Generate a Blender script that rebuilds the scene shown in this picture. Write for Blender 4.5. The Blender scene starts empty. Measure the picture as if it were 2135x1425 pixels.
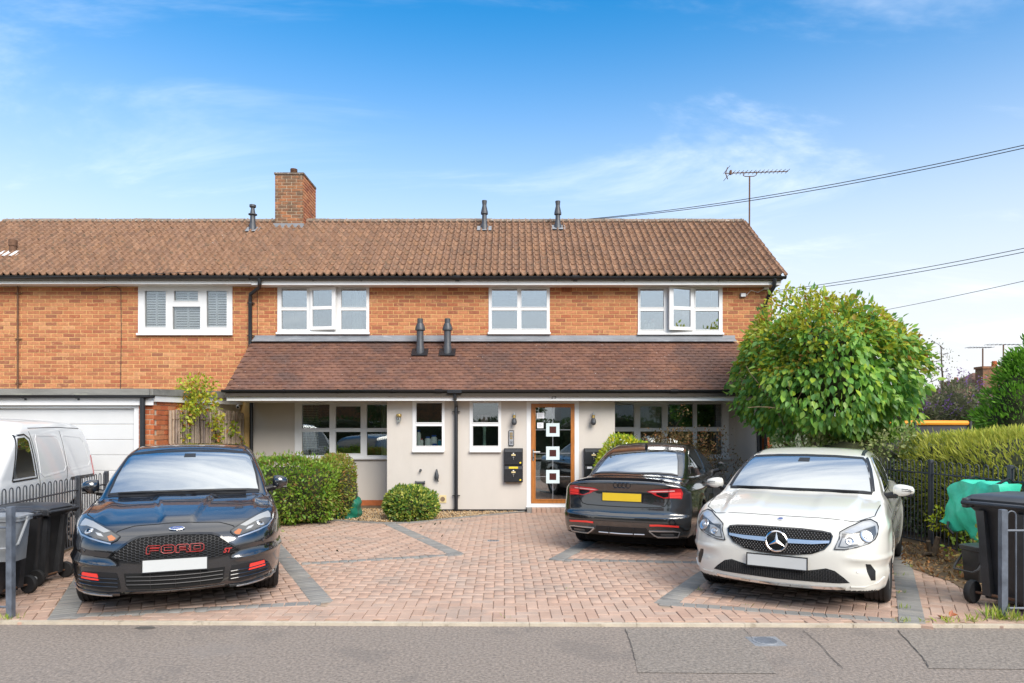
import bpy, bmesh, math, random
import numpy as np
from mathutils import Vector, Matrix
from mathutils.bvhtree import BVHTree
R = math.radians
rng = np.random.default_rng(7); random.seed(7)
scn = bpy.context.scene; COL = scn.collection

# ------------------------------------------------------------------ camera
cam = bpy.data.cameras.new('camera'); cam.lens = 24.0; cam.sensor_width = 36.0
cam.shift_y = 0.0831; cam.clip_start = 0.1; cam.clip_end = 3000
camo = bpy.data.objects.new('camera', cam); COL.objects.link(camo)
CAMZ = 1.68
camo.location = (0, 0, CAMZ); camo.rotation_euler = (R(90), 0, 0)
scn.camera = camo
FPX, CX, YH = 1423.33, 1067.5, 890.0
def PX(x, D): return (x - CX) * D / FPX            # photo column at a given depth -> metres
def PZ(y, D): return CAMZ + (YH - y) * D / FPX
def GP(x, y, z=0.0):                                # photo point on the ground -> metres
    D = (CAMZ - z) * FPX / (y - YH); return (PX(x, D), D)

# ------------------------------------------------------------------ sky and sun
SUN_EL, SUN_AZ = 38.0, 152.0                        # azimuth clockwise from +Y (into the picture)
w = bpy.data.worlds.new('World'); scn.world = w; w.use_nodes = True
nt = w.node_tree; nt.nodes.clear()
def N(tree, kind, **kw):
    n = tree.nodes.new(kind)
    for k, v in kw.items():
        if k == 'inp':
            for i, val in v.items(): n.inputs[i].default_value = val
        else: setattr(n, k, v)
    return n
out = N(nt, 'ShaderNodeOutputWorld'); bg = N(nt, 'ShaderNodeBackground'); bg.inputs[1].default_value = 0.10
sky = N(nt, 'ShaderNodeTexSky', sky_type='NISHITA', sun_disc=False, sun_elevation=R(SUN_EL), sun_rotation=R(SUN_AZ), air_density=1.0, dust_density=0.6, ozone_density=2.2)
sat = N(nt, 'ShaderNodeHueSaturation', inp={0: 0.493, 1: 1.46, 2: 0.72})
nt.links.new(sky.outputs[0], sat.inputs['Color'])
tc = N(nt, 'ShaderNodeTexCoord'); sep = N(nt, 'ShaderNodeSeparateXYZ'); nt.links.new(tc.outputs['Generated'], sep.inputs[0])
hz = N(nt, 'ShaderNodeMapRange', interpolation_type='SMOOTHERSTEP', inp={1: -0.02, 2: 0.62, 3: 1.0, 4: 0.0}); nt.links.new(sep.outputs[2], hz.inputs[0])
# thin cloud: noise on a flattened dome
zz = N(nt, 'ShaderNodeMath', operation='ADD', inp={1: 0.22}); nt.links.new(sep.outputs[2], zz.inputs[0])
zm = N(nt, 'ShaderNodeMath', operation='MAXIMUM', inp={1: 0.05}); nt.links.new(zz.outputs[0], zm.inputs[0])
cmb = N(nt, 'ShaderNodeCombineXYZ'); nt.links.new(zm.outputs[0], cmb.inputs[0]); nt.links.new(zm.outputs[0], cmb.inputs[1]); nt.links.new(zm.outputs[0], cmb.inputs[2])
dv = N(nt, 'ShaderNodeVectorMath', operation='DIVIDE'); nt.links.new(tc.outputs['Generated'], dv.inputs[0]); nt.links.new(cmb.outputs[0], dv.inputs[1])
rotm = N(nt, 'ShaderNodeMapping', inp={1: (3.1, 1.4, 0.0), 2: (0, 0, R(28)), 3: (0.8, 1.9, 1.0)}); nt.links.new(dv.outputs[0], rotm.inputs[0])
ns = N(nt, 'ShaderNodeTexNoise', inp={2: 1.15, 3: 7.0, 4: 0.62, 8: 0.5}); nt.links.new(rotm.outputs[0], ns.inputs['Vector'])
cov = N(nt, 'ShaderNodeMapRange', interpolation_type='SMOOTHSTEP', inp={1: 0.55, 2: 0.88, 3: -0.175, 4: 0.19}); nt.links.new(sep.outputs[2], cov.inputs[0])   # thin near the horizon, cloudier overhead
nsc = N(nt, 'ShaderNodeMath', operation='ADD'); nt.links.new(ns.outputs[0], nsc.inputs[0]); nt.links.new(cov.outputs[0], nsc.inputs[1])
cl = N(nt, 'ShaderNodeMapRange', interpolation_type='SMOOTHSTEP', inp={1: 0.34, 2: 0.82, 3: 0.0, 4: 0.92}); nt.links.new(nsc.outputs[0], cl.inputs[0])
m1 = N(nt, 'ShaderNodeMixRGB', inp={2: (2.75, 2.78, 2.85, 1)}); nt.links.new(hz.outputs[0], m1.inputs[0]); nt.links.new(sat.outputs[0], m1.inputs[1])
m2 = N(nt, 'ShaderNodeMixRGB', inp={2: (4.9, 4.85, 4.75, 1)}); nt.links.new(cl.outputs[0], m2.inputs[0]); nt.links.new(m1.outputs[0], m2.inputs[1])
nt.links.new(m2.outputs[0], bg.inputs[0]); nt.links.new(bg.outputs[0], out.inputs[0])
sl = bpy.data.lights.new('sun', 'SUN'); sl.energy = 1.3; sl.angle = R(38); sl.color = (1.0, 0.93, 0.82)
so = bpy.data.objects.new('sun', sl); COL.objects.link(so); so.location = (10, -10, 20)
sd = Vector((math.sin(R(SUN_AZ)) * math.cos(R(SUN_EL)), math.cos(R(SUN_AZ)) * math.cos(R(SUN_EL)), math.sin(R(SUN_EL))))
so.rotation_euler = (-sd).to_track_quat('-Z', 'Y').to_euler()
scn.view_settings.view_transform = 'Standard'; scn.view_settings.look = 'None'
scn.view_settings.exposure = 1.84; scn.view_settings.gamma = 1.0; scn.view_settings.use_curve_mapping = False
scn.cycles.max_bounces = 8; scn.cycles.transparent_max_bounces = 12; scn.cycles.caustics_reflective = False; scn.cycles.caustics_refractive = False

# ------------------------------------------------------------------ materials
def srgb(r, g, b):
    f = lambda c: (c / 255 / 12.92) if c / 255 <= 0.04045 else ((c / 255 + 0.055) / 1.055) ** 2.4
    return (f(r), f(g), f(b))
def c4(c): return (c[0], c[1], c[2], 1.0)
MATS = {}
def mat(name, col, rough=0.6, metal=0.0, cols=None, var=0.0, vscale=8.0, stretch=(1, 1, 1), bump=0.0, bscale=60.0, coat=0.0, spec=0.5, trans=0.0, spots=None, emit=None, alpha=None, ior=None):
    """Procedural principled material. cols: per-piece colours picked at random; var: cloudy lightness variation; spots: (colour, scale, threshold, amount) dirt or lichen."""
    m = bpy.data.materials.new(name); m.use_nodes = True; t = m.node_tree; L = t.links
    b = t.nodes['Principled BSDF']; MATS[name] = m
    b.inputs['Roughness'].default_value = rough; b.inputs['Metallic'].default_value = metal
    b.inputs['Specular IOR Level'].default_value = spec; b.inputs['Coat Weight'].default_value = coat; b.inputs['Coat Roughness'].default_value = 0.03
    if ior: b.inputs['IOR'].default_value = ior
    g = N(t, 'ShaderNodeNewGeometry')
    if cols:
        oi = N(t, 'ShaderNodeObjectInfo'); ad = N(t, 'ShaderNodeMath', operation='ADD'); fr = N(t, 'ShaderNodeMath', operation='FRACT')
        L.new(g.outputs['Random Per Island'], ad.inputs[0]); L.new(oi.outputs['Random'], ad.inputs[1]); L.new(ad.outputs[0], fr.inputs[0])
        rp = N(t, 'ShaderNodeValToRGB'); rp.color_ramp.interpolation = 'LINEAR'; el = rp.color_ramp.elements
        while len(el) < len(cols): el.new(0.5)
        for i, c in enumerate(cols): el[i].position = i / max(1, len(cols) - 1); el[i].color = c4(c)
        L.new(fr.outputs[0], rp.inputs[0]); cur = rp.outputs[0]
    else:
        rgb = N(t, 'ShaderNodeRGB'); rgb.outputs[0].default_value = c4(col); cur = rgb.outputs[0]
    mp = N(t, 'ShaderNodeMapping', inp={3: stretch}); L.new(g.outputs['Position'], mp.inputs[0])
    if var:
        n1 = N(t, 'ShaderNodeTexNoise', inp={2: vscale, 3: 6.0, 4: 0.6}); L.new(mp.outputs[0], n1.inputs['Vector'])
        mr = N(t, 'ShaderNodeMapRange', inp={1: 0.3, 2: 0.7, 3: 1 - var, 4: 1 + var}); L.new(n1.outputs[0], mr.inputs[0])
        mx = N(t, 'ShaderNodeVectorMath', operation='SCALE'); L.new(cur, mx.inputs[0]); L.new(mr.outputs[0], mx.inputs['Scale']); cur = mx.outputs[0]
    for sp in (spots or []):
        n2 = N(t, 'ShaderNodeTexNoise', inp={2: sp[1], 3: 5.0, 4: 0.65}); L.new(mp.outputs[0], n2.inputs['Vector'])
        m2 = N(t, 'ShaderNodeMapRange', inp={1: sp[2], 2: sp[2] + 0.07, 3: 0.0, 4: sp[3]}); L.new(n2.outputs[0], m2.inputs[0])
        mm = N(t, 'ShaderNodeMixRGB', inp={2: c4(sp[0])}); L.new(m2.outputs[0], mm.inputs[0]); L.new(cur, mm.inputs[1]); cur = mm.outputs[0]
    L.new(cur, b.inputs['Base Color'])
    if bump:
        n3 = N(t, 'ShaderNodeTexNoise', inp={2: bscale, 3: 4.0, 4: 0.6}); L.new(mp.outputs[0], n3.inputs['Vector'])
        bp = N(t, 'ShaderNodeBump', inp={0: bump, 1: 0.01}); L.new(n3.outputs[0], bp.inputs['Height']); L.new(bp.outputs[0], b.inputs['Normal'])
    if trans:                                        # leaf: part of the light passes through
        tr = N(t, 'ShaderNodeBsdfTranslucent'); L.new(cur, tr.inputs[0]); ms = N(t, 'ShaderNodeMixShader', inp={0: trans})
        L.new(b.outputs[0], ms.inputs[1]); L.new(tr.outputs[0], ms.inputs[2]); L.new(ms.outputs[0], t.nodes['Material Output'].inputs[0])
    if emit: b.inputs['Emission Color'].default_value = c4(emit); b.inputs['Emission Strength'].default_value = 1.0
    return m
def glass_mat(name, tint=(0.75, 0.8, 0.8), refl=0.3, bump=0.0):
    m = bpy.data.materials.new(name); m.use_nodes = True; t = m.node_tree; t.nodes.clear(); L = t.links; MATS[name] = m
    o = N(t, 'ShaderNodeOutputMaterial'); gl = N(t, 'ShaderNodeBsdfGlossy', inp={0: (0.93, 0.96, 0.98, 1), 1: 0.012}); tp = N(t, 'ShaderNodeBsdfTransparent', inp={0: c4(tint)})
    lw = N(t, 'ShaderNodeFresnel', inp={0: 1.55}); mr = N(t, 'ShaderNodeMapRange', inp={1: 0.04, 2: 1.0, 3: refl, 4: 1.0}); L.new(lw.outputs[0], mr.inputs[0])
    if bump:
        g = N(t, 'ShaderNodeNewGeometry'); n3 = N(t, 'ShaderNodeTexNoise', inp={2: 1.3, 3: 1.0}); L.new(g.outputs['Position'], n3.inputs['Vector'])
        bp = N(t, 'ShaderNodeBump', inp={0: bump, 1: 0.02}); L.new(n3.outputs[0], bp.inputs['Height']); L.new(bp.outputs[0], gl.inputs['Normal'])
    ms = N(t, 'ShaderNodeMixShader'); L.new(mr.outputs[0], ms.inputs[0]); L.new(tp.outputs[0], ms.inputs[1]); L.new(gl.outputs[0], ms.inputs[2]); L.new(ms.outputs[0], o.inputs[0])
    return m

# ------------------------------------------------------------------ mesh and object helpers
def T(o, label=None, cat=None, group=None, kind=None):
    if label: o['label'] = label
    if cat: o['category'] = cat
    if group: o['group'] = group
    if kind: o['kind'] = kind
    return o
def thing(name, label, cat, loc=(0, 0, 0), rz=0.0, group=None):
    o = bpy.data.objects.new(name, None); COL.objects.link(o); o.empty_display_size = 0.2
    o.location = loc; o.rotation_euler = (0, 0, rz); o['world_built'] = 0
    del o['world_built']
    return T(o, label, cat, group)
def link(name, me, parent=None, local=False, loc=None, rot=None):
    o = bpy.data.objects.new(name, me); COL.objects.link(o)
    if parent is not None:
        o.parent = parent
        if not local and parent.type == 'EMPTY':     # geometry given in world coordinates
            o.matrix_parent_inverse = (Matrix.Translation(parent.location) @ parent.rotation_euler.to_matrix().to_4x4()).inverted()
    if loc is not None: o.location = loc
    if rot is not None: o.rotation_euler = rot
    return o
def setmat(me, m):
    if m is not None: me.materials.append(MATS[m] if isinstance(m, str) else m)
class MB:
    def __init__(s): s.v = []; s.f = []
    def add(s, V, F):
        n = len(s.v); s.v += [tuple(map(float, p)) for p in V]; s.f += [tuple(i + n for i in f) for f in F]; return s
    def box(s, x0, x1, y0, y1, z0, z1):
        return s.add([(x0, y0, z0), (x1, y0, z0), (x1, y1, z0), (x0, y1, z0), (x0, y0, z1), (x1, y0, z1), (x1, y1, z1), (x0, y1, z1)],
                     [(0, 3, 2, 1), (4, 5, 6, 7), (0, 1, 5, 4), (1, 2, 6, 5), (2, 3, 7, 6), (3, 0, 4, 7)])
    def bbox(s, x0, x1, y0, y1, z0, z1, b=0.006):       # box with chamfered edges
        bm = bmesh.new(); bmesh.ops.create_cube(bm, size=1)
        for v in bm.verts: v.co = Vector(((x0 + x1) / 2 + v.co.x * (x1 - x0), (y0 + y1) / 2 + v.co.y * (y1 - y0), (z0 + z1) / 2 + v.co.z * (z1 - z0)))
        b = min(b, 0.45 * min(x1 - x0, y1 - y0, z1 - z0))
        bmesh.ops.bevel(bm, geom=bm.edges[:] + bm.verts[:], offset=b, segments=1, affect='EDGES')
        bm.verts.index_update(); s.add([v.co for v in bm.verts], [[v.index for v in f.verts] for f in bm.faces]); bm.free(); return s
    def tube(s, pts, r, n=8, cap=True):
        P = [Vector(p) for p in pts]; rs = r if hasattr(r, '__len__') else [r] * len(P); V = []; F = []
        up = None
        for i, p in enumerate(P):
            d = (P[min(i + 1, len(P) - 1)] - P[max(i - 1, 0)])
            d = d.normalized() if d.length > 1e-9 else Vector((0, 0, 1))
            if up is None: up = Vector((0, 0, 1)) if abs(d.z) < 0.9 else Vector((1, 0, 0))
            a = d.cross(up); a = a.normalized() if a.length > 1e-6 else d.orthogonal().normalized(); bb = a.cross(d); up = bb
            for k in range(n):
                t = 2 * math.pi * k / n; V.append(p + a * math.cos(t) * rs[i] + bb * math.sin(t) * rs[i])
        for i in range(len(P) - 1):
            for k in range(n): F.append((i * n + k, i * n + (k + 1) % n, (i + 1) * n + (k + 1) % n, (i + 1) * n + k))
        if cap: F.append(tuple(range(n - 1, -1, -1))); F.append(tuple((len(P) - 1) * n + k for k in range(n)))
        return s.add(V, F)
    def lathe(s, prof, n=20, M=None, cap=True):           # prof: (radius, height) about local z
        V = []; F = []
        for r, z in prof:
            for k in range(n): t = 2 * math.pi * k / n; V.append(Vector((r * math.cos(t), r * math.sin(t), z)))
        for i in range(len(prof) - 1):
            for k in range(n): F.append((i * n + k, i * n + (k + 1) % n, (i + 1) * n + (k + 1) % n, (i + 1) * n + k))
        if cap: F.append(tuple(range(n - 1, -1, -1))); F.append(tuple((len(prof) - 1) * n + k for k in range(n)))
        if M is not None: V = [M @ v for v in V]
        return s.add(V, F)
    def prism(s, poly, f0, f1):                           # poly: 2-D points; f0, f1 map (a, b) to the two end faces
        n = len(poly); V = [f0(*p) for p in poly] + [f1(*p) for p in poly]
        F = [tuple(range(n - 1, -1, -1)), tuple(range(n, 2 * n))] + [(i, (i + 1) % n, n + (i + 1) % n, n + i) for i in range(n)]
        return s.add(V, F)
    def mesh(s, name, m=None, smooth=False, fixn=True):
        me = bpy.data.meshes.new(name); me.from_pydata(s.v, [], s.f); setmat(me, m)
        if fixn:
            bm = bmesh.new(); bm.from_mesh(me); bmesh.ops.recalc_face_normals(bm, faces=bm.faces[:]); bm.to_mesh(me); bm.free()
        if smooth:
            me.polygons.foreach_set('use_smooth', [True] * len(me.polygons)); me.set_sharp_from_angle(angle=R(40))
        return me
    def build(s, name, m, parent=None, smooth=False, local=False, fixn=True, **kw):
        return T(link(name, s.mesh(name, m, smooth, fixn), parent, local), **kw)
def np_mesh(name, V, F, m=None, smooth=False):
    V = np.asarray(V, np.float32); F = np.asarray(F, np.int32); me = bpy.data.meshes.new(name)
    me.vertices.add(len(V)); me.vertices.foreach_set('co', V.ravel()); k = F.shape[1]
    me.loops.add(F.size); me.loops.foreach_set('vertex_index', F.ravel()); me.polygons.add(len(F))
    me.polygons.foreach_set('loop_start', np.arange(0, F.size, k, dtype=np.int32)); me.update(calc_edges=True)
    if smooth: me.polygons.foreach_set('use_smooth', np.ones(len(F), bool))
    setmat(me, m); return me
def copy_tree(o, parent=None):
    c = o.copy(); COL.objects.link(c); c.parent = parent
    for ch in o.children: copy_tree(ch, c)
    return c
# ------------------------------------------------------------------ material library
mat('asphalt', (0.232, 0.192, 0.16), 0.92, var=0.42, vscale=42.0, bump=1.0, bscale=45, spots=[((0.45, 0.40, 0.34), 38, 0.64, 0.8), ((0.06, 0.052, 0.045), 45, 0.62, 0.8), ((0.125, 0.11, 0.10), 1.1, 0.54, 0.3), ((0.24, 0.21, 0.185), 0.7, 0.58, 0.3)])
mat('asphalt_patch', (0.220, 0.188, 0.158), 0.92, var=0.42, vscale=42.0, bump=1.0, bscale=45, spots=[((0.40, 0.37, 0.33), 38, 0.65, 0.7), ((0.055, 0.05, 0.046), 45, 0.62, 0.7)])
mat('road', (0.10, 0.096, 0.09), 0.9, var=0.15, vscale=2.0, bump=0.5, bscale=90)
mat('crack', (0.09, 0.08, 0.07), 0.95)
mat('ground', (0.10, 0.105, 0.045), 0.95, var=0.3, vscale=1.5, bump=0.6, bscale=20)
mat('soil', (0.14, 0.095, 0.055), 0.95, var=0.35, vscale=5, bump=0.9, bscale=25)
mat('joint_sand', (0.37, 0.265, 0.19), 0.95, var=0.25, vscale=3, spots=[((0.07, 0.055, 0.04), 7, 0.55, 0.6)])
PAVE = [(0.443, 0.299, 0.226), (0.420, 0.274, 0.203), (0.456, 0.313, 0.237), (0.406, 0.299, 0.237), (0.433, 0.288, 0.214), (0.438, 0.308, 0.237), (0.402, 0.260, 0.194)]
mat('paver', (0.42, 0.28, 0.2), 0.88, cols=PAVE, var=0.12, vscale=4, bump=0.3, bscale=120, spots=[((0.27, 0.22, 0.185), 1.1, 0.56, 0.45), ((0.52, 0.42, 0.34), 45, 0.62, 0.4)])
mat('paver_grey', (0.2, 0.2, 0.19), 0.88, cols=[(0.215, 0.205, 0.19), (0.25, 0.24, 0.22), (0.185, 0.18, 0.172), (0.28, 0.262, 0.235)], var=0.12, vscale=5, bump=0.3, bscale=120)
mat('concrete', (0.50, 0.43, 0.33), 0.9, var=0.15, vscale=7, bump=0.4, bscale=70, spots=[((0.25, 0.2, 0.14), 6, 0.58, 0.6)])
mat('gravel', (0.45, 0.3, 0.15), 0.9, cols=[(0.52, 0.38, 0.22), (0.42, 0.25, 0.11), (0.58, 0.48, 0.33), (0.33, 0.2, 0.1), (0.5, 0.33, 0.15)])
BR = [(0.440, 0.156, 0.070), (0.500, 0.208, 0.094), (0.382, 0.118, 0.054), (0.531, 0.250, 0.119), (0.450, 0.165, 0.073), (0.316, 0.107, 0.056), (0.480, 0.189, 0.081), (0.290, 0.110, 0.060), (0.461, 0.179, 0.079), (0.530, 0.227, 0.103)]
mat('brick', BR[0], 0.9, cols=BR, var=0.18, vscale=18, bump=0.4, bscale=90, spots=[((0.58, 0.33, 0.16), 9, 0.60, 0.5), ((0.22, 0.1, 0.05), 13, 0.63, 0.5)])
mat('brick_old_shaded', BR[0], 0.92, cols=[(0.30, 0.135, 0.06), (0.24, 0.115, 0.06), (0.36, 0.15, 0.065), (0.20, 0.10, 0.055)], var=0.25, vscale=9, bump=0.5, bscale=70, spots=[((0.10, 0.075, 0.05), 4, 0.5, 0.6)])  # old dark brick; also carries the painted shade of the chimney front
mat('brick_red', BR[0], 0.9, cols=[(0.42, 0.10, 0.035), (0.48, 0.15, 0.05), (0.37, 0.085, 0.03), (0.50, 0.20, 0.085)], var=0.15, vscale=15, bump=0.3, bscale=90)
mat('mortar', (0.66, 0.44, 0.18), 0.95, var=0.15, vscale=8, bump=0.4, bscale=80)
mat('mortar_pale', (0.52, 0.44, 0.32), 0.95, var=0.12, vscale=8, bump=0.4, bscale=80)
mat('render', (0.57, 0.522, 0.465), 0.85, var=0.035, vscale=2.0, bump=0.12, bscale=140, stretch=(1, 1, 0.5), spots=[((0.53, 0.485, 0.43), 1.3, 0.58, 0.4), ((0.47, 0.43, 0.38), 3.5, 0.66, 0.35)])
mat('upvc', (0.76, 0.755, 0.74), 0.28, var=0.02, vscale=3)
mat('garage_white', (0.62, 0.62, 0.61), 0.4, var=0.03, vscale=2)
mat('white_board', (0.86, 0.845, 0.82), 0.4, var=0.04, vscale=4, stretch=(0.3, 1, 1))
mat('soffit', (0.72, 0.68, 0.62), 0.7)
mat('black_plastic', (0.018, 0.019, 0.022), 0.32, var=0.15, vscale=20)
mat('grey_plastic', (0.055, 0.058, 0.064), 0.45, var=0.2, vscale=14)
mat('lead', (0.22, 0.23, 0.245), 0.55, var=0.25, vscale=4, stretch=(0.5, 1, 2), bump=0.2, bscale=14, spots=[((0.42, 0.43, 0.44), 5, 0.6, 0.6)])
mat('felt', (0.20, 0.195, 0.175), 0.85, var=0.25, vscale=4, stretch=(0.4, 1, 2), bump=0.3, bscale=30, spots=[((0.30, 0.30, 0.24), 5, 0.56, 0.6)])
mat('pantile', (0.3, 0.17, 0.1), 0.9, cols=[(0.248, 0.138, 0.081), (0.212, 0.113, 0.065), (0.277, 0.155, 0.091), (0.226, 0.127, 0.079), (0.193, 0.107, 0.065), (0.256, 0.138, 0.075)], var=0.25, vscale=14, bump=0.6, bscale=60,
    spots=[((0.11, 0.085, 0.055), 10, 0.56, 0.7), ((0.55, 0.5, 0.43), 8, 0.68, 0.9), ((0.42, 0.23, 0.07), 22, 0.66, 0.55)])
mat('roof_under', (0.055, 0.045, 0.035), 0.95)
mat('ridge', (0.27, 0.21, 0.16), 0.95, cols=[(0.203, 0.150, 0.112), (0.240, 0.180, 0.135), (0.165, 0.128, 0.098)], var=0.35, vscale=16, bump=0.9, bscale=40, spots=[((0.55, 0.5, 0.43), 20, 0.58, 0.8), ((0.09, 0.075, 0.05), 14, 0.55, 0.7)])
mat('plain_tile', (0.24, 0.12, 0.08), 0.9, cols=[(0.153, 0.073, 0.047), (0.129, 0.058, 0.038), (0.175, 0.085, 0.054), (0.141, 0.070, 0.050), (0.121, 0.061, 0.044), (0.165, 0.076, 0.044)], var=0.18, vscale=7, bump=0.5, bscale=70,
    spots=[((0.22, 0.105, 0.07), 0.9, 0.55, 0.5), ((0.095, 0.058, 0.048), 0.8, 0.54, 0.6), ((0.07, 0.06, 0.03), 26, 0.66, 0.8), ((0.60, 0.54, 0.50), 22, 0.66, 0.9)])
mat('oak_door', (0.40, 0.145, 0.03), 0.38, var=0.25, vscale=7, stretch=(6, 6, 0.8))
mat('steel', (0.55, 0.55, 0.55), 0.28, metal=1.0)
mat('galv', (0.36, 0.37, 0.385), 0.5, metal=0.6, var=0.2, vscale=12)
mat('brass', (0.55, 0.38, 0.13), 0.35, metal=0.9)
mat('rail_paint', (0.045, 0.05, 0.06), 0.45, var=0.2, vscale=15)
mat('rail_grey', (0.10, 0.115, 0.14), 0.5, var=0.35, vscale=10)
mat('yellow_plastic', (0.75, 0.56, 0.03), 0.5)
mat('cream_plastic', (0.66, 0.53, 0.27), 0.55)
mat('white_paper', (0.8, 0.8, 0.82), 0.8)
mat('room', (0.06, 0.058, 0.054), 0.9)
mat('room_light', (0.30, 0.30, 0.30), 0.9)
mat('shutter', (0.88, 0.88, 0.87), 0.5)
mat('curtain_cream', (0.5, 0.5, 0.36), 0.9, var=0.12, vscale=9, stretch=(6, 1, 0.3))
mat('curtain_white', (0.74, 0.75, 0.76), 0.9, var=0.1, vscale=9, stretch=(6, 1, 0.3))
mat('blind_dark', (0.09, 0.09, 0.085), 0.7)
mat('blue_plastic', (0.02, 0.09, 0.42), 0.4); mat('aqua_plastic', (0.05, 0.36, 0.5), 0.4)
mat('pink_shade', (0.6, 0.33, 0.36), 0.6); mat('mint', (0.42, 0.58, 0.48), 0.5); mat('toy_red', (0.6, 0.05, 0.06), 0.5)
glass_mat('pane', refl=0.38, bump=0.05); glass_mat('pane_clear', tint=(0.93, 0.95, 0.95), refl=0.13, bump=0.05); glass_mat('pane_low', tint=(0.85, 0.9, 0.88), refl=0.13, bump=0.05); glass_mat('door_glass', tint=(0.55, 0.6, 0.58), refl=0.28)
mat('door_square', (0.62, 0.72, 0.72), 0.3); mat('door_core', (0.07, 0.022, 0.018), 0.25)
# foliage
def leafm(name, cols, rough=0.5, trans=0.42, var=0.2): mat(name, cols[0], rough, cols=cols, trans=trans, var=var, vscale=3.0, spec=0.4)
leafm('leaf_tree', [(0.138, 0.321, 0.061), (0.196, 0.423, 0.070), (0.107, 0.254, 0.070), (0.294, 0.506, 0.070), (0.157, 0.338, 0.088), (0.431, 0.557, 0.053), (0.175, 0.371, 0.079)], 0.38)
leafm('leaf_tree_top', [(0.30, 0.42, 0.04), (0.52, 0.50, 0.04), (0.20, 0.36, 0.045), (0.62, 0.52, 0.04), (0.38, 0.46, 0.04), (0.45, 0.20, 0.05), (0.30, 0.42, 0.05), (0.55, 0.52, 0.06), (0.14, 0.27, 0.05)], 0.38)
leafm('leaf_hedge', [(0.135, 0.284, 0.034), (0.270, 0.446, 0.041), (0.088, 0.203, 0.034), (0.365, 0.486, 0.068), (0.176, 0.338, 0.041), (0.297, 0.176, 0.068), (0.216, 0.378, 0.041)], 0.32)
leafm('leaf_privet', [(0.176, 0.284, 0.034), (0.297, 0.338, 0.041), (0.405, 0.203, 0.068), (0.149, 0.243, 0.034), (0.270, 0.378, 0.041), (0.365, 0.257, 0.095)], 0.4)
leafm('leaf_euonymus', [(0.068, 0.176, 0.034), (0.540, 0.567, 0.081), (0.061, 0.149, 0.034), (0.121, 0.257, 0.041), (0.095, 0.216, 0.041), (0.702, 0.675, 0.162), (0.081, 0.189, 0.041)], 0.35)
leafm('leaf_gold', [(0.608, 0.594, 0.027), (0.297, 0.486, 0.041), (0.750, 0.634, 0.027), (0.203, 0.392, 0.041), (0.513, 0.567, 0.041)], 0.4)
leafm('leaf_bronze', [(0.24, 0.14, 0.06), (0.34, 0.22, 0.09), (0.13, 0.12, 0.045), (0.38, 0.16, 0.07), (0.19, 0.17, 0.06), (0.10, 0.09, 0.05)], 0.5)
leafm('leaf_ivy', [(0.189, 0.297, 0.081), (0.540, 0.567, 0.270), (0.121, 0.216, 0.054), (0.311, 0.405, 0.108), (0.648, 0.634, 0.351), (0.149, 0.257, 0.061)], 0.42)
leafm('leaf_conifer_hedge', [(0.42, 0.45, 0.06), (0.52, 0.51, 0.08), (0.28, 0.34, 0.045), (0.46, 0.48, 0.07), (0.56, 0.53, 0.11)], 0.6)
leafm('leaf_cypress', [(0.121, 0.297, 0.027), (0.189, 0.392, 0.034), (0.081, 0.216, 0.027), (0.149, 0.338, 0.027)], 0.6)
leafm('leaf_climber', [(0.378, 0.459, 0.041), (0.567, 0.567, 0.054), (0.189, 0.324, 0.041), (0.486, 0.513, 0.041), (0.540, 0.162, 0.041)], 0.45)
leafm('leaf_buddleia', [(0.14, 0.16, 0.07), (0.20, 0.21, 0.10), (0.11, 0.13, 0.06), (0.24, 0.20, 0.13)], 0.6)
leafm('leaf_birch', [(0.15, 0.16, 0.05), (0.10, 0.11, 0.04), (0.22, 0.21, 0.07)], 0.6)
leafm('leaf_far', [(0.05, 0.09, 0.03), (0.08, 0.13, 0.03), (0.035, 0.065, 0.02), (0.10, 0.15, 0.04)], 0.6)
leafm('leaf_dry', [(0.42, 0.24, 0.10), (0.30, 0.15, 0.06), (0.50, 0.36, 0.18), (0.20, 0.11, 0.05), (0.46, 0.20, 0.07)], 0.8, 0.1)
leafm('leaf_weed', [(0.216, 0.365, 0.041), (0.338, 0.446, 0.068), (0.486, 0.486, 0.108)], 0.6)
leafm('flower_purple', [(0.26, 0.12, 0.42), (0.34, 0.18, 0.46), (0.20, 0.09, 0.34)], 0.7)
mat('bark', (0.20, 0.135, 0.085), 0.9, var=0.3, vscale=14, stretch=(1, 1, 0.3), bump=0.8, bscale=30)
mat('bark_dark', (0.07, 0.05, 0.035), 0.95, var=0.3, vscale=14, bump=0.8, bscale=30)
mat('cane', (0.38, 0.28, 0.2), 0.8, cols=[(0.40, 0.30, 0.21), (0.30, 0.22, 0.17), (0.46, 0.36, 0.26), (0.24, 0.18, 0.15)], var=0.2, vscale=10)
mat('bin_black', (0.030, 0.031, 0.034), 0.38, var=0.25, vscale=9, spots=[((0.06, 0.055, 0.05), 7, 0.6, 0.35)])
mat('bin_grey', (0.23, 0.24, 0.25), 0.5, var=0.15, vscale=8)
mat('green_bag', (0.04, 0.55, 0.36), 0.5, var=0.18, vscale=6, bump=0.25, bscale=18)
mat('green_bag_dark', (0.004, 0.14, 0.085), 0.5, var=0.25, vscale=8, bump=0.3, bscale=20)
mat('rubber', (0.014, 0.014, 0.015), 0.75, var=0.2, vscale=20)
mat('cable', (0.02, 0.02, 0.022), 0.6)
mat('orange_pad', (0.85, 0.32, 0.02), 0.6); mat('net', (0.05, 0.05, 0.055), 0.8)
mat('rust', (0.16, 0.085, 0.05), 0.8, metal=0.3, var=0.3, vscale=30)

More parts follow.
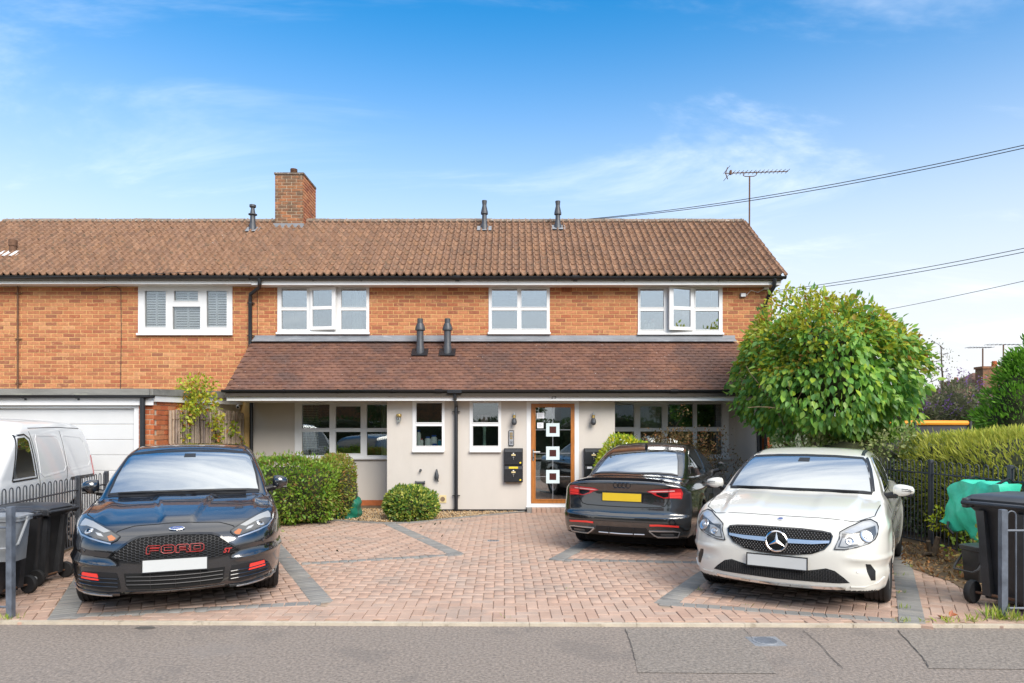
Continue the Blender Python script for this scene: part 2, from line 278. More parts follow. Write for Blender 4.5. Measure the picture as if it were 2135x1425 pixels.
# ------------------------------------------------------------------ ground, road, footpath
def sheet(name, poly, z, m, kind='structure', parent=None):
    b = MB(); b.add([(x, y, z) for x, y in poly], [tuple(range(len(poly)))])
    return T(link(name, b.mesh(name, m), parent), kind=kind)
EDGE_L, EDGE_R = (-30.0, 6.20), (30.0, 5.44)            # back edge of the footpath, slightly oblique as in the photo
def edge_y(x): return EDGE_L[1] + (x - EDGE_L[0]) / 60.0 * (EDGE_R[1] - EDGE_L[1])
sheet('ground', [(-600, -500), (600, -500), (600, 1200), (-600, 1200)], -0.16, 'ground')
sheet('road', [(-120, -8.6), (120, -8.6), (120, 0.6), (-120, 0.6)], -0.14, 'road')
b = MB(); b.box(-60, 60, 0.45, 0.6, -0.2, -0.02); b.build('kerb', 'concrete', kind='structure')
fp = MB(); fp.add([(-60, 0.6, -0.024), (60, 0.6, -0.024), (60, edge_y(60), -0.024), (-60, edge_y(-60), -0.024)], [(0, 1, 2, 3)])
footpath = fp.build('footpath', 'asphalt', kind='structure')
far_path = sheet('far_footpath', [(-120, -11), (120, -11), (120, -8.6), (-120, -8.6)], -0.03, 'asphalt')
sheet('asphalt_patch', [(0.95, 5.74), (0.93, 5.3), (0.87, 4.72), (1.82, 4.70), (1.90, 5.2), (1.95, 5.73)], -0.020, 'asphalt_patch', None, footpath)
sheet('asphalt_patch', [(3.22, 5.70), (3.05, 5.1), (2.93, 4.80), (4.6, 4.76), (6.2, 4.74), (6.2, 5.66)], -0.020, 'asphalt_patch', None, footpath)
def crackline(pts, wd):
    b = MB(); n = len(pts); V = []
    fine = []
    for i in range(n - 1):
        for k in range(6):
            t = k / 6; fine.append((pts[i][0] * (1 - t) + pts[i + 1][0] * t + random.uniform(-.007, .007), pts[i][1] * (1 - t) + pts[i + 1][1] * t))
    fine.append(pts[-1])
    for x, y in fine: h = wd * random.uniform(.4, 1.0); V += [(x - h, y, -0.0175), (x + h, y, -0.0175)]
    b.add(V, [(2 * i, 2 * i + 1, 2 * i + 3, 2 * i + 2) for i in range(len(fine) - 1)])
    b.build('asphalt_joint', 'crack', footpath)
crackline([(0.955, 5.74), (0.93, 5.3), (0.90, 4.95)], .003); crackline([(2.43, 5.69), (2.40, 5.3), (2.32, 4.78)], .004); crackline([(3.22, 5.70), (3.05, 5.1), (2.95, 4.83)], .0035); crackline([(1.95, 5.73), (1.93, 5.45)], .004)
# concrete edging between footpath and drive: lengths butted end to end
x = -9.0; k = 0
while x < 8.5:
    x1 = x + 0.915; b = MB(); a0, a1 = edge_y(x), edge_y(x1)
    b.add([(x, a0, -.1), (x1 - .004, a1, -.1), (x1 - .004, a1 + .05, -.1), (x, a0 + .05, -.1), (x, a0, .001), (x1 - .004, a1, .001), (x1 - .004, a1 + .05, .001), (x, a0 + .05, .001)],
          [(0, 3, 2, 1), (4, 5, 6, 7), (0, 1, 5, 4), (1, 2, 6, 5), (2, 3, 7, 6), (3, 0, 4, 7)])
    if k == 0: edging = T(link('drive_edging', b.mesh('drive_edging', 'concrete')), kind='structure')
    else: b.build('edging_length', 'concrete', edging)
    x = x1; k += 1
# inspection cover in the footpath
cov = thing('inspection_cover', 'square iron inspection cover with oval lid set in the footpath', 'manhole cover', (2.01, 5.41, -0.024), R(2))
b = MB(); b.box(-.125, .125, -.115, .115, -.03, .005); b.build('frame', 'galv', cov, local=True)
b = MB(); b.lathe([(.105, .004), (.105, .009), (.098, .011)], 28); o = b.build('lid', 'galv', cov, local=True); o.scale = (1, .92, 1)
b = MB()
for i in range(-4, 5):
    h = math.sqrt(max(0, .085 ** 2 - (i * .019) ** 2)); b.box(-h, h, i * .019 - .003, i * .019 + .003, .010, .0135)
b.build('tread_rib', 'rail_grey', cov, local=True)
dr = thing('drain_cover', 'small dark metal drain cover among the driveway blocks', 'drain cover', (-.275, 10.04, 0)); b = MB(); b.box(-.085, .085, -.05, .05, -.03, .006); b.build('frame', 'galv', dr, local=True)
b = MB()
for i in range(-3, 4): b.box(i * .022 - .006, i * .022 + .006, -.038, .038, .006, .009)
b.build('grate_bar', 'rail_paint', dr, local=True)
dk = thing('dark_asphalt_plug', 'small dark tar plug in the footpath by the black hatchback', 'patch', (-3.1, 5.77, -0.02)); b = MB(); b.lathe([(.07, 0), (.062, .004)], 9, Matrix.Diagonal((1.25, .5, 1, 1))); b.build('tar', 'crack', dk, local=True)

# ------------------------------------------------------------------ block-paved drive
drive = sheet('driveway', [(-7.6, edge_y(-7.6) + .05), (7.2, edge_y(7.2) + .05), (7.2, 14.5), (-7.6, 14.5)], -0.012, 'joint_sand')
BLK_MESH = {}
def block_mesh(L, W, m, c=0.0045, g=0.0025, h=.05):
    key = (round(L, 3), round(W, 3), m)
    if key not in BLK_MESH:
        a, d = L / 2 - g, W / 2 - g
        V = [(-a, -d, -h), (a, -d, -h), (a, d, -h), (-a, d, -h), (-a, -d, -c), (a, -d, -c), (a, d, -c), (-a, d, -c), (-a + c, -d + c, 0), (a - c, -d + c, 0), (a - c, d - c, 0), (-a + c, d - c, 0)]
        F = [(0, 1, 5, 4), (1, 2, 6, 5), (2, 3, 7, 6), (3, 0, 4, 7), (4, 5, 9, 8), (5, 6, 10, 9), (6, 7, 11, 10), (7, 4, 8, 11), (8, 9, 10, 11)]
        me = bpy.data.meshes.new('paving_block'); me.from_pydata(V, [], F); setmat(me, m); BLK_MESH[key] = (me, np.array(V), np.array(F))
    return BLK_MESH[key]
class Field:                                             # collects alike pieces; the largest in view become single objects, the rest one part
    def __init__(s): s.items = []
    def put(s, L, W, m, x, y, z, rz): s.items.append((L, W, m, x, y, z, rz))
    def emit(s, parent, name, limit, key, many):
        it = sorted(s.items, key=key)
        for (L, W, m, x, y, z, rz) in it[:limit]:
            link(name, block_mesh(L, W, m)[0], parent, loc=(x, y, z), rot=(random.gauss(0, .006), random.gauss(0, .006), rz))
        by = {}
        for q in it[limit:]: by.setdefault(q[2], []).append(q)
        for m, qs in by.items():
            VV = []; FF = []; n = 0
            for (L, W, mm, x, y, z, rz) in qs:
                _, V, F = block_mesh(L, W, mm); c, s_ = math.cos(rz), math.sin(rz); Q = V.copy()
                Q[:, 0] = V[:, 0] * c - V[:, 1] * s_ + x; Q[:, 1] = V[:, 0] * s_ + V[:, 1] * c + y; Q[:, 2] = V[:, 2] + z + (V[:, 0] * random.gauss(0, .006) + V[:, 1] * random.gauss(0, .006))
                VV.append(Q); FF.append(F + n); n += len(V)
            T(link(many, np_mesh(many, np.vstack(VV), np.vstack(FF), m), parent), kind='stuff')
W_ = 0.104
def side(p, a, b): return (b[0] - a[0]) * (p[1] - a[1]) - (b[1] - a[1]) * (p[0] - a[0])   # >0: left of a->b
S0 = ((-3.95, 5.98), (-6.05, 10.2)); S1 = ((-1.81, 6.53), (-4.15, 11.25)); S2 = ((-.72, 8.97), (-2.12, 11.82)); S3 = ((1.44, 6.46), (3.7, 10.35)); S4 = ((3.42, 5.83), (5.55, 9.8)); S5 = ((.56, 8.62), (1.95, 11.9))
F0 = ((-3.9, 6.06), (-1.72, 6.53)); F1 = ((-2.58, 8.36), (-.66, 8.98)); F3 = ((1.40, 6.50), (3.36, 5.90)); F5 = ((.55, 8.63), (2.52, 8.42))
def dseg(p, s):
    (ax, ay), (bx, by) = s; t = max(0, min(1, ((p[0] - ax) * (bx - ax) + (p[1] - ay) * (by - ay)) / ((bx - ax) ** 2 + (by - ay) ** 2)))
    return math.hypot(p[0] - ax - t * (bx - ax), p[1] - ay - t * (by - ay))
def region(p):
    if side(p, *S0) > 0: return 'L'
    if side(p, *S1) > 0: return 'L' if side(p, *F0) > 0 else 'C'
    if side(p, *S2) > 0: return 'L' if side(p, *F1) > 0 else 'C'
    if side(p, *S4) < 0: return 'R'
    if side(p, *S3) < 0: return 'R' if side(p, *F3) > 0 else 'C'
    if side(p, *S5) < 0: return 'R' if side(p, *F5) > 0 else 'C'
    return 'C'
pav = Field()
ANG = {'C': R(0.7), 'L': R(26.3), 'R': R(-29.0)}
for rg, th in ANG.items():
    c, s_ = math.cos(th), math.sin(th); n = int(14 / W_)
    for i in range(-n, n):
        for j in range(-n, n):
            m4 = (i - j) % 4
            if m4 == 0: lx, ly, rz = (i + 1) * W_, (j + .5) * W_, 0
            elif m4 == 3: lx, ly, rz = (i + .5) * W_, (j + 1) * W_, math.pi / 2
            else: continue
            X = lx * c - ly * s_; Y = lx * s_ + ly * c + 9.0
            if not (-6.6 < X < 6.3 and edge_y(X) + .05 < Y < 13.6): continue
            if abs(X) / Y > .80 or Y > 13.3 + .3 * (0 < X < 1.6): continue
            if region((X, Y)) != rg: continue
            if min(dseg((X, Y), q) for q in (S0, S1, S2, S3, S4, S5)) < .06 or min(dseg((X, Y), q) for q in (F0, F1, F3, F5)) < .03: continue
            hx = W_ * (abs(math.cos(rz + th)) + .5 * abs(math.sin(rz + th))); hy = W_ * (abs(math.sin(rz + th)) + .5 * abs(math.cos(rz + th)))
            if Y - hy < edge_y(X) + .05:                 # cut block against the edging
                d = Y + hy - (edge_y(X) + .052)
                if d < .03 or rg != 'C': 
                    if rg == 'C': continue
                if rg == 'C':
                    pav.put(2 * hx if rz == 0 else 2 * hx, d, 'paver', X, edge_y(X) + .052 + d / 2, random.gauss(0, .0012), th); continue
            pav.put(2 * W_, W_, 'paver', X, Y, random.gauss(0, .0012), rz + th)
def strip(s, wd, L, m='paver_grey'):
    (ax, ay), (bx, by) = s; D = math.hypot(bx - ax, by - ay); a = math.atan2(by - ay, bx - ax); n = int(D / L)
    for i in range(n): t = (i + .5) * L / D; pav.put(L, wd, m, ax + (bx - ax) * t, ay + (by - ay) * t, .0035 + random.gauss(0, .0008), a)
for s in (S0, S1, S2, S3, S4, S5): strip(s, .21, .075)
for s in (F0, F1, F3, F5): strip(s, .135, .112)
def pav_key(q):
    X, Y = q[3], q[4]; vis = abs(X) / Y < .74
    for ox, oy, rr in ((-3.3, 7.6, 1.1), (3.2, 7.6, 1.2), (-2.9, 6.9, .8)):
        if math.hypot(X - ox, Y - oy) < rr: vis = False
    return (0 if vis else 1, Y)
pav.emit(drive, 'paving_block', 300, pav_key, 'paving_blocks')
# gravel strip and soil beds
sheet('gravel_bed', [(-4.6, 11.6), (-3.25, 12.2), (-2.2, 11.9), (-1.36, 12.3), (.28, 13.42), (.28, 13.6), (-2.4, 13.6), (-2.5, 14.5), (-6.0, 14.5), (-6.0, 10.8)], 0.006, 'soil')
sheet('planting_bed', [(5.02, 8.75), (4.72, 8.05), (4.75, 7.4), (4.62, 6.9), (5.0, 6.3), (9.5, 6.2), (9.5, 13), (5.3, 13), (5.5, 9.6)], 0.005, 'soil')
sheet('planting_bed', [(1.75, 12.4), (2.6, 11.8), (4.9, 11.4), (5.4, 12.5), (5.4, 14.5), (1.95, 14.5)], 0.009, 'soil')
sheet('neighbour_drive', [(-14, edge_y(-14) + .05), (-5.2, edge_y(-5.2) + .05), (-6.4, 10.9), (-14, 10.95)], 0.002, 'soil')
# ------------------------------------------------------------------ houses
DW = 14.5                                                # main wall plane
DP = 13.5                                                # porch wall plane
house = thing('brick_house', 'orange brick house with cream porch front and amber door numbered 25', 'house', (-.4, 14.5, 0))
nhouse = thing('brick_house', 'orange brick neighbour house with shuttered window and white garage door', 'house', (-9.0, 14.5, 0))
def wall_rects(x0, x1, z0, z1, holes):
    xs = sorted({x0, x1} | {min(max(h[i], x0), x1) for h in holes for i in (0, 1)}); zs = sorted({z0, z1} | {min(max(h[i], z0), z1) for h in holes for i in (2, 3)})
    for a, b_ in zip(xs, xs[1:]):
        for c, d in zip(zs, zs[1:]):
            mx, mz = (a + b_) / 2, (c + d) / 2
            if not any(h[0] < mx < h[1] and h[2] < mz < h[3] for h in holes): yield a, b_, c, d
def plane_wall(name, rects, y, th, m, parent, **kw):
    b = MB()
    for a, b_, c, d in rects: b.box(a, b_, y, y + th, c, d)
    return b.build(name, m, parent, **kw)
def chamfer_brick(x0, x1, z0, z1, y, dp=.03, c=.004):     # front face at y, brick runs back dp
    V = [(x0, y + dp, z0), (x1, y + dp, z0), (x1, y + dp, z1), (x0, y + dp, z1), (x0, y + c, z0), (x1, y + c, z0), (x1, y + c, z1), (x0, y + c, z1), (x0 + c, y, z0 + c), (x1 - c, y, z0 + c), (x1 - c, y, z1 - c), (x0 + c, y, z1 - c)]
    F = [(0, 1, 5, 4), (1, 2, 6, 5), (2, 3, 7, 6), (3, 0, 4, 7), (4, 5, 9, 8), (5, 6, 10, 9), (6, 7, 11, 10), (7, 4, 8, 11), (8, 9, 10, 11)]
    return V, F
def brick_courses(parent, areas, holes, y, mod, course, m, limit, swap=None, z_ref=0.0, joint=.011, name='brick', shift=0.0):
    """areas: rectangles (x0,x1,z0,z1) covered in stretcher bond; swap maps (along, out, up) to world when the wall does not face the street."""
    full = []; rest_V = []; rest_F = []; n = 0
    for (x0, x1, z0, z1) in areas:
        r0 = math.floor((z0 - z_ref) / course); r1 = math.ceil((z1 - z_ref) / course)
        for r in range(r0, r1):
            a = z_ref + r * course + joint / 2; t = a + course - joint; a, t = max(a, z0), min(t, z1)
            if t - a < .015: continue
            k0 = math.floor(x0 / mod) - 1; k1 = math.ceil(x1 / mod) + 1; off = (r % 2) * mod / 2 + shift
            for k in range(k0, k1):
                segs = [(max(k * mod + off + joint / 2, x0), min(k * mod + off + mod - joint / 2, x1))]
                for h in holes:
                    if h[2] < t - .01 and h[3] > a + .01:
                        ns = []
                        for s0, s1 in segs:
                            if h[1] <= s0 or h[0] >= s1: ns.append((s0, s1))
                            else:
                                if h[0] > s0: ns.append((s0, h[0]))
                                if h[1] < s1: ns.append((h[1], s1))
                        segs = ns
                for s0, s1 in segs:
                    if s1 - s0 < .02: continue
                    if abs((s1 - s0) - (mod - joint)) < .002 and abs((t - a) - (course - joint)) < .002: full.append(((s0 + s1) / 2, (a + t) / 2))
                    else:
                        V, F = chamfer_brick(s0, s1, a, t, y - random.uniform(.005, .009)); rest_V += V; rest_F += [tuple(i + n for i in f) for f in F]; n += len(V)
    random.shuffle(full)
    V, F = chamfer_brick(-(mod - joint) / 2, (mod - joint) / 2, -(course - joint) / 2, (course - joint) / 2, 0)
    sw = swap or (lambda p: p)
    me = bpy.data.meshes.new(name); me.from_pydata([sw(p) for p in V], [], F); setmat(me, m)
    vis = sorted(full, key=lambda q: (0 if abs(q[0]) < 10.4 else 1))
    for q in vis[:limit]: link(name, me, parent, loc=sw((q[0], y - random.uniform(.005, .009), q[1])))
    for q in vis[limit:]:
        yy = y - random.uniform(.005, .009); rest_V += [(p[0] + q[0], p[1] + yy, p[2] + q[1]) for p in V]; rest_F += [tuple(i + n for i in f) for f in F]; n += len(V)
    if rest_V:
        me2 = bpy.data.meshes.new(name + 's'); me2.from_pydata([sw(p) for p in rest_V], [], rest_F); setmat(me2, m); T(link(name + 's', me2, parent), kind='stuff')

def rectpx(x0, x1, y0, y1, D): return (PX(x0, D), PX(x1, D), PZ(y1, D), PZ(y0, D))
W1 = rectpx(289, 485, 596, 697, DW); W2 = rectpx(579, 770, 597, 695, DW); W3 = rectpx(1019, 1146, 596, 695, DW); W4 = rectpx(1330, 1506, 596, 696, DW)
G1 = rectpx(615, 822, 837, 955, DW); G2 = rectpx(1262, 1519, 837, 955, DW)
SOF = PZ(597, DW); FLASH = PZ(704, DW)
XL, XR = PX(521, DW), PX(1610, DW)
# --- upper wall of the house
wall = plane_wall('wall', list(wall_rects(XL, XR, FLASH - .35, SOF + .1, [W2, W3, W4])), DW, .22, 'mortar', house, label='upper wall of orange brick in yellow mortar')
VENTS = [rectpx(1171, 1192, 598, 609, DW), rectpx(946, 963, 597, 601, DW), rectpx(830, 849, 597, 601, DW)]
brick_courses(wall, [(XL, XR, FLASH - .06, SOF)], [W2, W3, W4] + VENTS, DW, .229, .0815, 'brick', 300, z_ref=FLASH)
for i, v in enumerate(VENTS):
    b = MB(); b.box(v[0], v[1], DW - .004, DW + .02, v[2], v[3])
    o = b.build('air_brick', 'brick_old_shaded', house)
    if i == 0:
        b = MB(); nx, nz = 7, 4
        for a in range(nx + 1): xx = v[0] + (v[1] - v[0]) * a / nx; b.box(xx - .004, xx + .004, DW - .012, DW - .003, v[2], v[3])
        for a in range(nz + 1): zz_ = v[2] + (v[3] - v[2]) * a / nz; b.box(v[0] - .004, v[1] + .004, DW - .011, DW - .003, zz_ - .004, zz_ + .004)
        b.build('grid', 'brick_red', o)
# right-hand end of the ground floor stays brick, gable side and back close the house
pier = plane_wall('corner_wall', [(4.80, XR, 0, FLASH - .35)], DW, .22, 'mortar', house)
brick_courses(pier, [(4.80, XR, 0, FLASH - .06)], [], DW, .229, .0815, 'brick_red', 120, z_ref=FLASH)
b = MB(); b.prism([(DW + .22, 0), (19.0, 0), (19.0, SOF), (16.6, 6.6), (DW + .22, SOF + .18)], lambda y, z: (XR, y, z), lambda y, z: (XR - .2, y, z)); b.build('gable_wall', 'brick_old_shaded', house)
b = MB(); b.box(XL, XR - .2, 18.8, 19.0, 0, SOF); b.build('rear_wall', 'brick_old_shaded', house)
# --- cream ground floor
gw = plane_wall('rendered_wall', list(wall_rects(PX(478, DW), 4.72, .12, FLASH - .35, [G1, G2])), DW + .002, .2, 'render', house, label='cream rendered wall under the porch roof')
b = MB(); b.box(PX(478, DW), 4.72, DW - .006, DW + .15, 0, .12); b.build('brick_plinth', 'brick_red', house)
PWX0, PWX1 = PX(807, DP), PX(1282, DP)
WA = rectpx(860, 927, 836, 940, DP); WB = rectpx(979, 1045, 836, 940, DP); DO = rectpx(1098, 1207, 833, 1057, DP); DO = (DO[0], DO[1], .085, DO[3])
plane_wall('porch_wall', list(wall_rects(PWX0, PWX1, .045, PZ(834, DP) + .02, [WA, WB, DO])), DP, .12, 'render', house)
b = MB(); b.box(PWX0 + .004, DO[0] - .002, DP + .012, DP + .1, 0, .045); b.box(DO[0], DO[1], DP + .0, DP + .1, 0, .086); b.box(DO[1] + .002, PWX1 - .004, DP + .012, DP + .1, 0, .045); b.build('damp_course', 'black_plastic', house)
for xx, sg in ((PWX0, 1), (PWX1 - .12, 1)):
    b = MB(); b.box(xx, xx + .12, DP + .12, DW, .02, PZ(834, DP) + .02); b.build('porch_return', 'render', house)
b = MB(); b.box(4.72, 4.80, 13.22, DW + .2, 0, 2.2); b.build('porch_end_wall', 'render', house)
b = MB(); b.box(4.80, 4.87, 13.20, 13.30, .0, 2.19); b.build('end_post', 'brick_red', house)
# --- windows
def window(parent, outer, D, panes, bars, sill=True, glass='pane', sash=None, sill_ext=.02, depth=.07, proud=.02):
    """outer, panes in metres (x0,x1,z0,z1). Frame is what is left of outer around the panes."""
    x0, x1, z0, z1 = outer; y = D - proud
    fr = MB(); hs = [p for p in panes]
    for a, b_, c, d in wall_rects(x0, x1, z0, z1, hs + ([sash['hole']] if sash else [])): fr.box(a, b_, y, y + depth, c, d)
    win = fr.build('window', 'upvc', parent)
    # beads round each pane give the frame its step
    for p in panes:
        e = .014; bd = MB()
        for a, b_, c, d in wall_rects(p[0] - e, p[1] + e, p[2] - e, p[3] + e, [p]): bd.box(a, b_, y - .010, y - .0005, c, d)
        bd.build('glazing_bead', 'upvc', win)
        g = MB(); g.box(p[0] - .004, p[1] + .004, y + .028, y + .034, p[2] - .004, p[3] + .004); g.build('pane', glass, win)
    if sill:
        s_ = MB(); s_.bbox(x0 - sill_ext, x1 + sill_ext, y - .055, y - .001, z0 - .035, z0 + .012, .006); s_.build('sill', 'upvc', win)
    if sash:
        h = sash['hole']; L_ = h[1] - h[0]; piv = h[0] if sash['hinge'] == 'L' else h[1]
        m = Matrix.Translation((piv, y - .012, 0)) @ Matrix.Rotation(R(sash['ang']) * (-1 if sash['hinge'] == 'L' else 1), 4, 'Z')
        sgn = 1 if sash['hinge'] == 'L' else -1
        fl = MB(); e = .018; hole = sash['panes']
        for a, b_, c, d in wall_rects(h[0] - e, h[1] + e, h[2] - e, h[3] + e, hole): fl.box(a - piv, b_ - piv, -.03, .025, c, d)
        fl.v = [tuple(m @ Vector(v)) for v in fl.v]; so_ = fl.build('opening_sash', 'upvc', win)
        for p in hole:
            g = MB(); g.box(p[0] - piv - .003, p[1] - piv + .003, -.006, .0, p[2] - .003, p[3] + .003); g.v = [tuple(m @ Vector(v)) for v in g.v]
            link('pane', g.mesh('pane', glass), win)
    return win
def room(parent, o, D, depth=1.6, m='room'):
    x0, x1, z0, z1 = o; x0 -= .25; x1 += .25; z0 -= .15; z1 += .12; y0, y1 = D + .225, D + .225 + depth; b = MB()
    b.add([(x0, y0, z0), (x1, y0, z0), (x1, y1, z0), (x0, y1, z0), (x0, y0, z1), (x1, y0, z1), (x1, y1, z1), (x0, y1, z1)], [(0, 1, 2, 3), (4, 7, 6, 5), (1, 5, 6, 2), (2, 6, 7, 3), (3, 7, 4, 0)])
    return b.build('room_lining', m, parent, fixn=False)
def P4(xs, ys, D): return [rectpx(a, b_, c, d, D) for a, b_ in xs for c, d in ys]
D_ = DW - .02
window(nhouse, W1, DW, [rectpx(302, 346, 607, 682, D_), rectpx(363, 413, 607, 628, D_), rectpx(360, 418, 640, 687, D_), rectpx(431, 473, 607, 682, D_)], None, glass='pane_clear')
window(house, W2, DW, P4([(587, 640), (711.5, 764)], [(602, 641), (648, 687)], D_), None, sash=dict(hole=rectpx(650, 701, 602, 687, D_), panes=P4([(653, 695)], [(606.5, 640), (647, 682)], D_), hinge='L', ang=7))
window(house, W3, DW, P4([(1025.5, 1078.5), (1087, 1140)], [(603, 640.5), (648, 686)], D_), None)
window(house, W4, DW, P4([(1335, 1384), (1450, 1499)], [(603, 641), (649, 688)], D_), None, sash=dict(hole=rectpx(1393, 1443, 602, 688, D_), panes=P4([(1400, 1438)], [(604, 641), (648, 683)], D_), hinge='R', ang=11))
window(house, G1, DW, P4([(630, 687), (765, 814)], [(844, 893), (901, 950)], D_) + P4([(700, 752)], [(848, 893), (901, 946)], D_), None, glass='pane_low')
window(house, G2, DW, P4([(1270, 1322), (1392, 1445), (1453, 1505)], [(843, 891), (900, 948)], D_) + P4([(1335, 1380)], [(848, 893), (900, 948)], D_), None, glass='pane_low')
DQ = DP - .012
window(house, WA, DP, P4([(868, 921.5)], [(841, 881), (889, 930)], DQ), None, glass='pane_low', proud=.012, sill_ext=.0)
window(house, WB, DP, P4([(986, 1039)], [(841, 881), (889, 930)], DQ), None, glass='pane_low', proud=.012, sill_ext=.0)
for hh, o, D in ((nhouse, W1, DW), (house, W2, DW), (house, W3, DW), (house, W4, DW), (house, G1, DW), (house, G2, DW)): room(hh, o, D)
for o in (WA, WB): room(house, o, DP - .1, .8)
# --- front door
fx0, fx1, fz1 = DO[0], DO[1], DO[3]; sx0, sx1, sz0, sz1 = rectpx(1107, 1198, 842, 1050, DP); gx0, gx1, gz0, gz1 = rectpx(1116.6, 1190, 850, 1041, DP)
b = MB()
for a, b_, c, d in wall_rects(fx0, fx1, 0.088, fz1, [(sx0, sx1, sz0, sz1)]): b.box(a, b_, DP - .006, DP + .07, c, d)
b.build('door_frame', 'upvc', house)
b = MB()
for a, b_, c, d in wall_rects(sx0 + .003, sx1 - .003, sz0 + .004, sz1 - .003, [(gx0, gx1, gz0, gz1)]): b.box(a, b_, DP - .016, DP + .035, c, d)
door = b.build('front_door', 'oak_door', house, label='amber oak-effect glazed front door')
b = MB(); e = .022
for a, b_, c, d in wall_rects(gx0 - e, gx1 + e, gz0 - e, gz1 + e, [(gx0, gx1, gz0, gz1)]): b.box(a, b_, DP - .024, DP - .0165, c, d)
b.build('glazing_bead', 'oak_door', door)
b = MB(); b.box(gx0 - .003, gx1 + .003, DP + .004, DP + .012, gz0 - .003, gz1 + .003); b.build('door_pane', 'door_glass', door)
cxm = PX(1152.6, DP)
b = MB(); b.box(cxm - .005, cxm + .005, DP - .002, DP + .003, gz0, gz1); b.build('glazing_lead', 'galv', door)
for yy in (896.7, 945.4, 994.3):
    zc = PZ(yy, DP); b = MB(); h, k = .132, .067
    b.box(gx0, gx1, DP - .001, DP + .003, zc - .004, zc + .004); b.build('glazing_lead', 'galv', door)
    b = MB()
    for a, b_, c, d in wall_rects(cxm - h, cxm + h, zc - h, zc + h, [(cxm - k, cxm + k, zc - k, zc + k)]): b.box(a, b_, DP - .004, DP + .0035, c, d)
    sq = b.build('frosted_square', 'door_square', door); b = MB(); b.box(cxm - k, cxm + k, DP - .003, DP + .003, zc - k, zc + k); b.build('red_square', 'door_core', sq)
for px_, py_, w_, h_ in ((1127, 867, .15, .11), (1126.5, 887.5, .125, .11)):
    x_, z_ = PX(px_, DP), PZ(py_, DP); b = MB(); b.box(x_ - w_ / 2, x_ + w_ / 2, DP - .004, DP + .0035, z_ - h_ / 2, z_ + h_ / 2)
    nt_ = b.build('paper_notice', 'white_paper', door); b = MB()
    for r in range(4): b.box(x_ - w_ * .36, x_ + w_ * .3 - .02 * (r % 2), DP - .005, DP - .004, z_ + h_ * (.28 - .18 * r) - .003, z_ + h_ * (.28 - .18 * r) + .003)
    b.build('print_line', 'bin_grey', nt_)
hx, hz_ = PX(1112, DP), PZ(943, DP); b = MB(); b.bbox(hx - .018, hx + .018, DP - .03, DP - .016, hz_ - .17, hz_ + .05, .006); hd = b.build('handle_plate', 'steel', door)
b = MB(); b.tube([(hx, DP - .03, hz_), (hx, DP - .065, hz_), (hx + .13, DP - .065, hz_ + .004)], .011, 8); b.build('lever', 'upvc', hd); b = MB(); b.lathe([(.012, 0), (.012, .012)], 10, Matrix.Translation((hx, DP - .042, hz_ - .11)) @ Matrix.Rotation(R(90), 4, 'X')); b.build('keyhole', 'black_plastic', hd)
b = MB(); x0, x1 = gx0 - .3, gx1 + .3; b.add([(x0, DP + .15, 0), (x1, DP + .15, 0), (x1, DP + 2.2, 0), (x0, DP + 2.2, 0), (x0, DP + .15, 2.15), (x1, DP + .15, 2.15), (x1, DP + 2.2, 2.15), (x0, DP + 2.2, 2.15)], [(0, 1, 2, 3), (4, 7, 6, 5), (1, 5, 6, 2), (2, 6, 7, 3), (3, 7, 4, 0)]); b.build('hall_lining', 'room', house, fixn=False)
for i in range(11):
    xa = fx0 - .0 + (fx1 - fx0) * i / 11; b = MB(); b.bbox(xa + .003, xa + (fx1 - fx0) / 11 - .003, DP - .22, DP - .008, -.02, .083, .005); b.build('step_block', 'paver_grey' if i in (0, 10) else 'paver', house)
b = MB(); b.bbox(fx0 - .01, fx1 + .01, DP - .045, DP - .007, .084, .104, .005); b.build('door_sill', 'upvc', house)
# --- porch roof: plain tiles
EY, EZ = 13.07, PZ(817, 13.07); TY, TZ = 14.47, PZ(713, 14.47)
PRX0, PRX1 = -5.52, 4.74
pitch = math.atan2(TZ - EZ, TY - EY); SL = math.hypot(TZ - EZ, TY - EY)
b = MB(); b.add([(PRX0 + .02, EY + .02, EZ - .03), (PRX1 - .02, EY + .02, EZ - .03), (PRX1 - .02, TY, TZ - .03), (PRX0 + .02, TY, TZ - .03), (PRX0 + .02, EY + .02, EZ - .09), (PRX1 - .02, EY + .02, EZ - .09), (PRX1 - .02, TY, TZ - .09), (PRX0 + .02, TY, TZ - .09)], [(0, 1, 2, 3), (7, 6, 5, 4), (0, 4, 5, 1), (1, 5, 6, 2), (2, 6, 7, 3), (3, 7, 4, 0)])
proof = b.build('porch_roof', 'roof_under', house, label='lean-to porch roof of brown plain tiles')
def plain_tile(w_, l_):
    t = .021; c = .014; n = 4; V = []; F = []
    for j, (yy) in enumerate((0, l_)):
        for i in range(n + 1):
            xx = -w_ / 2 + w_ * i / n; zc = c * (1 - (2 * i / n - 1) ** 2) * .45
            V += [(xx, yy, zc), (xx, yy, zc + t)]
    k = 2 * (n + 1)
    for i in range(n): a = 2 * i; F += [(a, a + 2, a + 3, a + 1), (a + 1, a + 3, k + a + 3, k + a + 1), (a + 2, a, k + a, k + a + 2)]
    F += [(0, 1, k + 1, k), (2 * n + 1, 2 * n, k + 2 * n, k + 2 * n + 1)]
    return V, F
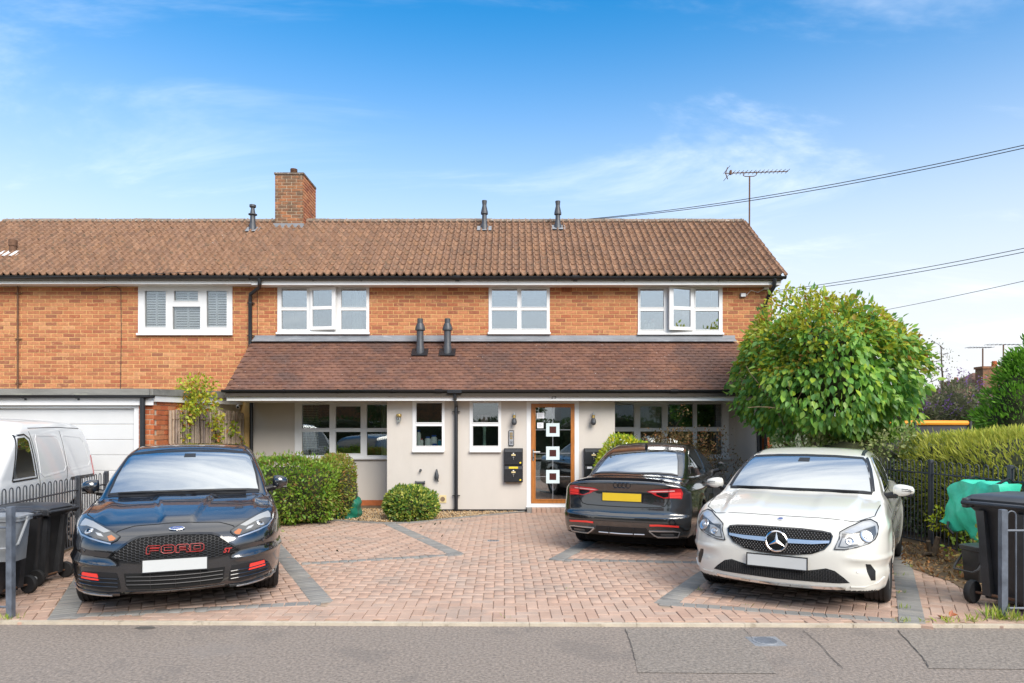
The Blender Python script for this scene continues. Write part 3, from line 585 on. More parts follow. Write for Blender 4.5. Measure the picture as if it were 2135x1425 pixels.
def tile_field(parent, name, x0, x1, ey, ez, pit, sl, rows, pw, tile, m, limit, tilt, jit, half=True, keyx=0.0):
    V0, F0_ = tile; me = bpy.data.meshes.new(name); me.from_pydata(V0, [], F0_); setmat(me, m)
    g = sl / rows; items = []
    for r in range(rows):
        n = int(round((x1 - x0) / pw)); off = (pw / 2 if (half and r % 2) else 0)
        for k in range(n + (1 if half and r % 2 == 0 else 0)):
            x = x0 + pw * (k + .5) + off
            if x > x1 + .01: continue
            d = r * g + random.gauss(0, jit); items.append((x + random.gauss(0, jit * .3), ey + d * math.cos(pit), ez + d * math.sin(pit), random.gauss(0, jit * 1.2), r))
    items.sort(key=lambda q: (q[4], abs(q[0] - keyx)))
    VV = np.array(V0); FF = np.array(F0_, dtype=object); big_V = []; big_F = []; n = 0
    for i, (x, y, z, rz, r) in enumerate(items):
        eu = (pit - tilt + random.gauss(0, .012), random.gauss(0, .01), rz)
        if i < limit: link(name, me, parent, loc=(x, y, z), rot=eu)
        else:
            M = Matrix.Translation((x, y, z)) @ Matrix((( 1, 0, 0, 0), (0, 1, 0, 0), (0, 0, 1, 0), (0, 0, 0, 1))); 
            from mathutils import Euler
            M = Matrix.Translation((x, y, z)) @ Euler(eu).to_matrix().to_4x4()
            Mn = np.array(M); Q = VV @ Mn[:3, :3].T + Mn[:3, 3]; big_V.append(Q); big_F += [tuple(a + n for a in f) for f in F0_]; n += len(VV)
    if big_V:
        me2 = bpy.data.meshes.new(name + 's'); me2.from_pydata(np.vstack(big_V).tolist(), [], big_F); setmat(me2, m); T(link(name + 's', me2, parent), kind='stuff')
tile_field(proof, 'plain_tile', PRX0, PRX1, EY, EZ, pitch, SL, 18, .166, plain_tile(.162, .20), 'plain_tile', 300, .125, .0035)
b = MB()                                                # lead flashing along the top of the porch roof
npan = 7
for i in range(npan):
    a = PRX0 + .04 + (PRX1 - PRX0 - .08) * i / npan; c = PRX0 + .04 + (PRX1 - PRX0 - .08) * (i + 1) / npan + .03; j = random.uniform(0, .004)
    b.add([(a, TY - .13, TZ - .055 - j + .05), (c, TY - .13, TZ - .055 - j + .05), (c, DW - .03, TZ + .07), (a, DW - .03, TZ + .07), (c, DW - .018 - j, FLASH + .04), (a, DW - .018 - j, FLASH + .04)], [(0, 1, 2, 3), (3, 2, 4, 5)])
b.build('lead_flashing', 'lead', house)
# fascia, soffit, gutter of the porch
FY = 13.16; fz0, fz1_ = PZ(836, FY), PZ(821, FY)
b = MB(); b.box(-5.50, 4.72, FY, FY + .025, fz0, fz1_ + .05); b.build('porch_fascia', 'white_board', house)
b = MB(); b.box(-5.50, 4.72, FY + .025, DW, fz0 + .004, fz0 + .014); b.build('porch_soffit', 'soffit', house)
def gutter(name, x0, x1, y, z, parent, r=.056, brackets=(), unions=()):
    V = []; F = []; n = 9; t = .006
    for xx in (x0, x1):
        for rr in (r, r - t):
            for k in range(n): a = math.pi + math.pi * k / (n - 1); V.append((xx, y + rr * math.cos(a), z + rr * math.sin(a)))
    m = 2 * n
    for k in range(n - 1): F += [(k, k + 1, m + k + 1, m + k), (n + k + 1, n + k, m + n + k, m + n + k + 1), (k + 1, k, n + k, n + k + 1), (m + k, m + k + 1, m + n + k + 1, m + n + k)]
    F += [(0, m, m + n, n), (n - 1, 2 * n - 1, m + 2 * n - 1, m + n - 1)]
    b = MB(); b.add(V, F); g = b.build(name, 'black_plastic', parent, smooth=True)
    for xx in (x0, x1): b = MB(); b.prism([(r * 1.02 * math.cos(math.pi + math.pi * k / 8), r * 1.02 * math.sin(math.pi + math.pi * k / 8)) for k in range(9)], lambda a, c: (xx - .004, y + a, z + c), lambda a, c: (xx + .004, y + a, z + c)); b.build('stop_end', 'black_plastic', g)
    for xx, wd, rr in [(q, .016, r + .006) for q in brackets] + [(q, .07, r + .009) for q in unions]:
        b = MB(); b.prism([((rr) * math.cos(math.pi + math.pi * k / 10), rr * math.sin(math.pi + math.pi * k / 10)) for k in range(11)] + [(rr, .008), (rr - .004, .008), (-rr, .008)], lambda a, c: (xx - wd, y + a, z + c), lambda a, c: (xx + wd, y + a, z + c)); b.box(xx - wd * .6, xx + wd * .6, y + .03, y + .075, z - rr - .02, z - rr * .4)
        b.build('gutter_bracket' if wd < .03 else 'gutter_union', 'black_plastic', g)
    return g
GY = 13.095; gz = PZ(813, GY)
gutter('porch_gutter', -5.56, 4.76, GY, gz, house, brackets=[PX(x_, GY) for x_ in (482, 593, 706, 819, 1076, 1186, 1295, 1528)], unions=[PX(x_, GY) for x_ in (915, 1405)])
# number 25
def text_mesh(txt, size, m, M, depth=.004, font_shear=0, bold=0.0):
    cu = bpy.data.curves.new('t', 'FONT'); cu.body = txt; cu.size = size; cu.extrude = depth; cu.align_x = 'CENTER'; cu.align_y = 'CENTER'; cu.shear = font_shear; cu.offset = bold
    o = bpy.data.objects.new('t', cu); COL.objects.link(o); bpy.context.view_layer.update()
    me = bpy.data.meshes.new_from_object(o); bpy.data.objects.remove(o); bpy.data.curves.remove(cu); me.transform(M); me.materials.clear(); setmat(me, m); return me
for ch, px_ in (('2', 1151.3), ('5', 1157.8)):
    link('house_number', text_mesh(ch, .085, 'black_plastic', Matrix.Translation((PX(px_, FY), FY - .005, PZ(828.7, FY))) @ Matrix.Rotation(R(90), 4, 'X')), house)
# downpipes
def downpipe(pts, r, parent, clips=(), name='downpipe', m='black_plastic'):
    b = MB(); b.tube(pts, r, 12); p = b.build(name, m, parent, smooth=True)
    for c in clips:
        b = MB(); b.lathe([(r + .006, -.015), (r + .006, .015)], 12, Matrix.Translation(c)); b.box(c[0] - .075, c[0] + .075, c[1] + r * .4, c[1] + r + .012, c[2] - .008, c[2] + .008); b.build('pipe_clip', m, p)
    return p
dpx = PX(951, 13.42); dz = gz
b = MB(); b.bbox(dpx - .14, dpx + .14, GY - .064, GY + .06, gz - .075, gz - .002, .01); b.build('gutter_outlet', 'black_plastic', house)
downpipe([(dpx, GY, gz - .06), (dpx, GY, gz - .14), (dpx, 13.41, gz - .30), (dpx, 13.42, gz - .36), (dpx, 13.42, 0.03)], .036, house, [(dpx, 13.42, PZ(859, 13.42)), (dpx, 13.42, PZ(1034, 13.42))])
downpipe([(PX(524, 14.4), 14.4, fz0 + .02), (PX(524, 14.4), 14.4, .0)], .038, house)
downpipe([(PX(1582.5, 13.15), 13.13, gz - .05), (PX(1582.5, 13.15), 13.13, .0)], .045, house)
# --- main roof (both houses): pantiles
MEY, MEZ = 14.08, PZ(575, 14.08); RY, RZ = 16.6, PZ(463, 16.6)
mp = math.atan2(RZ - MEZ, RY - MEY); MSL = math.hypot(RZ - MEZ, RY - MEY)
def pantile(w_, l_):
    n = 8; t = .030; V = []; F = []
    zf = lambda q: .062 * math.exp(-((q - .30) / .155) ** 2) + .012 * math.exp(-((q - 1.02) / .10) ** 2) - .008 * math.exp(-((q - .74) / .2) ** 2)
    for yy in (0, l_):
        for i in range(n + 1): q = i / n; V += [(-w_ / 2 + w_ * q, yy, zf(q)), (-w_ / 2 + w_ * q, yy, zf(q) + t)]
    k = 2 * (n + 1)
    for i in range(n): a = 2 * i; F += [(a, a + 2, a + 3, a + 1), (a + 1, a + 3, k + a + 3, k + a + 1)]
    F += [(0, 1, k + 1, k), (2 * n + 1, 2 * n, k + 2 * n, k + 2 * n + 1)]
    return V, F
SPLIT = -5.42
for hh, x0, x1, lab in ((house, SPLIT, 5.62, 'brown pantile roof ending at the right-hand gable'), (nhouse, -12.32, SPLIT, 'brown pantile roof running off to the left')):
    b = MB(); o_ = .03
    b.add([(x0, MEY + .03, MEZ - o_), (x1 - .02, MEY + .03, MEZ - o_), (x1 - .02, RY, RZ - o_), (x0, RY, RZ - o_), (x0, 2 * RY - MEY, MEZ - o_), (x1 - .02, 2 * RY - MEY, MEZ - o_), (x0, MEY + .03, MEZ - o_ - .05), (x1 - .02, MEY + .03, MEZ - o_ - .05), (x1 - .02, 2 * RY - MEY, MEZ - o_ - .05), (x0, 2 * RY - MEY, MEZ - o_ - .05)],
          [(0, 1, 2, 3), (3, 2, 5, 4), (0, 6, 7, 1), (6, 9, 8, 7), (4, 5, 8, 9), (1, 7, 8, 5, 2), (0, 3, 4, 9, 6)])
    rf = b.build('main_roof', 'roof_under', hh, label=lab)
    tile_field(rf, 'pantile', x0, x1 + .002, MEY, MEZ, mp, MSL, 12, .15, pantile(.153, .31), 'pantile', 300, .062, .004, half=False, keyx=0)
    x = x0
    while x < x1 - .1:
        xe = min(x + .45, x1); b = MB(); j = random.uniform(-.006, .006); pr = []
        for k in range(9): a = R(8) + R(164) * k / 8; pr.append((.125 * math.cos(a), .105 * math.sin(a) - .035 + j))
        pr += [(pr[-1][0] + .03, -.06), (pr[0][0] - .03, -.06)]
        b.prism(pr, lambda a, c: (x, RY + a, RZ + c), lambda a, c: (xe - .008, RY + a, RZ + c + random.uniform(-.001, .001))); b.build('ridge_tile', 'ridge', rf, smooth=True)
        x = xe
MFY = 14.2; 
b = MB(); b.box(SPLIT, 5.60, MFY, MFY + .025, PZ(594.5, MFY), PZ(580, MFY) + .03); b.build('fascia', 'white_board', house)
b = MB(); b.box(SPLIT, 5.60, MFY + .025, DW, PZ(594.5, MFY) + .006, PZ(594.5, MFY) + .016); b.build('soffit', 'soffit', house)
b = MB(); b.box(-12.3, SPLIT - .004, MFY, MFY + .025, PZ(592.5, MFY), PZ(578, MFY) + .03); b.build('fascia', 'white_board', nhouse)
b = MB(); b.box(-12.3, SPLIT - .004, MFY + .025, DW, PZ(592.5, MFY) + .006, PZ(592.5, MFY) + .016); b.build('soffit', 'soffit', nhouse)
MGY = 14.12; mgz = PZ(577, MGY)
gutter('main_gutter', SPLIT + .01, 5.66, MGY, mgz, house, brackets=[PX(x_, MGY) for x_ in (651, 752, 852, 1059, 1160, 1302, 1402, 1500)], unions=[PX(x_, MGY) for x_ in (953, 1200)])
gutter('main_gutter', -12.3, SPLIT - .01, MGY, mgz + .012, nhouse, brackets=[PX(x_, MGY) for x_ in (58, 164, 273, 378, 482)], unions=[PX(214, MGY)])
ux = PX(541, MGY); lx = PX(521, 14.4)
downpipe([(ux, MGY, mgz - .03), (ux, MGY + .01, mgz - .14), (ux - .05, 14.25, mgz - .2), (lx + .02, 14.38, mgz - .32), (lx, 14.42, mgz - .42), (lx, 14.42, PZ(732, 14.42))], .04, house, [(lx, 14.42, PZ(632, 14.42)), (lx, 14.42, PZ(700, 14.42))])
rx = PX(1612, 14.2); downpipe([(rx, MGY, mgz - .04), (rx, MGY + .02, mgz - .2), (rx - .05, 14.3, mgz - .35), (rx - .08, 14.42, mgz - .5), (rx - .08, 14.42, 0)], .042, house)
# --- neighbour wall, thin pipe and cables on it
NZ0 = PZ(818, DW)
nwall = plane_wall('wall', list(wall_rects(-12.2, XL - .002, 0, PZ(594, DW) + .1, [W1])), DW, .22, 'mortar', nhouse, label='orange brick wall in yellow mortar above the garage')
brick_courses(nwall, [(-12.2, XL - .002, NZ0 - .15, PZ(594, DW))], [W1], DW, .251, .0815, 'brick', 300, z_ref=FLASH)
b = MB(); b.box(-12.3, -12.1, DW + .22, 19, 0, SOF); b.box(-12.1, XL, 18.8, 19, 0, SOF); b.build('rear_wall', 'brick_old_shaded', nhouse)
downpipe([(PX(37, 14.45), 14.45, PZ(594, 14.45)), (PX(37, 14.45), 14.45, NZ0 - .1)], .016, nhouse, [(PX(37, 14.45), 14.45, PZ(y_, 14.45)) for y_ in (612, 707, 799)], 'waste_pipe', 'rust')
b = MB(); b.tube([(PX(197, 14.47), 14.47, PZ(605, 14.47)), (PX(220, 14.47), 14.47, PZ(599, 14.47)), (PX(243, 14.47), 14.47, PZ(598, 14.47)), (PX(252, 14.47), 14.47, PZ(606, 14.47)), (PX(253, 14.47), 14.47, PZ(700, 14.47)), (PX(251, 14.47), 14.47, NZ0 - .1)], .006, 5); b.build('wall_cable', 'cable', nhouse)
b = MB(); b.tube([(PX(535, 14.45), 14.49, PZ(y_, 14.45)) for y_ in (605, 640, 700)], .005, 5); b.build('wall_cable', 'cable', house)
# --- plantation shutters behind the neighbour's glass
for (a, c, d, e, mid) in ((299, 348, 603, 686, 323), (360, 416, 603, 690, 389), (428, 476, 603, 686, 449)):
    x0, x1, z0, z1 = rectpx(a, c, d, e, DW); sh = thing('window_shutter', 'white slatted shutter behind the %s light of the neighbour window' % {323: 'left', 389: 'middle', 449: 'right'}[mid], 'shutter', ((x0 + x1) / 2, DW + .1, z0), group='shutters in the neighbour window')
    b = MB(); xm = PX(mid, DW); y0 = DW + .075
    for p_, q_ in ((x0, x0 + .03), (x1 - .03, x1)): b.box(p_, q_, y0, y0 + .03, z0, z1)
    b.box(xm - .016, xm + .016, y0 - .012, y0 + .03, z0, z1); b.box(x0 + .03, x1 - .03, y0 + .002, y0 + .028, z0, z0 + .05); b.box(x0 + .03, x1 - .03, y0 + .002, y0 + .028, z1 - .05, z1); b.build('stile', 'shutter', sh)
    z = z0 + .055
    while z < z1 - .05:
        V = [(x0 + .031, y0 + .002, z), (x1 - .031, y0 + .002, z), (x1 - .031, y0 + .022, z + .037), (x0 + .031, y0 + .022, z + .037)]; b = MB(); b.add(V + [(p[0], p[1] + .006, p[2] - .003) for p in V], [(0, 1, 2, 3), (7, 6, 5, 4), (0, 4, 5, 1), (2, 6, 7, 3)]); b.build('slat', 'shutter', sh); z += .054
# --- chimney
CH0, CH1, CHX0, CHX1 = 16.3, 17.32, -5.66, -4.98; ctop = PZ(364, CH0)
b = MB(); b.box(CHX0 + .01, CHX1 - .01, CH0 + .01, CH1 - .01, 5.9, ctop - .01); chim = b.build('chimney', 'mortar_pale', house)
CB = PZ(468, CH0)
brick_courses(chim, [(CHX0, CHX1, CB, ctop)], [], CH0 + .008, .229, .0775, 'brick_old_shaded', 60, z_ref=CB)  # front face away from the sun: its shade is put into the darker brick colour
brick_courses(chim, [(CH0 + .01, CH1, CB, ctop)], [], -CHX1 + .002, .229, .0775, 'brick', 60, swap=lambda p: (-p[1], p[0], p[2]), z_ref=CB, shift=.06)  # sunlit side face: the light is painted in with the brighter brick
b = MB(); b.box(CHX0 - .015, CHX1 + .015, CH0 - .02, CH1 + .01, ctop - .005, ctop + .04); b.build('chimney_cap', 'ridge', chim)
b = MB(); b.box(CHX0 + .05, CHX1 - .06, CH0 + .45, CH1 - .2, ctop + .04, ctop + .12); b.build('tile_capping', 'brick_red', chim)
b = MB(); pr = []
for i in range(6): zb = ctop + .04 + i * .034; pr += [(.068, zb), (.085, zb + .006), (.085, zb + .022), (.068, zb + .028)]
b.lathe(pr, 14, Matrix.Translation((PX(610, 16.5), 16.6, 0))); b.build('chimney_cowl', 'rust', chim)
b = MB(); b.box(CHX0 - .03, CHX1 + .02, CH0 - .045, CH0 + .01, CB - .16, CB + .01)
b.add([(CHX0 - .07, CH0 - .14, CB - .175), (CHX1 + .07, CH0 - .14, CB - .175), (CHX1 + .05, CH0 - .02, CB - .06), (CHX0 - .05, CH0 - .02, CB - .06)], [(0, 1, 2, 3)])
b.add([(CHX1 + .012, CH0 - .04, CB - .16), (CHX1 + .13, CH0 + .05, CB - .06), (CHX1 + .13, CH0 + .32, CB + .1), (CHX1 + .012, CH0 + .32, CB + .24)], [(0, 1, 2, 3)]); b.build('chimney_flashing', 'lead', chim)
# --- flues and vents on the roofs
def roof_z(y): return MEZ + (y - MEY) * math.tan(mp)
def flue(px_, y, ytop, parent, kind, lab=None):
    x = PX(px_, y); z0 = roof_z(y) if y > 14.3 else EZ + (y - EY) * math.tan(pitch); z1 = PZ(ytop, y); h = z1 - z0; Mx = Matrix.Translation((x, y, z0)); b = MB(); r = .055 if kind != 'soil' else .052
    if kind == 'square': 
        b.lathe([(.085, -.05), (.085, .14), (.072, .18), (.072, h - .24), (.105, h - .24), (.105, h - .20), (.07, h - .10), (.06, h - .10), (.06, h)], 16, Mx)
    elif kind == 'cone': b.lathe([(.1, -.08), (.085, .1), (.06, .16), (.055, h - .32), (.085, h - .32), (.085, h - .28), (.05, h - .12), (.05, h - .1), (.06, h - .02), (.06, h)], 16, Mx)
    else: b.lathe([(.1, -.08), (.075, .16), (.062, .18), (.058, h * .6), (.10, h * .62), (.10, h * .65), (.06, h * .67), (.04, h * .88), (.075, h * .92), (.075, h)], 16, Mx)
    f = b.build('flue_pipe', 'grey_plastic', parent, smooth=True)
    pt = mp if y > 14.3 else pitch; b = MB(); s_ = .17; c, d = math.cos(pt), math.sin(pt)
    b.add([(x - s_, y - s_ * c, z0 - s_ * d + .065), (x + s_, y - s_ * c, z0 - s_ * d + .065), (x + s_, y + s_ * c * .5, z0 + s_ * d * .5 + .07), (x - s_, y + s_ * c * .5, z0 + s_ * d * .5 + .07)], [(0, 1, 2, 3)]); b.build('flue_flashing', 'lead' if y > 14.3 else 'black_plastic', f)
flue(527, 16.1, 428, nhouse, 'soil'); flue(1010, 16.15, 419, house, 'cone'); flue(1163, 16.2, 420, house, 'cone'); flue(876, 14.1, 665, house, 'square'); flue(933, 14.1, 665, house, 'square')
vx = PX(27, 15.0); b = MB(); b.lathe([(.075, -.05), (.07, .16), (.085, .17), (.085, .3), (.06, .32)], 12, Matrix.Translation((vx, 15.0, roof_z(15.0)))); vo = b.build('roof_vent', 'rust', nhouse, smooth=True)
b = MB(); b.add([(vx - .24, 14.78, roof_z(14.78) + .07), (vx + .22, 14.78, roof_z(14.78) + .07), (vx + .2, 15.0, roof_z(15) + .07), (vx - .2, 15.0, roof_z(15) + .07)], [(0, 1, 2, 3)]); b.build('vent_flashing', 'upvc', vo)
# --- flat-roofed garage of the neighbour
GD = 11.0; GX1 = PX(320, GD); GS1 = PX(503, DW)
b = MB(); gdx = PX(279, GD)
for i in range(8):
    zt = PZ(853, GD) - i * .25; b.bbox(-11.2, gdx, GD + .06, GD + .10, max(.02, zt - .247), zt, .008); 
    g_ = b.build('garage_door_panel', 'garage_white', nhouse); b = MB()
b = MB(); b.box(gdx, PX(289, GD), GD + .01, GD + .09, 0, PZ(846, GD)); b.box(-11.2, gdx, GD + .01, GD + .09, PZ(852, GD), PZ(846, GD)); b.build('garage_door_frame', 'upvc', nhouse)
b = MB(); px0 = PX(289, GD); b.box(px0, GX1 - .01, GD + .012, GD + .24, 0, PZ(838, GD)); gp = b.build('garage_pier', 'mortar_pale', nhouse)
brick_courses(gp, [(px0, GX1, .0, PZ(838, GD))], [], GD + .01, .229, .0815, 'brick_red', 200)
sdir = Vector((GS1 - GX1, DW - GD, 0)); slen = sdir.length; sdir.normalize(); snor = Vector((sdir.y, -sdir.x, 0))
def gside(a, o, z): return (GX1 + sdir.x * a + snor.x * o, GD + sdir.y * a + snor.y * o, z)
b = MB(); b.prism([(0.02, 0), (slen, 0), (slen, PZ(838, GD) + .06), (0.02, PZ(838, GD))], lambda a, z: gside(a, -.012, z), lambda a, z: gside(a, -.2, z)); gsw = b.build('garage_side_wall', 'mortar_pale', nhouse)
brick_courses(gsw, [(0.015, slen - .05, .0, PZ(839, GD))], [], .0, .229, .0815, 'brick_red', 150, swap=lambda p: gside(p[0], -p[1] - .012 + 0, p[2]) if abs(p[2]) > -1 else p, shift=.02) if False else None
bs = MB()
for r in range(26):
    a = -.0 + (r % 2) * .11
    while a < .95:
        a0, a1 = max(a, .015), min(a + .218, .95)
        if a1 - a0 > .03: bs.prism([(a0, r * .0815), (a1, r * .0815), (a1, r * .0815 + .07), (a0, r * .0815 + .07)], lambda q, z: gside(q, .004, z), lambda q, z: gside(q, -.03, z))
        a += .229
T(bs.build('bricks', 'brick_red', gsw), kind='stuff')
gz1, gz0_ = PZ(812, GD), PZ(825, GD)
b = MB(); b.box(-12, GX1 + .01, GD - .16, GD - .03, gz0_, gz1); b.build('garage_roof_edge', 'felt', nhouse)
b = MB(); b.add([(-12, GD - .15, gz1 - .01), (GX1 + .0, GD - .15, gz1 - .01), (GS1 + .0, DW, gz1 + .12), (-12, DW, gz1 + .12)], [(0, 1, 2, 3)]); b.build('garage_roof', 'felt', nhouse)
b = MB(); b.prism([(-.12, gz0_), (slen, gz0_ + .08), (slen, gz1 + .13), (-.12, gz1)], lambda a, z: gside(a, .06, z), lambda a, z: gside(a, .0, z)); b.build('garage_roof_edge', 'felt', nhouse)
b = MB(); b.prism([(-.02, gz0_ - .10), (slen, gz0_ - .04), (slen, gz0_ + .078), (-.02, gz0_ - .004)], lambda a, z: gside(a, .035, z), lambda a, z: gside(a, .005, z)); b.build('garage_fascia', 'white_board', nhouse)
b = MB(); b.box(-12, GX1 + .02, GD - .06, GD - .03, PZ(845.5, GD), gz0_ - .003); b.build('garage_fascia', 'white_board', nhouse)
gutter('garage_gutter', -12, GX1 + .06, GD - .12, PZ(826, GD), nhouse, r=.045, brackets=[PX(x_, GD) for x_ in (60, 170)])
downpipe([(PX(297, GD - .1), GD - .1, PZ(829, GD)), (PX(297, GD - .1), GD - .09, 0.0)], .04, nhouse)
# --- cane screen along the garage side, climbing plant comes later
cs = thing('cane_screen', 'weathered bamboo cane screen fixed along the garage side wall', 'screen', gside(1.5, .1, 0))
a = .42; CM = {}
while a < slen - .02:
    zt = 1.98 + random.uniform(-.03, .02) - .0 * a; b = MB(); p = gside(a, .055 + random.uniform(-.008, .008), 0); q = gside(a + random.uniform(-.012, .012), .055 + random.uniform(-.006, .006), zt)
    b.tube([p, q], random.uniform(.019, .025), 7); b.build('cane', 'cane', cs); a += random.uniform(.075, .10)
for z in (.3, .8, 1.3, 1.8): b = MB(); b.tube([gside(.41, .07, z), gside(slen - .02, .07, z + .02)], .004, 5); b.build('binding_wire', 'rust', cs)
b = MB(); b.box(GS1 - .06, PX(508, DW), DW - .05, DW - .02, 0, PZ(861, DW)); b.build('edge_board', 'bark', cs)
# ------------------------------------------------------------------ things fixed to the house front
def wall_lamp(px_, py_, old, label):
    x, z = PX(px_, DP), PZ(py_, DP); t = thing('wall_lamp', label, 'wall lamp', (x, DP, z), group='wall lamps on the porch front'); y = DP
    My = lambda yy, zz_: Matrix.Translation((x, yy, zz_))
    if old:
        b = MB(); b.lathe([(.035, 0), (.045, .012), (.02, .02)], 14, My(y - .02, z) @ Matrix.Rotation(R(90), 4, 'X')); b.build('back_plate', 'brass', t)
        b = MB(); b.lathe([(.03, .045), (.052, .035), (.055, .01), (.03, -.01)], 14, My(y - .075, z)); b.build('lamp_cap', 'brass', t)
        b = MB(); b.lathe([(.018, 0), (.04, -.02), (.042, -.07), (.02, -.11), (.006, -.12)], 14, My(y - .075, z - .008)); b.build('glass_shade', 'pane', t)
    else:
        b = MB(); b.lathe([(.04, 0), (.04, .018)], 16, My(y, z + .05) @ Matrix.Rotation(R(90), 4, 'X')); b.build('back_plate', 'steel', t)
        b = MB(); b.tube([(x, y - .02, z + .05), (x, y - .06, z + .11), (x, y - .10, z + .10), (x, y - .105, z + .05)], .008, 8); b.build('arm', 'steel', t)
        b = MB(); b.lathe([(.016, .06), (.028, .05), (.03, .0), (.022, -.01)], 14, My(y - .105, z)); b.build('lamp_holder', 'brass', t)
        b = MB(); b.lathe([(.025, .0), (.045, -.03), (.055, -.09), (.04, -.13), (.012, -.145)], 16, My(y - .105, z)); b.build('glass_shade', 'grey_plastic', t)
wall_lamp(833, 868, True, 'small brass wall lamp with clear shade left of the bottle window')
wall_lamp(1072, 872, False, 'brass and steel wall lamp between keypad and window, left of the door')
wall_lamp(1236, 872, False, 'brass and steel wall lamp right of the amber front door')
ic = thing('door_intercom', 'silver intercom panel with four brass buttons above the black letterboxes', 'intercom', (PX(1066, DP), DP, PZ(930, DP)))
x, z = PX(1066, DP), PZ(914, DP); b = MB(); b.bbox(x - .055, x + .055, DP - .03, DP, z - .155, z + .155, .012); b.build('back_box', 'black_plastic', ic)
b = MB(); b.bbox(x - .044, x + .044, DP - .036, DP - .03, z - .143, z + .143, .003); b.build('face_plate', 'galv', ic)
for i in range(4): b = MB(); b.bbox(x - .028, x + .028, DP - .044, DP - .036, z + .10 - i * .035 - .011, z + .10 - i * .035 + .011, .003); b.build('call_button', 'brass', ic)
b = MB()
for i in range(5): b.box(x - .025, x + .025, DP - .038, DP - .036, z - .06 - i * .014, z - .055 - i * .014)
b.build('speaker_slot', 'black_plastic', ic)
def letterbox(px0, px1, py0, py1, label, yellow):
    x0, x1, z0, z1 = rectpx(px0, px1, py0, py1, DP); t = thing('letterbox', label, 'letterbox', ((x0 + x1) / 2, DP, z0), group='letterboxes by the front door')
    b = MB(); b.bbox(x0, x1, DP - .11, DP, z0, z1, .006); b.build('body', 'black_plastic', t); w_, h_ = x1 - x0, z1 - z0; xm = (x0 + x1) / 2
    b = MB(); b.bbox(x0 + .012, x1 - .012, DP - .118, DP - .11, z1 - .075, z1 - .015, .003); fl = b.build('slot_flap', 'grey_plastic', t)
    b = MB(); b.bbox(x0 + .01, x1 - .01, DP - .115, DP - .11, z0 + .012, z1 - .085, .002); b.build('front_door_panel', 'black_plastic', t)
    b = MB(); b.box(xm - .04, xm + .04, DP - .118, DP - .1152, z1 - .145, z1 - .115); b.build('name_plate', 'cream_plastic', t)
    b = MB(); b.lathe([(.013, 0), (.013, .012)], 10, Matrix.Translation((xm, DP - .1151, z1 - .10)) @ Matrix.Rotation(R(90), 4, 'X')); b.build('rivet', 'upvc', t)
    b = MB(); b.lathe([(.016, 0), (.014, .014)], 12, Matrix.Translation((xm, DP - .1151, z1 - .175)) @ Matrix.Rotation(R(90), 4, 'X')); lk = b.build('lock', 'steel', t)
    b = MB(); b.box(xm - .004, xm + .004, DP - .135, DP - .129, z1 - .22, z1 - .17); b.build('key', 'steel', lk)
    if yellow: b = MB(); b.lathe([(.018, 0), (.018, .003)], 14, Matrix.Translation((x1 - .05, DP - .1152, z0 + .045)) @ Matrix.Rotation(R(90), 4, 'X')); b.build('yellow_sticker', 'yellow_plastic', t)
    return t, xm, z1
letterbox(1051, 1090, 935, 969.5, 'upper black letterbox with round yellow sticker left of the door', True)
t, xm, z1 = letterbox(1051, 1090, 970.5, 1005, 'lower black letterbox with yellow slot label left of the door', True); b = MB(); b.box(xm - .09, xm + .09, DP - .1215, DP - .1185, z1 - .06, z1 - .022); b.build('yellow_label', 'yellow_plastic', t)
letterbox(1217, 1256, 935, 969.5, 'upper black letterbox between the door and the black saloon', False)
t, xm, z1 = letterbox(1217, 1256, 970.5, 1005, 'lower black letterbox half hidden by the black saloon, with white label', False); b = MB(); b.box(xm - .13, xm - .03, DP - .1215, DP - .1185, z1 - .062, z1 - .02); b.build('white_label', 'white_paper', t)
# tap with cover, spout, bracket, drain vent
x, z = PX(911, DP), PZ(992, DP); tp = thing('tap_cover', 'dark padded cover tied over the outdoor tap', 'tap cover', (x, DP, z - .12)); b = MB(); b.lathe([(.012, .13), (.028, .07), (.045, .0), (.042, -.05), (.03, -.075)], 12, Matrix.Translation((x, DP - .05, z))); b.build('cover', 'grey_plastic', tp, smooth=True)
b = MB(); b.tube([(x + .02, DP - .05, z - .07), (x + .03, DP - .05, z - .12)], .012, 7); b.build('cord_toggle', 'black_plastic', tp); b = MB(); b.tube([(x, DP, z - .02), (x, DP - .05, z - .02)], .014, 8); b.build('tap_stub', 'brass', tp)
x, z = PX(876.5, DP), PZ(1006.5, DP); hr = thing('hose_bracket', 'dark wall bracket shaped like a bobbin above the round bush', 'bracket', (x, DP, z)); b = MB(); b.tube([(x - .075, DP - .05, z), (x + .075, DP - .05, z)], .026, 12); b.build('bar', 'grey_plastic', hr)
for s_ in (-1, 1): b = MB(); b.lathe([(.036, -.012), (.036, .012)], 14, Matrix.Translation((x + s_ * .085, DP - .05, z)) @ Matrix.Rotation(R(90), 4, 'Y')); b.box(x + s_ * .085 - .01, x + s_ * .085 + .01, DP - .05, DP, z - .012, z + .012); b.build('flange', 'grey_plastic', hr)
x, z = PX(877, DP), PZ(981, DP); ps = thing('pipe_stub', 'tiny dark pipe stub on the wall above the bobbin bracket', 'pipe', (x, DP, z)); b = MB(); b.tube([(x, DP, z), (x, DP - .05, z), (x - .004, DP - .062, z - .035)], .017, 9); b.build('elbow', 'black_plastic', ps); b = MB(); b.lathe([(.026, 0), (.026, .008)], 12, Matrix.Translation((x, DP, z)) @ Matrix.Rotation(R(90), 4, 'X')); b.build('collar', 'grey_plastic', ps)
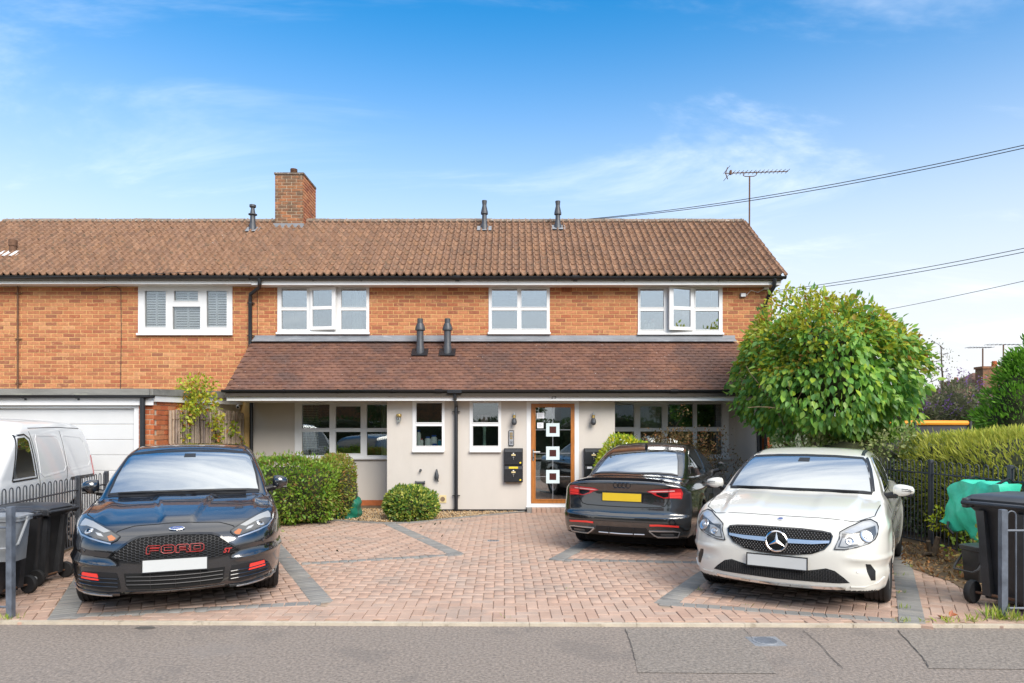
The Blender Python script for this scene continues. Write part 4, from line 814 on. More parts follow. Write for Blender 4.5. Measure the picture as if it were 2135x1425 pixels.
x, z = PX(923, DP), PZ(1041, DP); vt = thing('vent_cover', 'cream square vent cover low on the wall by the downpipe', 'vent', (x, DP, z)); b = MB(); b.bbox(x - .072, x + .072, DP - .014, DP, z - .078, z + .078, .006); b.build('plate', 'cream_plastic', vt); 
b = MB(); b.lathe([(.046, 0), (.046, .006), (.036, .008)], 20, Matrix.Translation((x, DP - .014, z)) @ Matrix.Rotation(R(90), 4, 'X')); b.build('round_outlet', 'bark', vt)
x, z = PX(543.5, 14.3), PZ(848, 14.3); cm = thing('security_camera', 'small white security camera under the left end of the porch', 'camera', (x - .18, 14.2, z)); xq = PX(500, 14.2); zq = PZ(845, 14.2)
b = MB(); b.tube([(xq, 14.1, zq + .02), (xq, 14.1, zq - .02)], .012, 8); b.build('mount', 'upvc', cm); b = MB(); b.tube([(xq - .02, 14.12, zq - .03), (xq + .03, 14.02, zq - .05)], [.03, .034], 12); b.build('housing', 'upvc', cm); b = MB(); b.tube([(xq + .03, 14.02, zq - .05), (xq + .033, 14.013, zq - .052)], .026, 12); b.build('lens', 'black_plastic', cm)
# junction boxes and cables at the top right corner
for px_, py_, lab in ((1549, 616, 'grey cable box on the brick right of the top right window'), (1597, 601, 'grey cable box by the gutter at the right-hand corner')):
    x, z = PX(px_, DW - .03), PZ(py_, DW - .03); t = thing('cable_box', lab, 'cable box', (x, DW, z)); b = MB(); b.bbox(x - .06, x + .06, DW - .06, DW - .01, z - .045, z + .045, .008); b.build('box', 'bin_grey', t); b = MB(); b.bbox(x - .05, x + .05, DW - .066, DW - .06, z - .035, z + .035, .003); b.build('lid', 'shutter', t)
def wire(name, pts, r, m, lab, cat='cable', group=None, sag=0.0, n=24):
    P = [Vector(p) for p in pts]; Q = []
    for i in range(len(P) - 1):
        for k in range(n): t = k / n; p = P[i].lerp(P[i + 1], t); p.z -= sag * 4 * t * (1 - t); Q.append(p)
    Q.append(P[-1]); b = MB(); b.tube(Q, r, 5); return b.build(name, m, label=lab, cat=cat, group=group)
def wp(x, y, D): return (PX(x, D), D, PZ(y, D))
wire('wall_wire', [wp(1556, 616, 14.44), wp(1566, 606, 14.44), wp(1580, 610, 14.44), wp(1594, 603, 14.44)], .006, 'upvc', 'white wires strung between the two grey cable boxes', n=4)
wire('wall_wire', [wp(1600, 606, 14.4), wp(1606, 618, 14.4), wp(1614, 612, 14.4), wp(1622, 630, 14.4)], .006, 'upvc', 'loose white wires hanging under the right-hand gutter end', n=4)
# overhead lines
wire('overhead_line', [wp(1215, 458, 17.2), wp(2250, 277, 11.0)], .008, 'cable', 'upper of the twin overhead lines rising right from the ridge', group='overhead lines', sag=.18)
wire('overhead_line', [wp(1215, 459, 17.2), wp(2250, 283, 11.0)], .008, 'cable', 'lower of the twin overhead lines rising right from the ridge', group='overhead lines', sag=.20)
wire('overhead_line', [wp(1622, 606, 14.4), wp(2250, 494, 10.0)], .006, 'cable', 'upper thin line from the house corner to the right edge', group='overhead lines', sag=.06)
wire('overhead_line', [wp(1622, 610, 14.4), wp(2250, 502, 10.0)], .006, 'cable', 'lower thin line from the house corner to the right edge', group='overhead lines', sag=.07)
wire('overhead_line', [wp(1760, 662, 22), wp(2250, 560, 14.0)], .007, 'cable', 'faint low line crossing the sky behind the round tree', group='overhead lines', sag=.05)
wire('overhead_line', [wp(-60, 581, 13.9), wp(420, 567, 14.0)], .006, 'cable', 'thin line along the left-hand gutter', group='overhead lines', sag=.02)
# tv aerial
at = thing('tv_aerial', 'rusty television aerial on a mast at the right-hand gable', 'aerial', (PX(1562, 16.3), 16.3, 4.6)); ax = PX(1562, 16.3); zt = PZ(368, 16.3)
b = MB(); b.tube([(ax, 16.3, 5.0), (ax + .01, 16.3, zt)], .019, 8); b.build('mast', 'rust', at)
b = MB(); b.tube([(ax - .1, 16.3, 5.2), (ax, 16.3, 5.2)], .02, 6); b.tube([(5.4, 16.3, 5.2), (ax, 16.3, 5.2)], .02, 6); b.build('wall_bracket', 'galv', at)
x0, x1 = PX(1511, 16.3), PX(1642, 16.3); za, zb = PZ(362, 16.3), PZ(358, 16.3)
b = MB(); b.tube([(x0, 16.3, za), (x1, 16.3, zb)], .011, 6); b.build('boom', 'rust', at)
for i in range(14): t = .14 + .86 * i / 13; xx = x0 + (x1 - x0) * t; zz_ = za + (zb - za) * t; b = MB(); b.tube([(xx, 16.16, zz_ + .008), (xx, 16.44, zz_ + .008)], .006, 5); b.tube([(xx, 16.3, zz_), (xx, 16.3, zz_ + .025)], .012, 5); b.build('element', 'rust', at)
for s_ in (-1, 1): b = MB(); b.tube([(x0 + .02, 16.3, za), (x0 + .07, 16.3, za + s_ * .14)], .012, 5); b.tube([(x0 + .05, 16.05, za + s_ * .09), (x0 + .05, 16.55, za + s_ * .09)], .006, 5); b.build('reflector', 'rust', at)
b = MB(); b.bbox(x0 + .12, x0 + .16, 16.26, 16.34, za - .03, za + .07, .006); b.build('dipole_box', 'rust', at)
b = MB(); b.tube([(ax - .14, 16.3, zt + .10), (ax - .14, 16.3, zt + .015), (ax - .09, 16.3, zt - .005), (ax + .12, 16.3, zt + .0), (ax + .17, 16.3, zt + .03), (ax + .17, 16.3, zt + .115)], .010, 6); b.build('cradle', 'rust', at)
# ------------------------------------------------------------------ things seen through the windows
def curtain(px0, px1, py0, py1, m, lab, y=DW + .24, folds=5, group=None):
    x0, x1, z0, z1 = rectpx(px0, px1, py0, py1, y); n = folds * 8; V = []
    for i in range(n + 1): t = i / n; V += [(x0 + (x1 - x0) * t, y + .025 * math.sin(t * folds * 2 * math.pi), z0), (x0 + (x1 - x0) * t, y + .025 * math.sin(t * folds * 2 * math.pi), z1)]
    k = len(V); V += [(a, b_ + .006, c) for a, b_, c in V]; F = []
    for i in range(n): a = 2 * i; F += [(a, a + 2, a + 3, a + 1), (k + a + 2, k + a, k + a + 1, k + a + 3)]
    F += [(0, 1, k + 1, k), (2 * n + 1, 2 * n, k + 2 * n, k + 2 * n + 1)]
    b = MB(); b.add(V, F); return b.build('curtain', m, smooth=True, label=lab, cat='curtain', group=group)
curtain(628, 664, 842, 952, 'curtain_cream', 'cream curtain at the left of the window behind the hedge')
curtain(795, 816, 842, 952, 'curtain_cream', 'cream curtain at the right of the window behind the hedge')
curtain(735, 756, 598, 690, 'curtain_white', 'white curtain in the right light of the window over the porch left end')
curtain(648, 662, 598, 690, 'curtain_white', 'white curtain beside the open light over the porch left end')
curtain(1484, 1500, 598, 690, 'curtain_white', 'pale curtain in the right light of the top right window')
curtain(1336, 1378, 842, 893, 'curtain_cream', 'beige blind half down in the window behind the black saloon', folds=1)
def bottle(px_, py0, h, r, m, capm, lab, D=DP + .22, kind='bottle', cat='bottle'):
    x, z = PX(px_, D), PZ(py0, D); t = thing(kind, lab, cat, (x, D, z), group='bottles and tubs on the bathroom sill'); b = MB(); b.lathe([(r * .9, 0), (r, .01), (r, h * .72), (r * .6, h * .84), (r * .6, h * .86)], 14, Matrix.Translation((x, D, z))); b.build('body', m, t, smooth=True)
    b = MB(); b.lathe([(r * .72, h * .85), (r * .72, h * .99), (r * .6, h)], 14, Matrix.Translation((x, D, z))); b.build('cap', capm, t)
b = MB(); b.box(PX(861, DP), PX(927, DP), DP + .06, DP + .34, PZ(932, DP) - .02, PZ(932, DP)); b.build('inner_sill', 'shutter', house)
b = MB(); b.box(PX(979, DP), PX(1045, DP), DP + .06, DP + .34, PZ(932, DP) - .02, PZ(932, DP)); b.build('inner_sill', 'shutter', house)
SB = 930.5; DB = DP + .2
for px_, h, r, m, cp, lab in ((873, .33, .045, 'shutter', 'blue_plastic', 'tallest white bottle with blue cap at the left of the sill'), (879, .15, .035, 'shutter', 'toy_red', 'small white bottle with red cap beside the tall bottle'), (892, .19, .06, 'shutter', 'blue_plastic', 'white tub with blue lid in the middle of the sill'), (905, .22, .065, 'shutter', 'blue_plastic', 'larger white tub with blue lid right of the middle'), (917, .13, .04, 'aqua_plastic', 'shutter', 'turquoise bottle at the right end of the sill'), (906, .05, .05, 'blue_plastic', 'blue_plastic', 'low blue pot in front of the larger tub')):
    bottle(px_, SB, h, r, m, cp, lab, D=DB if 'pot' not in lab else DP + .11)
lx_, ld = PX(1010, DP + .5), DP + .5; t = thing('flower_lamp', 'pale green lamp with pink petal shade inside the small window', 'lamp', (lx_, ld, .8)); b = MB(); b.lathe([(.05, PZ(960, ld)), (.035, PZ(940, ld)), (.03, PZ(905, ld)), (.045, PZ(886, ld))], 14, Matrix.Translation((lx_, ld, 0))); b.build('stem', 'mint', t, smooth=True); b = MB(); b.lathe([(.05, PZ(884, ld)), (.10, PZ(874, ld)), (.15, PZ(866, ld)), (.13, PZ(868, ld)), (.05, PZ(880, ld))], 12, Matrix.Translation((lx_, ld, 0))); b.build('shade', 'pink_shade', t)
t = thing('ceiling_lamp', 'white oval ceiling lamp seen through the four-pane window', 'lamp', (PX(1076, 15.3), 15.3, PZ(620, 15.3))); b = MB(); b.lathe([(.02, .03), (.13, .025), (.16, 0), (.12, -.03), (.02, -.045)], 24, Matrix.Translation((PX(1076, 15.3), 15.3, PZ(620, 15.3)))); b.build('shade', 'upvc', t, smooth=True); b = MB(); b.tube([(PX(1076, 15.3), 15.3, PZ(617, 15.3)), (PX(1076, 15.3), 15.3, PZ(598, 15.3))], .006, 5); b.build('flex', 'cable', t)
for px_, lab in ((609, 'left of the open light'), (748, 'right of the open light')):
    x = PX(px_, DW + .3); z = PZ(690, DW + .3); b = MB(); b.lathe([(.05, 0), (.15, .015), (.16, .03), (.10, .045), (.02, .05)], 18, Matrix.Translation((x, DW + .3, z))); b.build('dish', 'shutter', label='white dish on the sill %s over the porch' % lab, cat='dish', smooth=True)
for px_, py_, m, lab in ((1346, 668, 'mint', 'green toy figure behind the top right window'), (1353, 667, 'blue_plastic', 'blue toy figure behind the top right window'), (1361, 664, 'toy_red', 'red toy figure behind the top right window')):
    x, z = PX(px_, DW + .3), PZ(690, DW + .3); t = thing('toy_figure', lab, 'toy', (x, DW + .3, z)); h = PZ(py_, DW + .3) - z; b = MB(); b.lathe([(.03, 0), (.04, .03), (.03, h * .6), (.02, h * .66)], 10, Matrix.Translation((x, DW + .3, z))); b.build('body', 'shutter', t); b = MB(); b.lathe([(.015, h * .66), (.035, h * .78), (.03, h * .92), (.008, h)], 10, Matrix.Translation((x, DW + .3, z))); b.build('head', m, t)
for i, (a, c) in enumerate(((630, 687), (1453, 1505), (1392, 1445))):
    x0, x1, z0, z1 = rectpx(a, c, 843, 950, DW + .1); bl = thing('venetian_blind', ['dark slatted blind in the left light behind the hedge', 'dark slatted blind in the rightmost light of the ground-floor window', 'dark slatted blind left of the rightmost ground-floor light'][i], 'blind', ((x0 + x1) / 2, DW + .1, z0)); z = z0
    while z < z1 - .02: b = MB(); b.add([(x0, DW + .10, z), (x1, DW + .10, z), (x1, DW + .12, z + .012), (x0, DW + .12, z + .012), (x0, DW + .10, z - .002), (x1, DW + .10, z - .002), (x1, DW + .12, z + .01), (x0, DW + .12, z + .01)], [(0, 1, 2, 3), (7, 6, 5, 4), (0, 4, 5, 1), (2, 6, 7, 3)]); b.build('slat', 'blind_dark', bl); z += .036
# ------------------------------------------------------------------ vehicles: bodies from smooth blended fields, polygonised, with fitted parts
mat('paint_black', (0.006, 0.006, 0.008), 0.22, metal=0.0, coat=1.0, spec=0.6)
mat('paint_black2', (0.008, 0.0085, 0.009), 0.20, coat=1.0, spec=0.6)
mat('paint_white', (0.66, 0.64, 0.575), 0.28, coat=1.0, var=0.012, vscale=2)
mat('paint_van', (0.77, 0.77, 0.75), 0.32, coat=0.7, var=0.015, vscale=2)
for _n in ('paint_black', 'paint_black2'): MATS[_n].node_tree.nodes['Principled BSDF'].inputs['Coat IOR'].default_value = 1.85
def car_glass(name, tint, refl):
    m = bpy.data.materials.new(name); m.use_nodes = True; t = m.node_tree; L = t.links; MATS[name] = m; t.nodes.clear()
    o = N(t, 'ShaderNodeOutputMaterial'); g = N(t, 'ShaderNodeNewGeometry'); ns_ = N(t, 'ShaderNodeTexNoise', inp={2: 2.2, 3: 2.0}); L.new(g.outputs['Position'], ns_.inputs['Vector'])
    bp = N(t, 'ShaderNodeBump', inp={0: 0.03, 1: 0.03}); L.new(ns_.outputs[0], bp.inputs['Height'])
    df = N(t, 'ShaderNodeBsdfDiffuse', inp={0: c4(tint)}); gl = N(t, 'ShaderNodeBsdfGlossy', inp={0: (0.9, 0.94, 0.97, 1), 1: 0.02}); L.new(bp.outputs[0], gl.inputs['Normal'])
    fr = N(t, 'ShaderNodeFresnel', inp={0: 1.6}); mr = N(t, 'ShaderNodeMapRange', inp={1: 0.05, 2: 1.0, 3: refl, 4: 1.0}); L.new(fr.outputs[0], mr.inputs[0])
    ms = N(t, 'ShaderNodeMixShader'); L.new(mr.outputs[0], ms.inputs[0]); L.new(df.outputs[0], ms.inputs[1]); L.new(gl.outputs[0], ms.inputs[2]); L.new(ms.outputs[0], o.inputs[0])
car_glass('windscreen', (0.05, 0.058, 0.058), 0.62); car_glass('side_glass', (0.01, 0.012, 0.012), 0.18)
mat('trim_black', (0.010, 0.010, 0.011), 0.42); mat('trim_gloss', (0.006, 0.006, 0.007), 0.12, coat=1.0); mat('mesh_black', (0.016, 0.016, 0.017), 0.5); mat('void_black', (0.003, 0.003, 0.003), 0.9)
mat('chrome', (0.78, 0.78, 0.79), 0.1, metal=1.0); mat('silver', (0.62, 0.62, 0.63), 0.3, metal=0.9)
mat('lamp_clear', (0.34, 0.34, 0.33), 0.3, metal=0.1, coat=1.0); mat('lamp_dark', (0.075, 0.075, 0.073), 0.25, metal=0.1, coat=1.0); mat('lens_bright', (0.50, 0.51, 0.52), 0.1, metal=0.5, coat=1.0)
mat('amber', (0.40, 0.13, 0.04), 0.25, coat=1.0); mat('red_lens', (0.42, 0.012, 0.016), 0.15, coat=1.0); mat('red_bright', (0.75, 0.04, 0.03), 0.3, coat=0.6); mat('red_pale', (0.75, 0.42, 0.42), 0.2, coat=1.0)
mat('plate_white', (0.50, 0.51, 0.50), 0.35, var=0.02); mat('plate_yellow', (0.62, 0.42, 0.015), 0.4, var=0.02); mat('ford_red', (0.36, 0.022, 0.018), 0.4); mat('badge_blue', (0.01, 0.04, 0.2), 0.25, coat=1.0)
def cub(xs, ys):                                         # smooth monotone curve through table points
    xs = np.array(xs, float); ys = np.array(ys, float); h = np.diff(xs); d = np.diff(ys) / h; m = np.zeros(len(xs)); m[0], m[-1] = d[0], d[-1]
    for i in range(1, len(xs) - 1):
        if d[i - 1] * d[i] > 0: w1, w2 = 2 * h[i] + h[i - 1], h[i] + 2 * h[i - 1]; m[i] = (w1 + w2) / (w1 / d[i - 1] + w2 / d[i])
    g = np.linspace(xs[0], xs[-1], 600); i = np.clip(np.searchsorted(xs, g) - 1, 0, len(h) - 1); t = (g - xs[i]) / h[i]
    v = ys[i] * (1 + 2 * t) * (1 - t) ** 2 + ys[i + 1] * t * t * (3 - 2 * t) + m[i] * h[i] * t * (1 - t) ** 2 - m[i + 1] * h[i] * t * t * (1 - t)
    return lambda q: np.interp(q, g, v)
def tab(*p): return cub([a for a, _ in p], [b_ for _, b_ in p])
def smax(a, b_, k): h = np.maximum(k - np.abs(a - b_), 0) / k; return np.maximum(a, b_) + h * h * k * .25
def smin(a, b_, k): return -smax(-a, -b_, k)
def sstep(a, b_, x): t = np.clip((x - a) / (b_ - a), 0, 1); return t * t * (3 - 2 * t)
class Body:
    def __init__(s, C): s.C = C; s.bvh = None
    def f(s, v, u, z):
        C = s.C; v = np.abs(v); L = C['L']; hw = C['hw'](u); t = v / C['W']
        fr = (C['nf'](z) + C['nk'][0] * t ** 2 + C['nk'][1] * t ** 6 - u) * .92
        re = (u - (L - C['rf'](z) - C['rk'][0] * t ** 2 - C['rk'][1] * t ** 6)) * .95
        d1 = np.hypot(u - C['ax'][0], z - C['rw']); d2 = np.hypot(u - C['ax'][1], z - C['rw']); dm = np.minimum(d1, d2)
        fl = C.get('flare', .014) * np.exp(-((dm - C['Ra'] - .02) / .07) ** 2)
        sidef = C.get('crease', lambda u, z: 0)(u, z)
        si = v - hw * C['sec'](z) - fl - sidef
        to = (z - (C['hc'](u) - C['dr'](u) * t ** C.get('dp', 4.0) + C.get('hood', lambda u, v: 0)(u, v))) * .95
        bo = C['zb'](u) - z
        k = C.get('k', .09)
        lo = smax(si, fr, C.get('kc', .16)); lo = smax(lo, re, C.get('kr', .14)); lo = smax(lo, to, k); lo = smax(lo, bo, .05)
        ws = (C['ws'](z) + C['wk'] * v * v - u) * C.get('wc', .55)
        rw = (u - C['rwn'](z) + C['rwk'] * v * v) * C.get('rwc', .6)
        gs = v - C['gw'](z) * C['gp'](u); ro = z - (C['roof'](u) - C['rc'] * v * v)
        g = smax(ws, rw, .05); g = smax(g, gs, .07); g = smax(g, ro, .085)
        a = smin(lo, g, .035)
        w1 = np.maximum(dm - C['Ra'], C.get('inner', .60) - v); a = np.maximum(a, -w1)
        for fn in C.get('extra', []): a = fn(a, v, u, z)
        return a
    def grad(s, P):
        e = 1e-3; g = np.empty_like(P)
        for i in range(3):
            d = np.zeros(3); d[i] = e; g[:, i] = (s.f(*(P + d).T) - s.f(*(P - d).T)) / (2 * e)
        return g
    def polygonise(s, h=.02):
        C = s.C; xs = np.arange(-h / 2, C['W'] + .08, h); ys = np.arange(-.08, C['L'] + .08, h); zs = np.arange(.08, C['H'] + .08, h)
        X, Y, Z = np.meshgrid(xs, ys, zs, indexing='ij'); Fv = s.f(X, Y, Z); S = Fv < 0
        nx, ny, nz = S.shape; c = np.zeros((nx - 1, ny - 1, nz - 1), int)
        for i in (0, 1):
            for j in (0, 1):
                for k in (0, 1): c += S[i:nx - 1 + i, j:ny - 1 + j, k:nz - 1 + k]
        act = (c > 0) & (c < 8); idx = -np.ones(act.shape, int); idx[act] = np.arange(act.sum()); ii, jj, kk = np.nonzero(act)
        acc = np.zeros((len(ii), 3)); cnt = np.zeros(len(ii))
        offs = [(0, 0, 0), (1, 0, 0), (0, 1, 0), (1, 1, 0), (0, 0, 1), (1, 0, 1), (0, 1, 1), (1, 1, 1)]
        for a in range(8):
            for b_ in range(a + 1, 8):
                da = np.array(offs[b_]) - np.array(offs[a])
                if np.abs(da).sum() != 1: continue
                fa = Fv[ii + offs[a][0], jj + offs[a][1], kk + offs[a][2]]; fb = Fv[ii + offs[b_][0], jj + offs[b_][1], kk + offs[b_][2]]; cr = (fa < 0) != (fb < 0)
                t = np.where(cr, fa / np.where(fa == fb, 1, fa - fb), 0); p = np.array(offs[a]) + t[:, None] * da; acc[cr] += p[cr]; cnt[cr] += 1
        P = acc / cnt[:, None]; P = np.stack([xs[ii] + P[:, 0] * h, ys[jj] + P[:, 1] * h, zs[kk] + P[:, 2] * h], 1)
        F = []
        for ax in range(3):
            e = np.zeros(3, int); e[ax] = 1; A = S[:nx - e[0], :ny - e[1], :nz - e[2]]; B = S[e[0]:, e[1]:, e[2]:]
            q = np.argwhere(A != B); o1, o2 = [np.eye(3, dtype=int)[(ax + 1) % 3], np.eye(3, dtype=int)[(ax + 2) % 3]]
            ok = np.all(q - o1 - o2 >= 0, 1) & np.all(q < np.array(idx.shape), 1); q = q[ok]
            f4 = [idx[tuple((q - d).T)] for d in (o1 + o2, o2, o1 * 0, o1)]; f4 = np.stack([idx[tuple((q - o1 - o2).T)], idx[tuple((q - o2).T)], idx[tuple(q.T)], idx[tuple((q - o1).T)]], 1)
            fl = A[tuple(q.T)]; f4[~fl] = f4[~fl][:, ::-1]; F.append(f4)
        F = np.vstack(F); F = F[(F >= 0).all(1)]
        for _ in range(3):                               # settle vertices on the field
            val = s.f(*P.T); g = s.grad(P); n2 = np.maximum((g * g).sum(1), .15); st = (val / n2)[:, None] * g; ln = np.linalg.norm(st, axis=1); st *= np.minimum(1, h * .6 / np.maximum(ln, 1e-9))[:, None]; P -= st
        P[:, 0] = np.where(np.abs(P[:, 0]) < h * .55, np.where(P[:, 0] < h * .3, P[:, 0] * 0, P[:, 0]), P[:, 0])
        # mirror
        P2 = P * np.array([-1, 1, 1]); n = len(P); FM = F[:, ::-1] + n; V = np.vstack([P, P2]); F = np.vstack([F, FM])
        s.V, s.F = V, F
        s.bvh = BVHTree.FromPolygons([tuple(p) for p in V], [tuple(q) for q in F]); return V, F
    def hit(s, o, d):
        r = s.bvh.ray_cast(Vector(o), Vector(d)); return r[0]
def shade_body(b, name, m, parent, split=None):
    """split(centroids) -> {part name: (mask, material)}; the rest becomes the body."""
    V, F = b.V, b.F; cen = V[F].mean(1); used = np.zeros(len(F), bool); res = {}
    nv = b.grad(V); nv /= np.maximum(np.linalg.norm(nv, axis=1), 1e-6)[:, None]
    def emit(nm, mask, mm):
        f = F[mask]; ids = np.unique(f); mp_ = -np.ones(len(V), int); mp_[ids] = np.arange(len(ids)); me = np_mesh(nm, V[ids], mp_[f], mm, smooth=True)
        me.normals_split_custom_set_from_vertices([tuple(q) for q in nv[ids]]); return link(nm, me, parent, local=True)
    for nm, (mask, mm) in (split(cen) if split else {}).items():
        mask = mask & ~used; used |= mask
        fi = np.nonzero(mask)[0]; lab = np.arange(len(V))
        for _ in range(400):                             # connected pieces become parts of their own
            mn = lab[F[fi]].min(1); new = lab.copy(); np.minimum.at(new, F[fi].ravel(), np.repeat(mn, 4))
            if (new == lab).all(): break
            lab = new
        fl = lab[F[fi][:, 0]]
        for q in np.unique(fl):
            mk = np.zeros(len(F), bool); mk[fi[fl == q]] = True
            if mk.sum() > 25: res[nm] = emit(nm, mk, mm)
            else: used[mk] = False
    res['body'] = emit(name, ~used, m); return res
def patch(b, poly, axis, m, name, parent, off=.004, cell=.03, thick=.012, start=None, smooth=True, both=False, label=None):
    """A thin shell that follows the body. poly in (v,z) seen from the front/back, (u,z) from the side, (v,u) from above."""
    polys = [poly] + ([[(-p[0], p[1]) for p in poly]] if both and axis in ('front', 'rear', 'top') else [])
    objs = []
    sides = [1, -1] if (axis == 'side' and both) else [1]
    for sg in sides:
        for pl in polys:
            bm = bmesh.new(); vs = [bm.verts.new((p[0], p[1], 0)) for p in pl]
            try: bm.faces.new(vs)
            except ValueError: bm.free(); continue
            x0, x1 = min(p[0] for p in pl), max(p[0] for p in pl); y0, y1 = min(p[1] for p in pl), max(p[1] for p in pl)
            c = x0 + cell
            while c < x1 - 1e-4: bmesh.ops.bisect_plane(bm, geom=bm.verts[:] + bm.edges[:] + bm.faces[:], dist=1e-6, plane_co=(c, 0, 0), plane_no=(1, 0, 0)); c += cell
            c = y0 + cell
            while c < y1 - 1e-4: bmesh.ops.bisect_plane(bm, geom=bm.verts[:] + bm.edges[:] + bm.faces[:], dist=1e-6, plane_co=(0, c, 0), plane_no=(0, 1, 0)); c += cell
            bmesh.ops.triangulate(bm, faces=[f for f in bm.faces if len(f.verts) > 4])
            bm.verts.ensure_lookup_table(); bm.verts.index_update(); P = []; last = None
            for vv in bm.verts:
                a, z = vv.co.x, vv.co.y
                if axis == 'front': o, d = (a, -1.0 if start is None else start, z), (0, 1, 0)
                elif axis == 'rear': o, d = (a, b.C['L'] + 1.0 if start is None else start, z), (0, -1, 0)
                elif axis == 'side': o, d = (sg * 2.0, a, z), (-sg, 0, 0)
                else: o, d = (a, z, 3.0), (0, 0, -1)
                h = b.hit(o, d); P.append(tuple(h) if h is not None else None)
            good = [p for p in P if p is not None]
            if not good: bm.free(); continue
            Q = np.array([p if p is not None else (np.nan,) * 3 for p in P], float); bad = np.isnan(Q[:, 0])
            if bad.any():
                co = np.array([(vv.co.x, vv.co.y) for vv in bm.verts])
                for i in np.nonzero(bad)[0]: j = np.nonzero(~bad)[0][np.argmin(((co[~bad] - co[i]) ** 2).sum(1))]; Q[i] = Q[j]
            for _ in range(2):
                val = b.f(*Q.T); g = b.grad(Q); n2 = np.maximum((g * g).sum(1), .2); Q -= np.clip(val / n2, -.01, .01)[:, None] * g
            g = b.grad(Q); nrm = g / np.maximum(np.linalg.norm(g, axis=1), 1e-6)[:, None]
            top = Q + nrm * off; bot = top - nrm * thick; n = len(Q); faces = [[v.index for v in f.verts] for f in bm.faces]
            bd = [(e.verts[0].index, e.verts[1].index) for e in bm.edges if len(e.link_faces) == 1]; bm.free()
            mb = MB(); mb.add(np.vstack([top, bot]), faces + [[i + n for i in f[::-1]] for f in faces] + [(a, c_, c_ + n, a + n) for a, c_ in bd])
            me = mb.mesh(name, m); me.polygons.foreach_set('use_smooth', [True] * len(me.polygons)); me.set_sharp_from_angle(angle=R(50))
            o_ = link(name, me, parent, local=(parent.type == 'EMPTY')); 
            if label: o_['label'] = label
            objs.append(o_)
    return objs
def strip_poly(pts, w):                                  # a thin ribbon polygon round a polyline
    a = []; c = []
    for i, p in enumerate(pts):
        q0, q1 = pts[max(0, i - 1)], pts[min(len(pts) - 1, i + 1)]; d = math.hypot(q1[0] - q0[0], q1[1] - q0[1]) or 1; n = (-(q1[1] - q0[1]) / d, (q1[0] - q0[0]) / d)
        a.append((p[0] + n[0] * w / 2, p[1] + n[1] * w / 2)); c.append((p[0] - n[0] * w / 2, p[1] - n[1] * w / 2))
    return a + c[::-1]
def ribbon(b, pts, w, axis, m, name, parent, off=.002, both=False, closed=False, thick=.006, cell=.06):
    out_ = []; P = list(pts) + ([pts[0]] if closed else [])
    fine = []
    for p, q in zip(P, P[1:]):
        n = max(1, int(math.hypot(q[0] - p[0], q[1] - p[1]) / cell))
        for k in range(n): fine.append((p[0] + (q[0] - p[0]) * k / n, p[1] + (q[1] - p[1]) * k / n))
    fine.append(P[-1]); signs = [1, -1] if both else [1]
    for sg in signs:
        ring = []
        L_ = strip_poly(fine, w); k = len(fine); A, B_ = L_[:k], L_[k:][::-1]; Q = []
        for (a0, a1) in [x for pr in zip(A, B_) for x in pr]:
            if axis == 'front': o, d = (sg * a0, -1, a1), (0, 1, 0)
            elif axis == 'rear': o, d = (sg * a0, b.C['L'] + 1, a1), (0, -1, 0)
            elif axis == 'side': o, d = (sg * 2, a0, a1), (-sg, 0, 0)
            else: o, d = (sg * a0, a1, 3), (0, 0, -1)
            h = b.hit(o, d); Q.append(tuple(h) if h is not None else None)
        Q = [q for i in range(k) if Q[2 * i] is not None and Q[2 * i + 1] is not None for q in (Q[2 * i], Q[2 * i + 1])]; k = len(Q) // 2
        if k < 2: continue
        Q = np.array(Q, float); g = b.grad(Q); nrm = g / np.maximum(np.linalg.norm(g, axis=1), 1e-6)[:, None]; top = Q + nrm * off; bot = top - nrm * thick; n = len(Q); F = []
        for i in range(k - 1): a = 2 * i; F += [(a, a + 1, a + 3, a + 2), (n + a + 2, n + a + 3, n + a + 1, n + a), (a, a + 2, n + a + 2, n + a), (a + 3, a + 1, n + a + 1, n + a + 3)]
        mb = MB(); mb.add(np.vstack([top, bot]), F); out_.append(mb.build(name, m, parent, local=(parent.type == 'EMPTY'), smooth=True))
    return out_
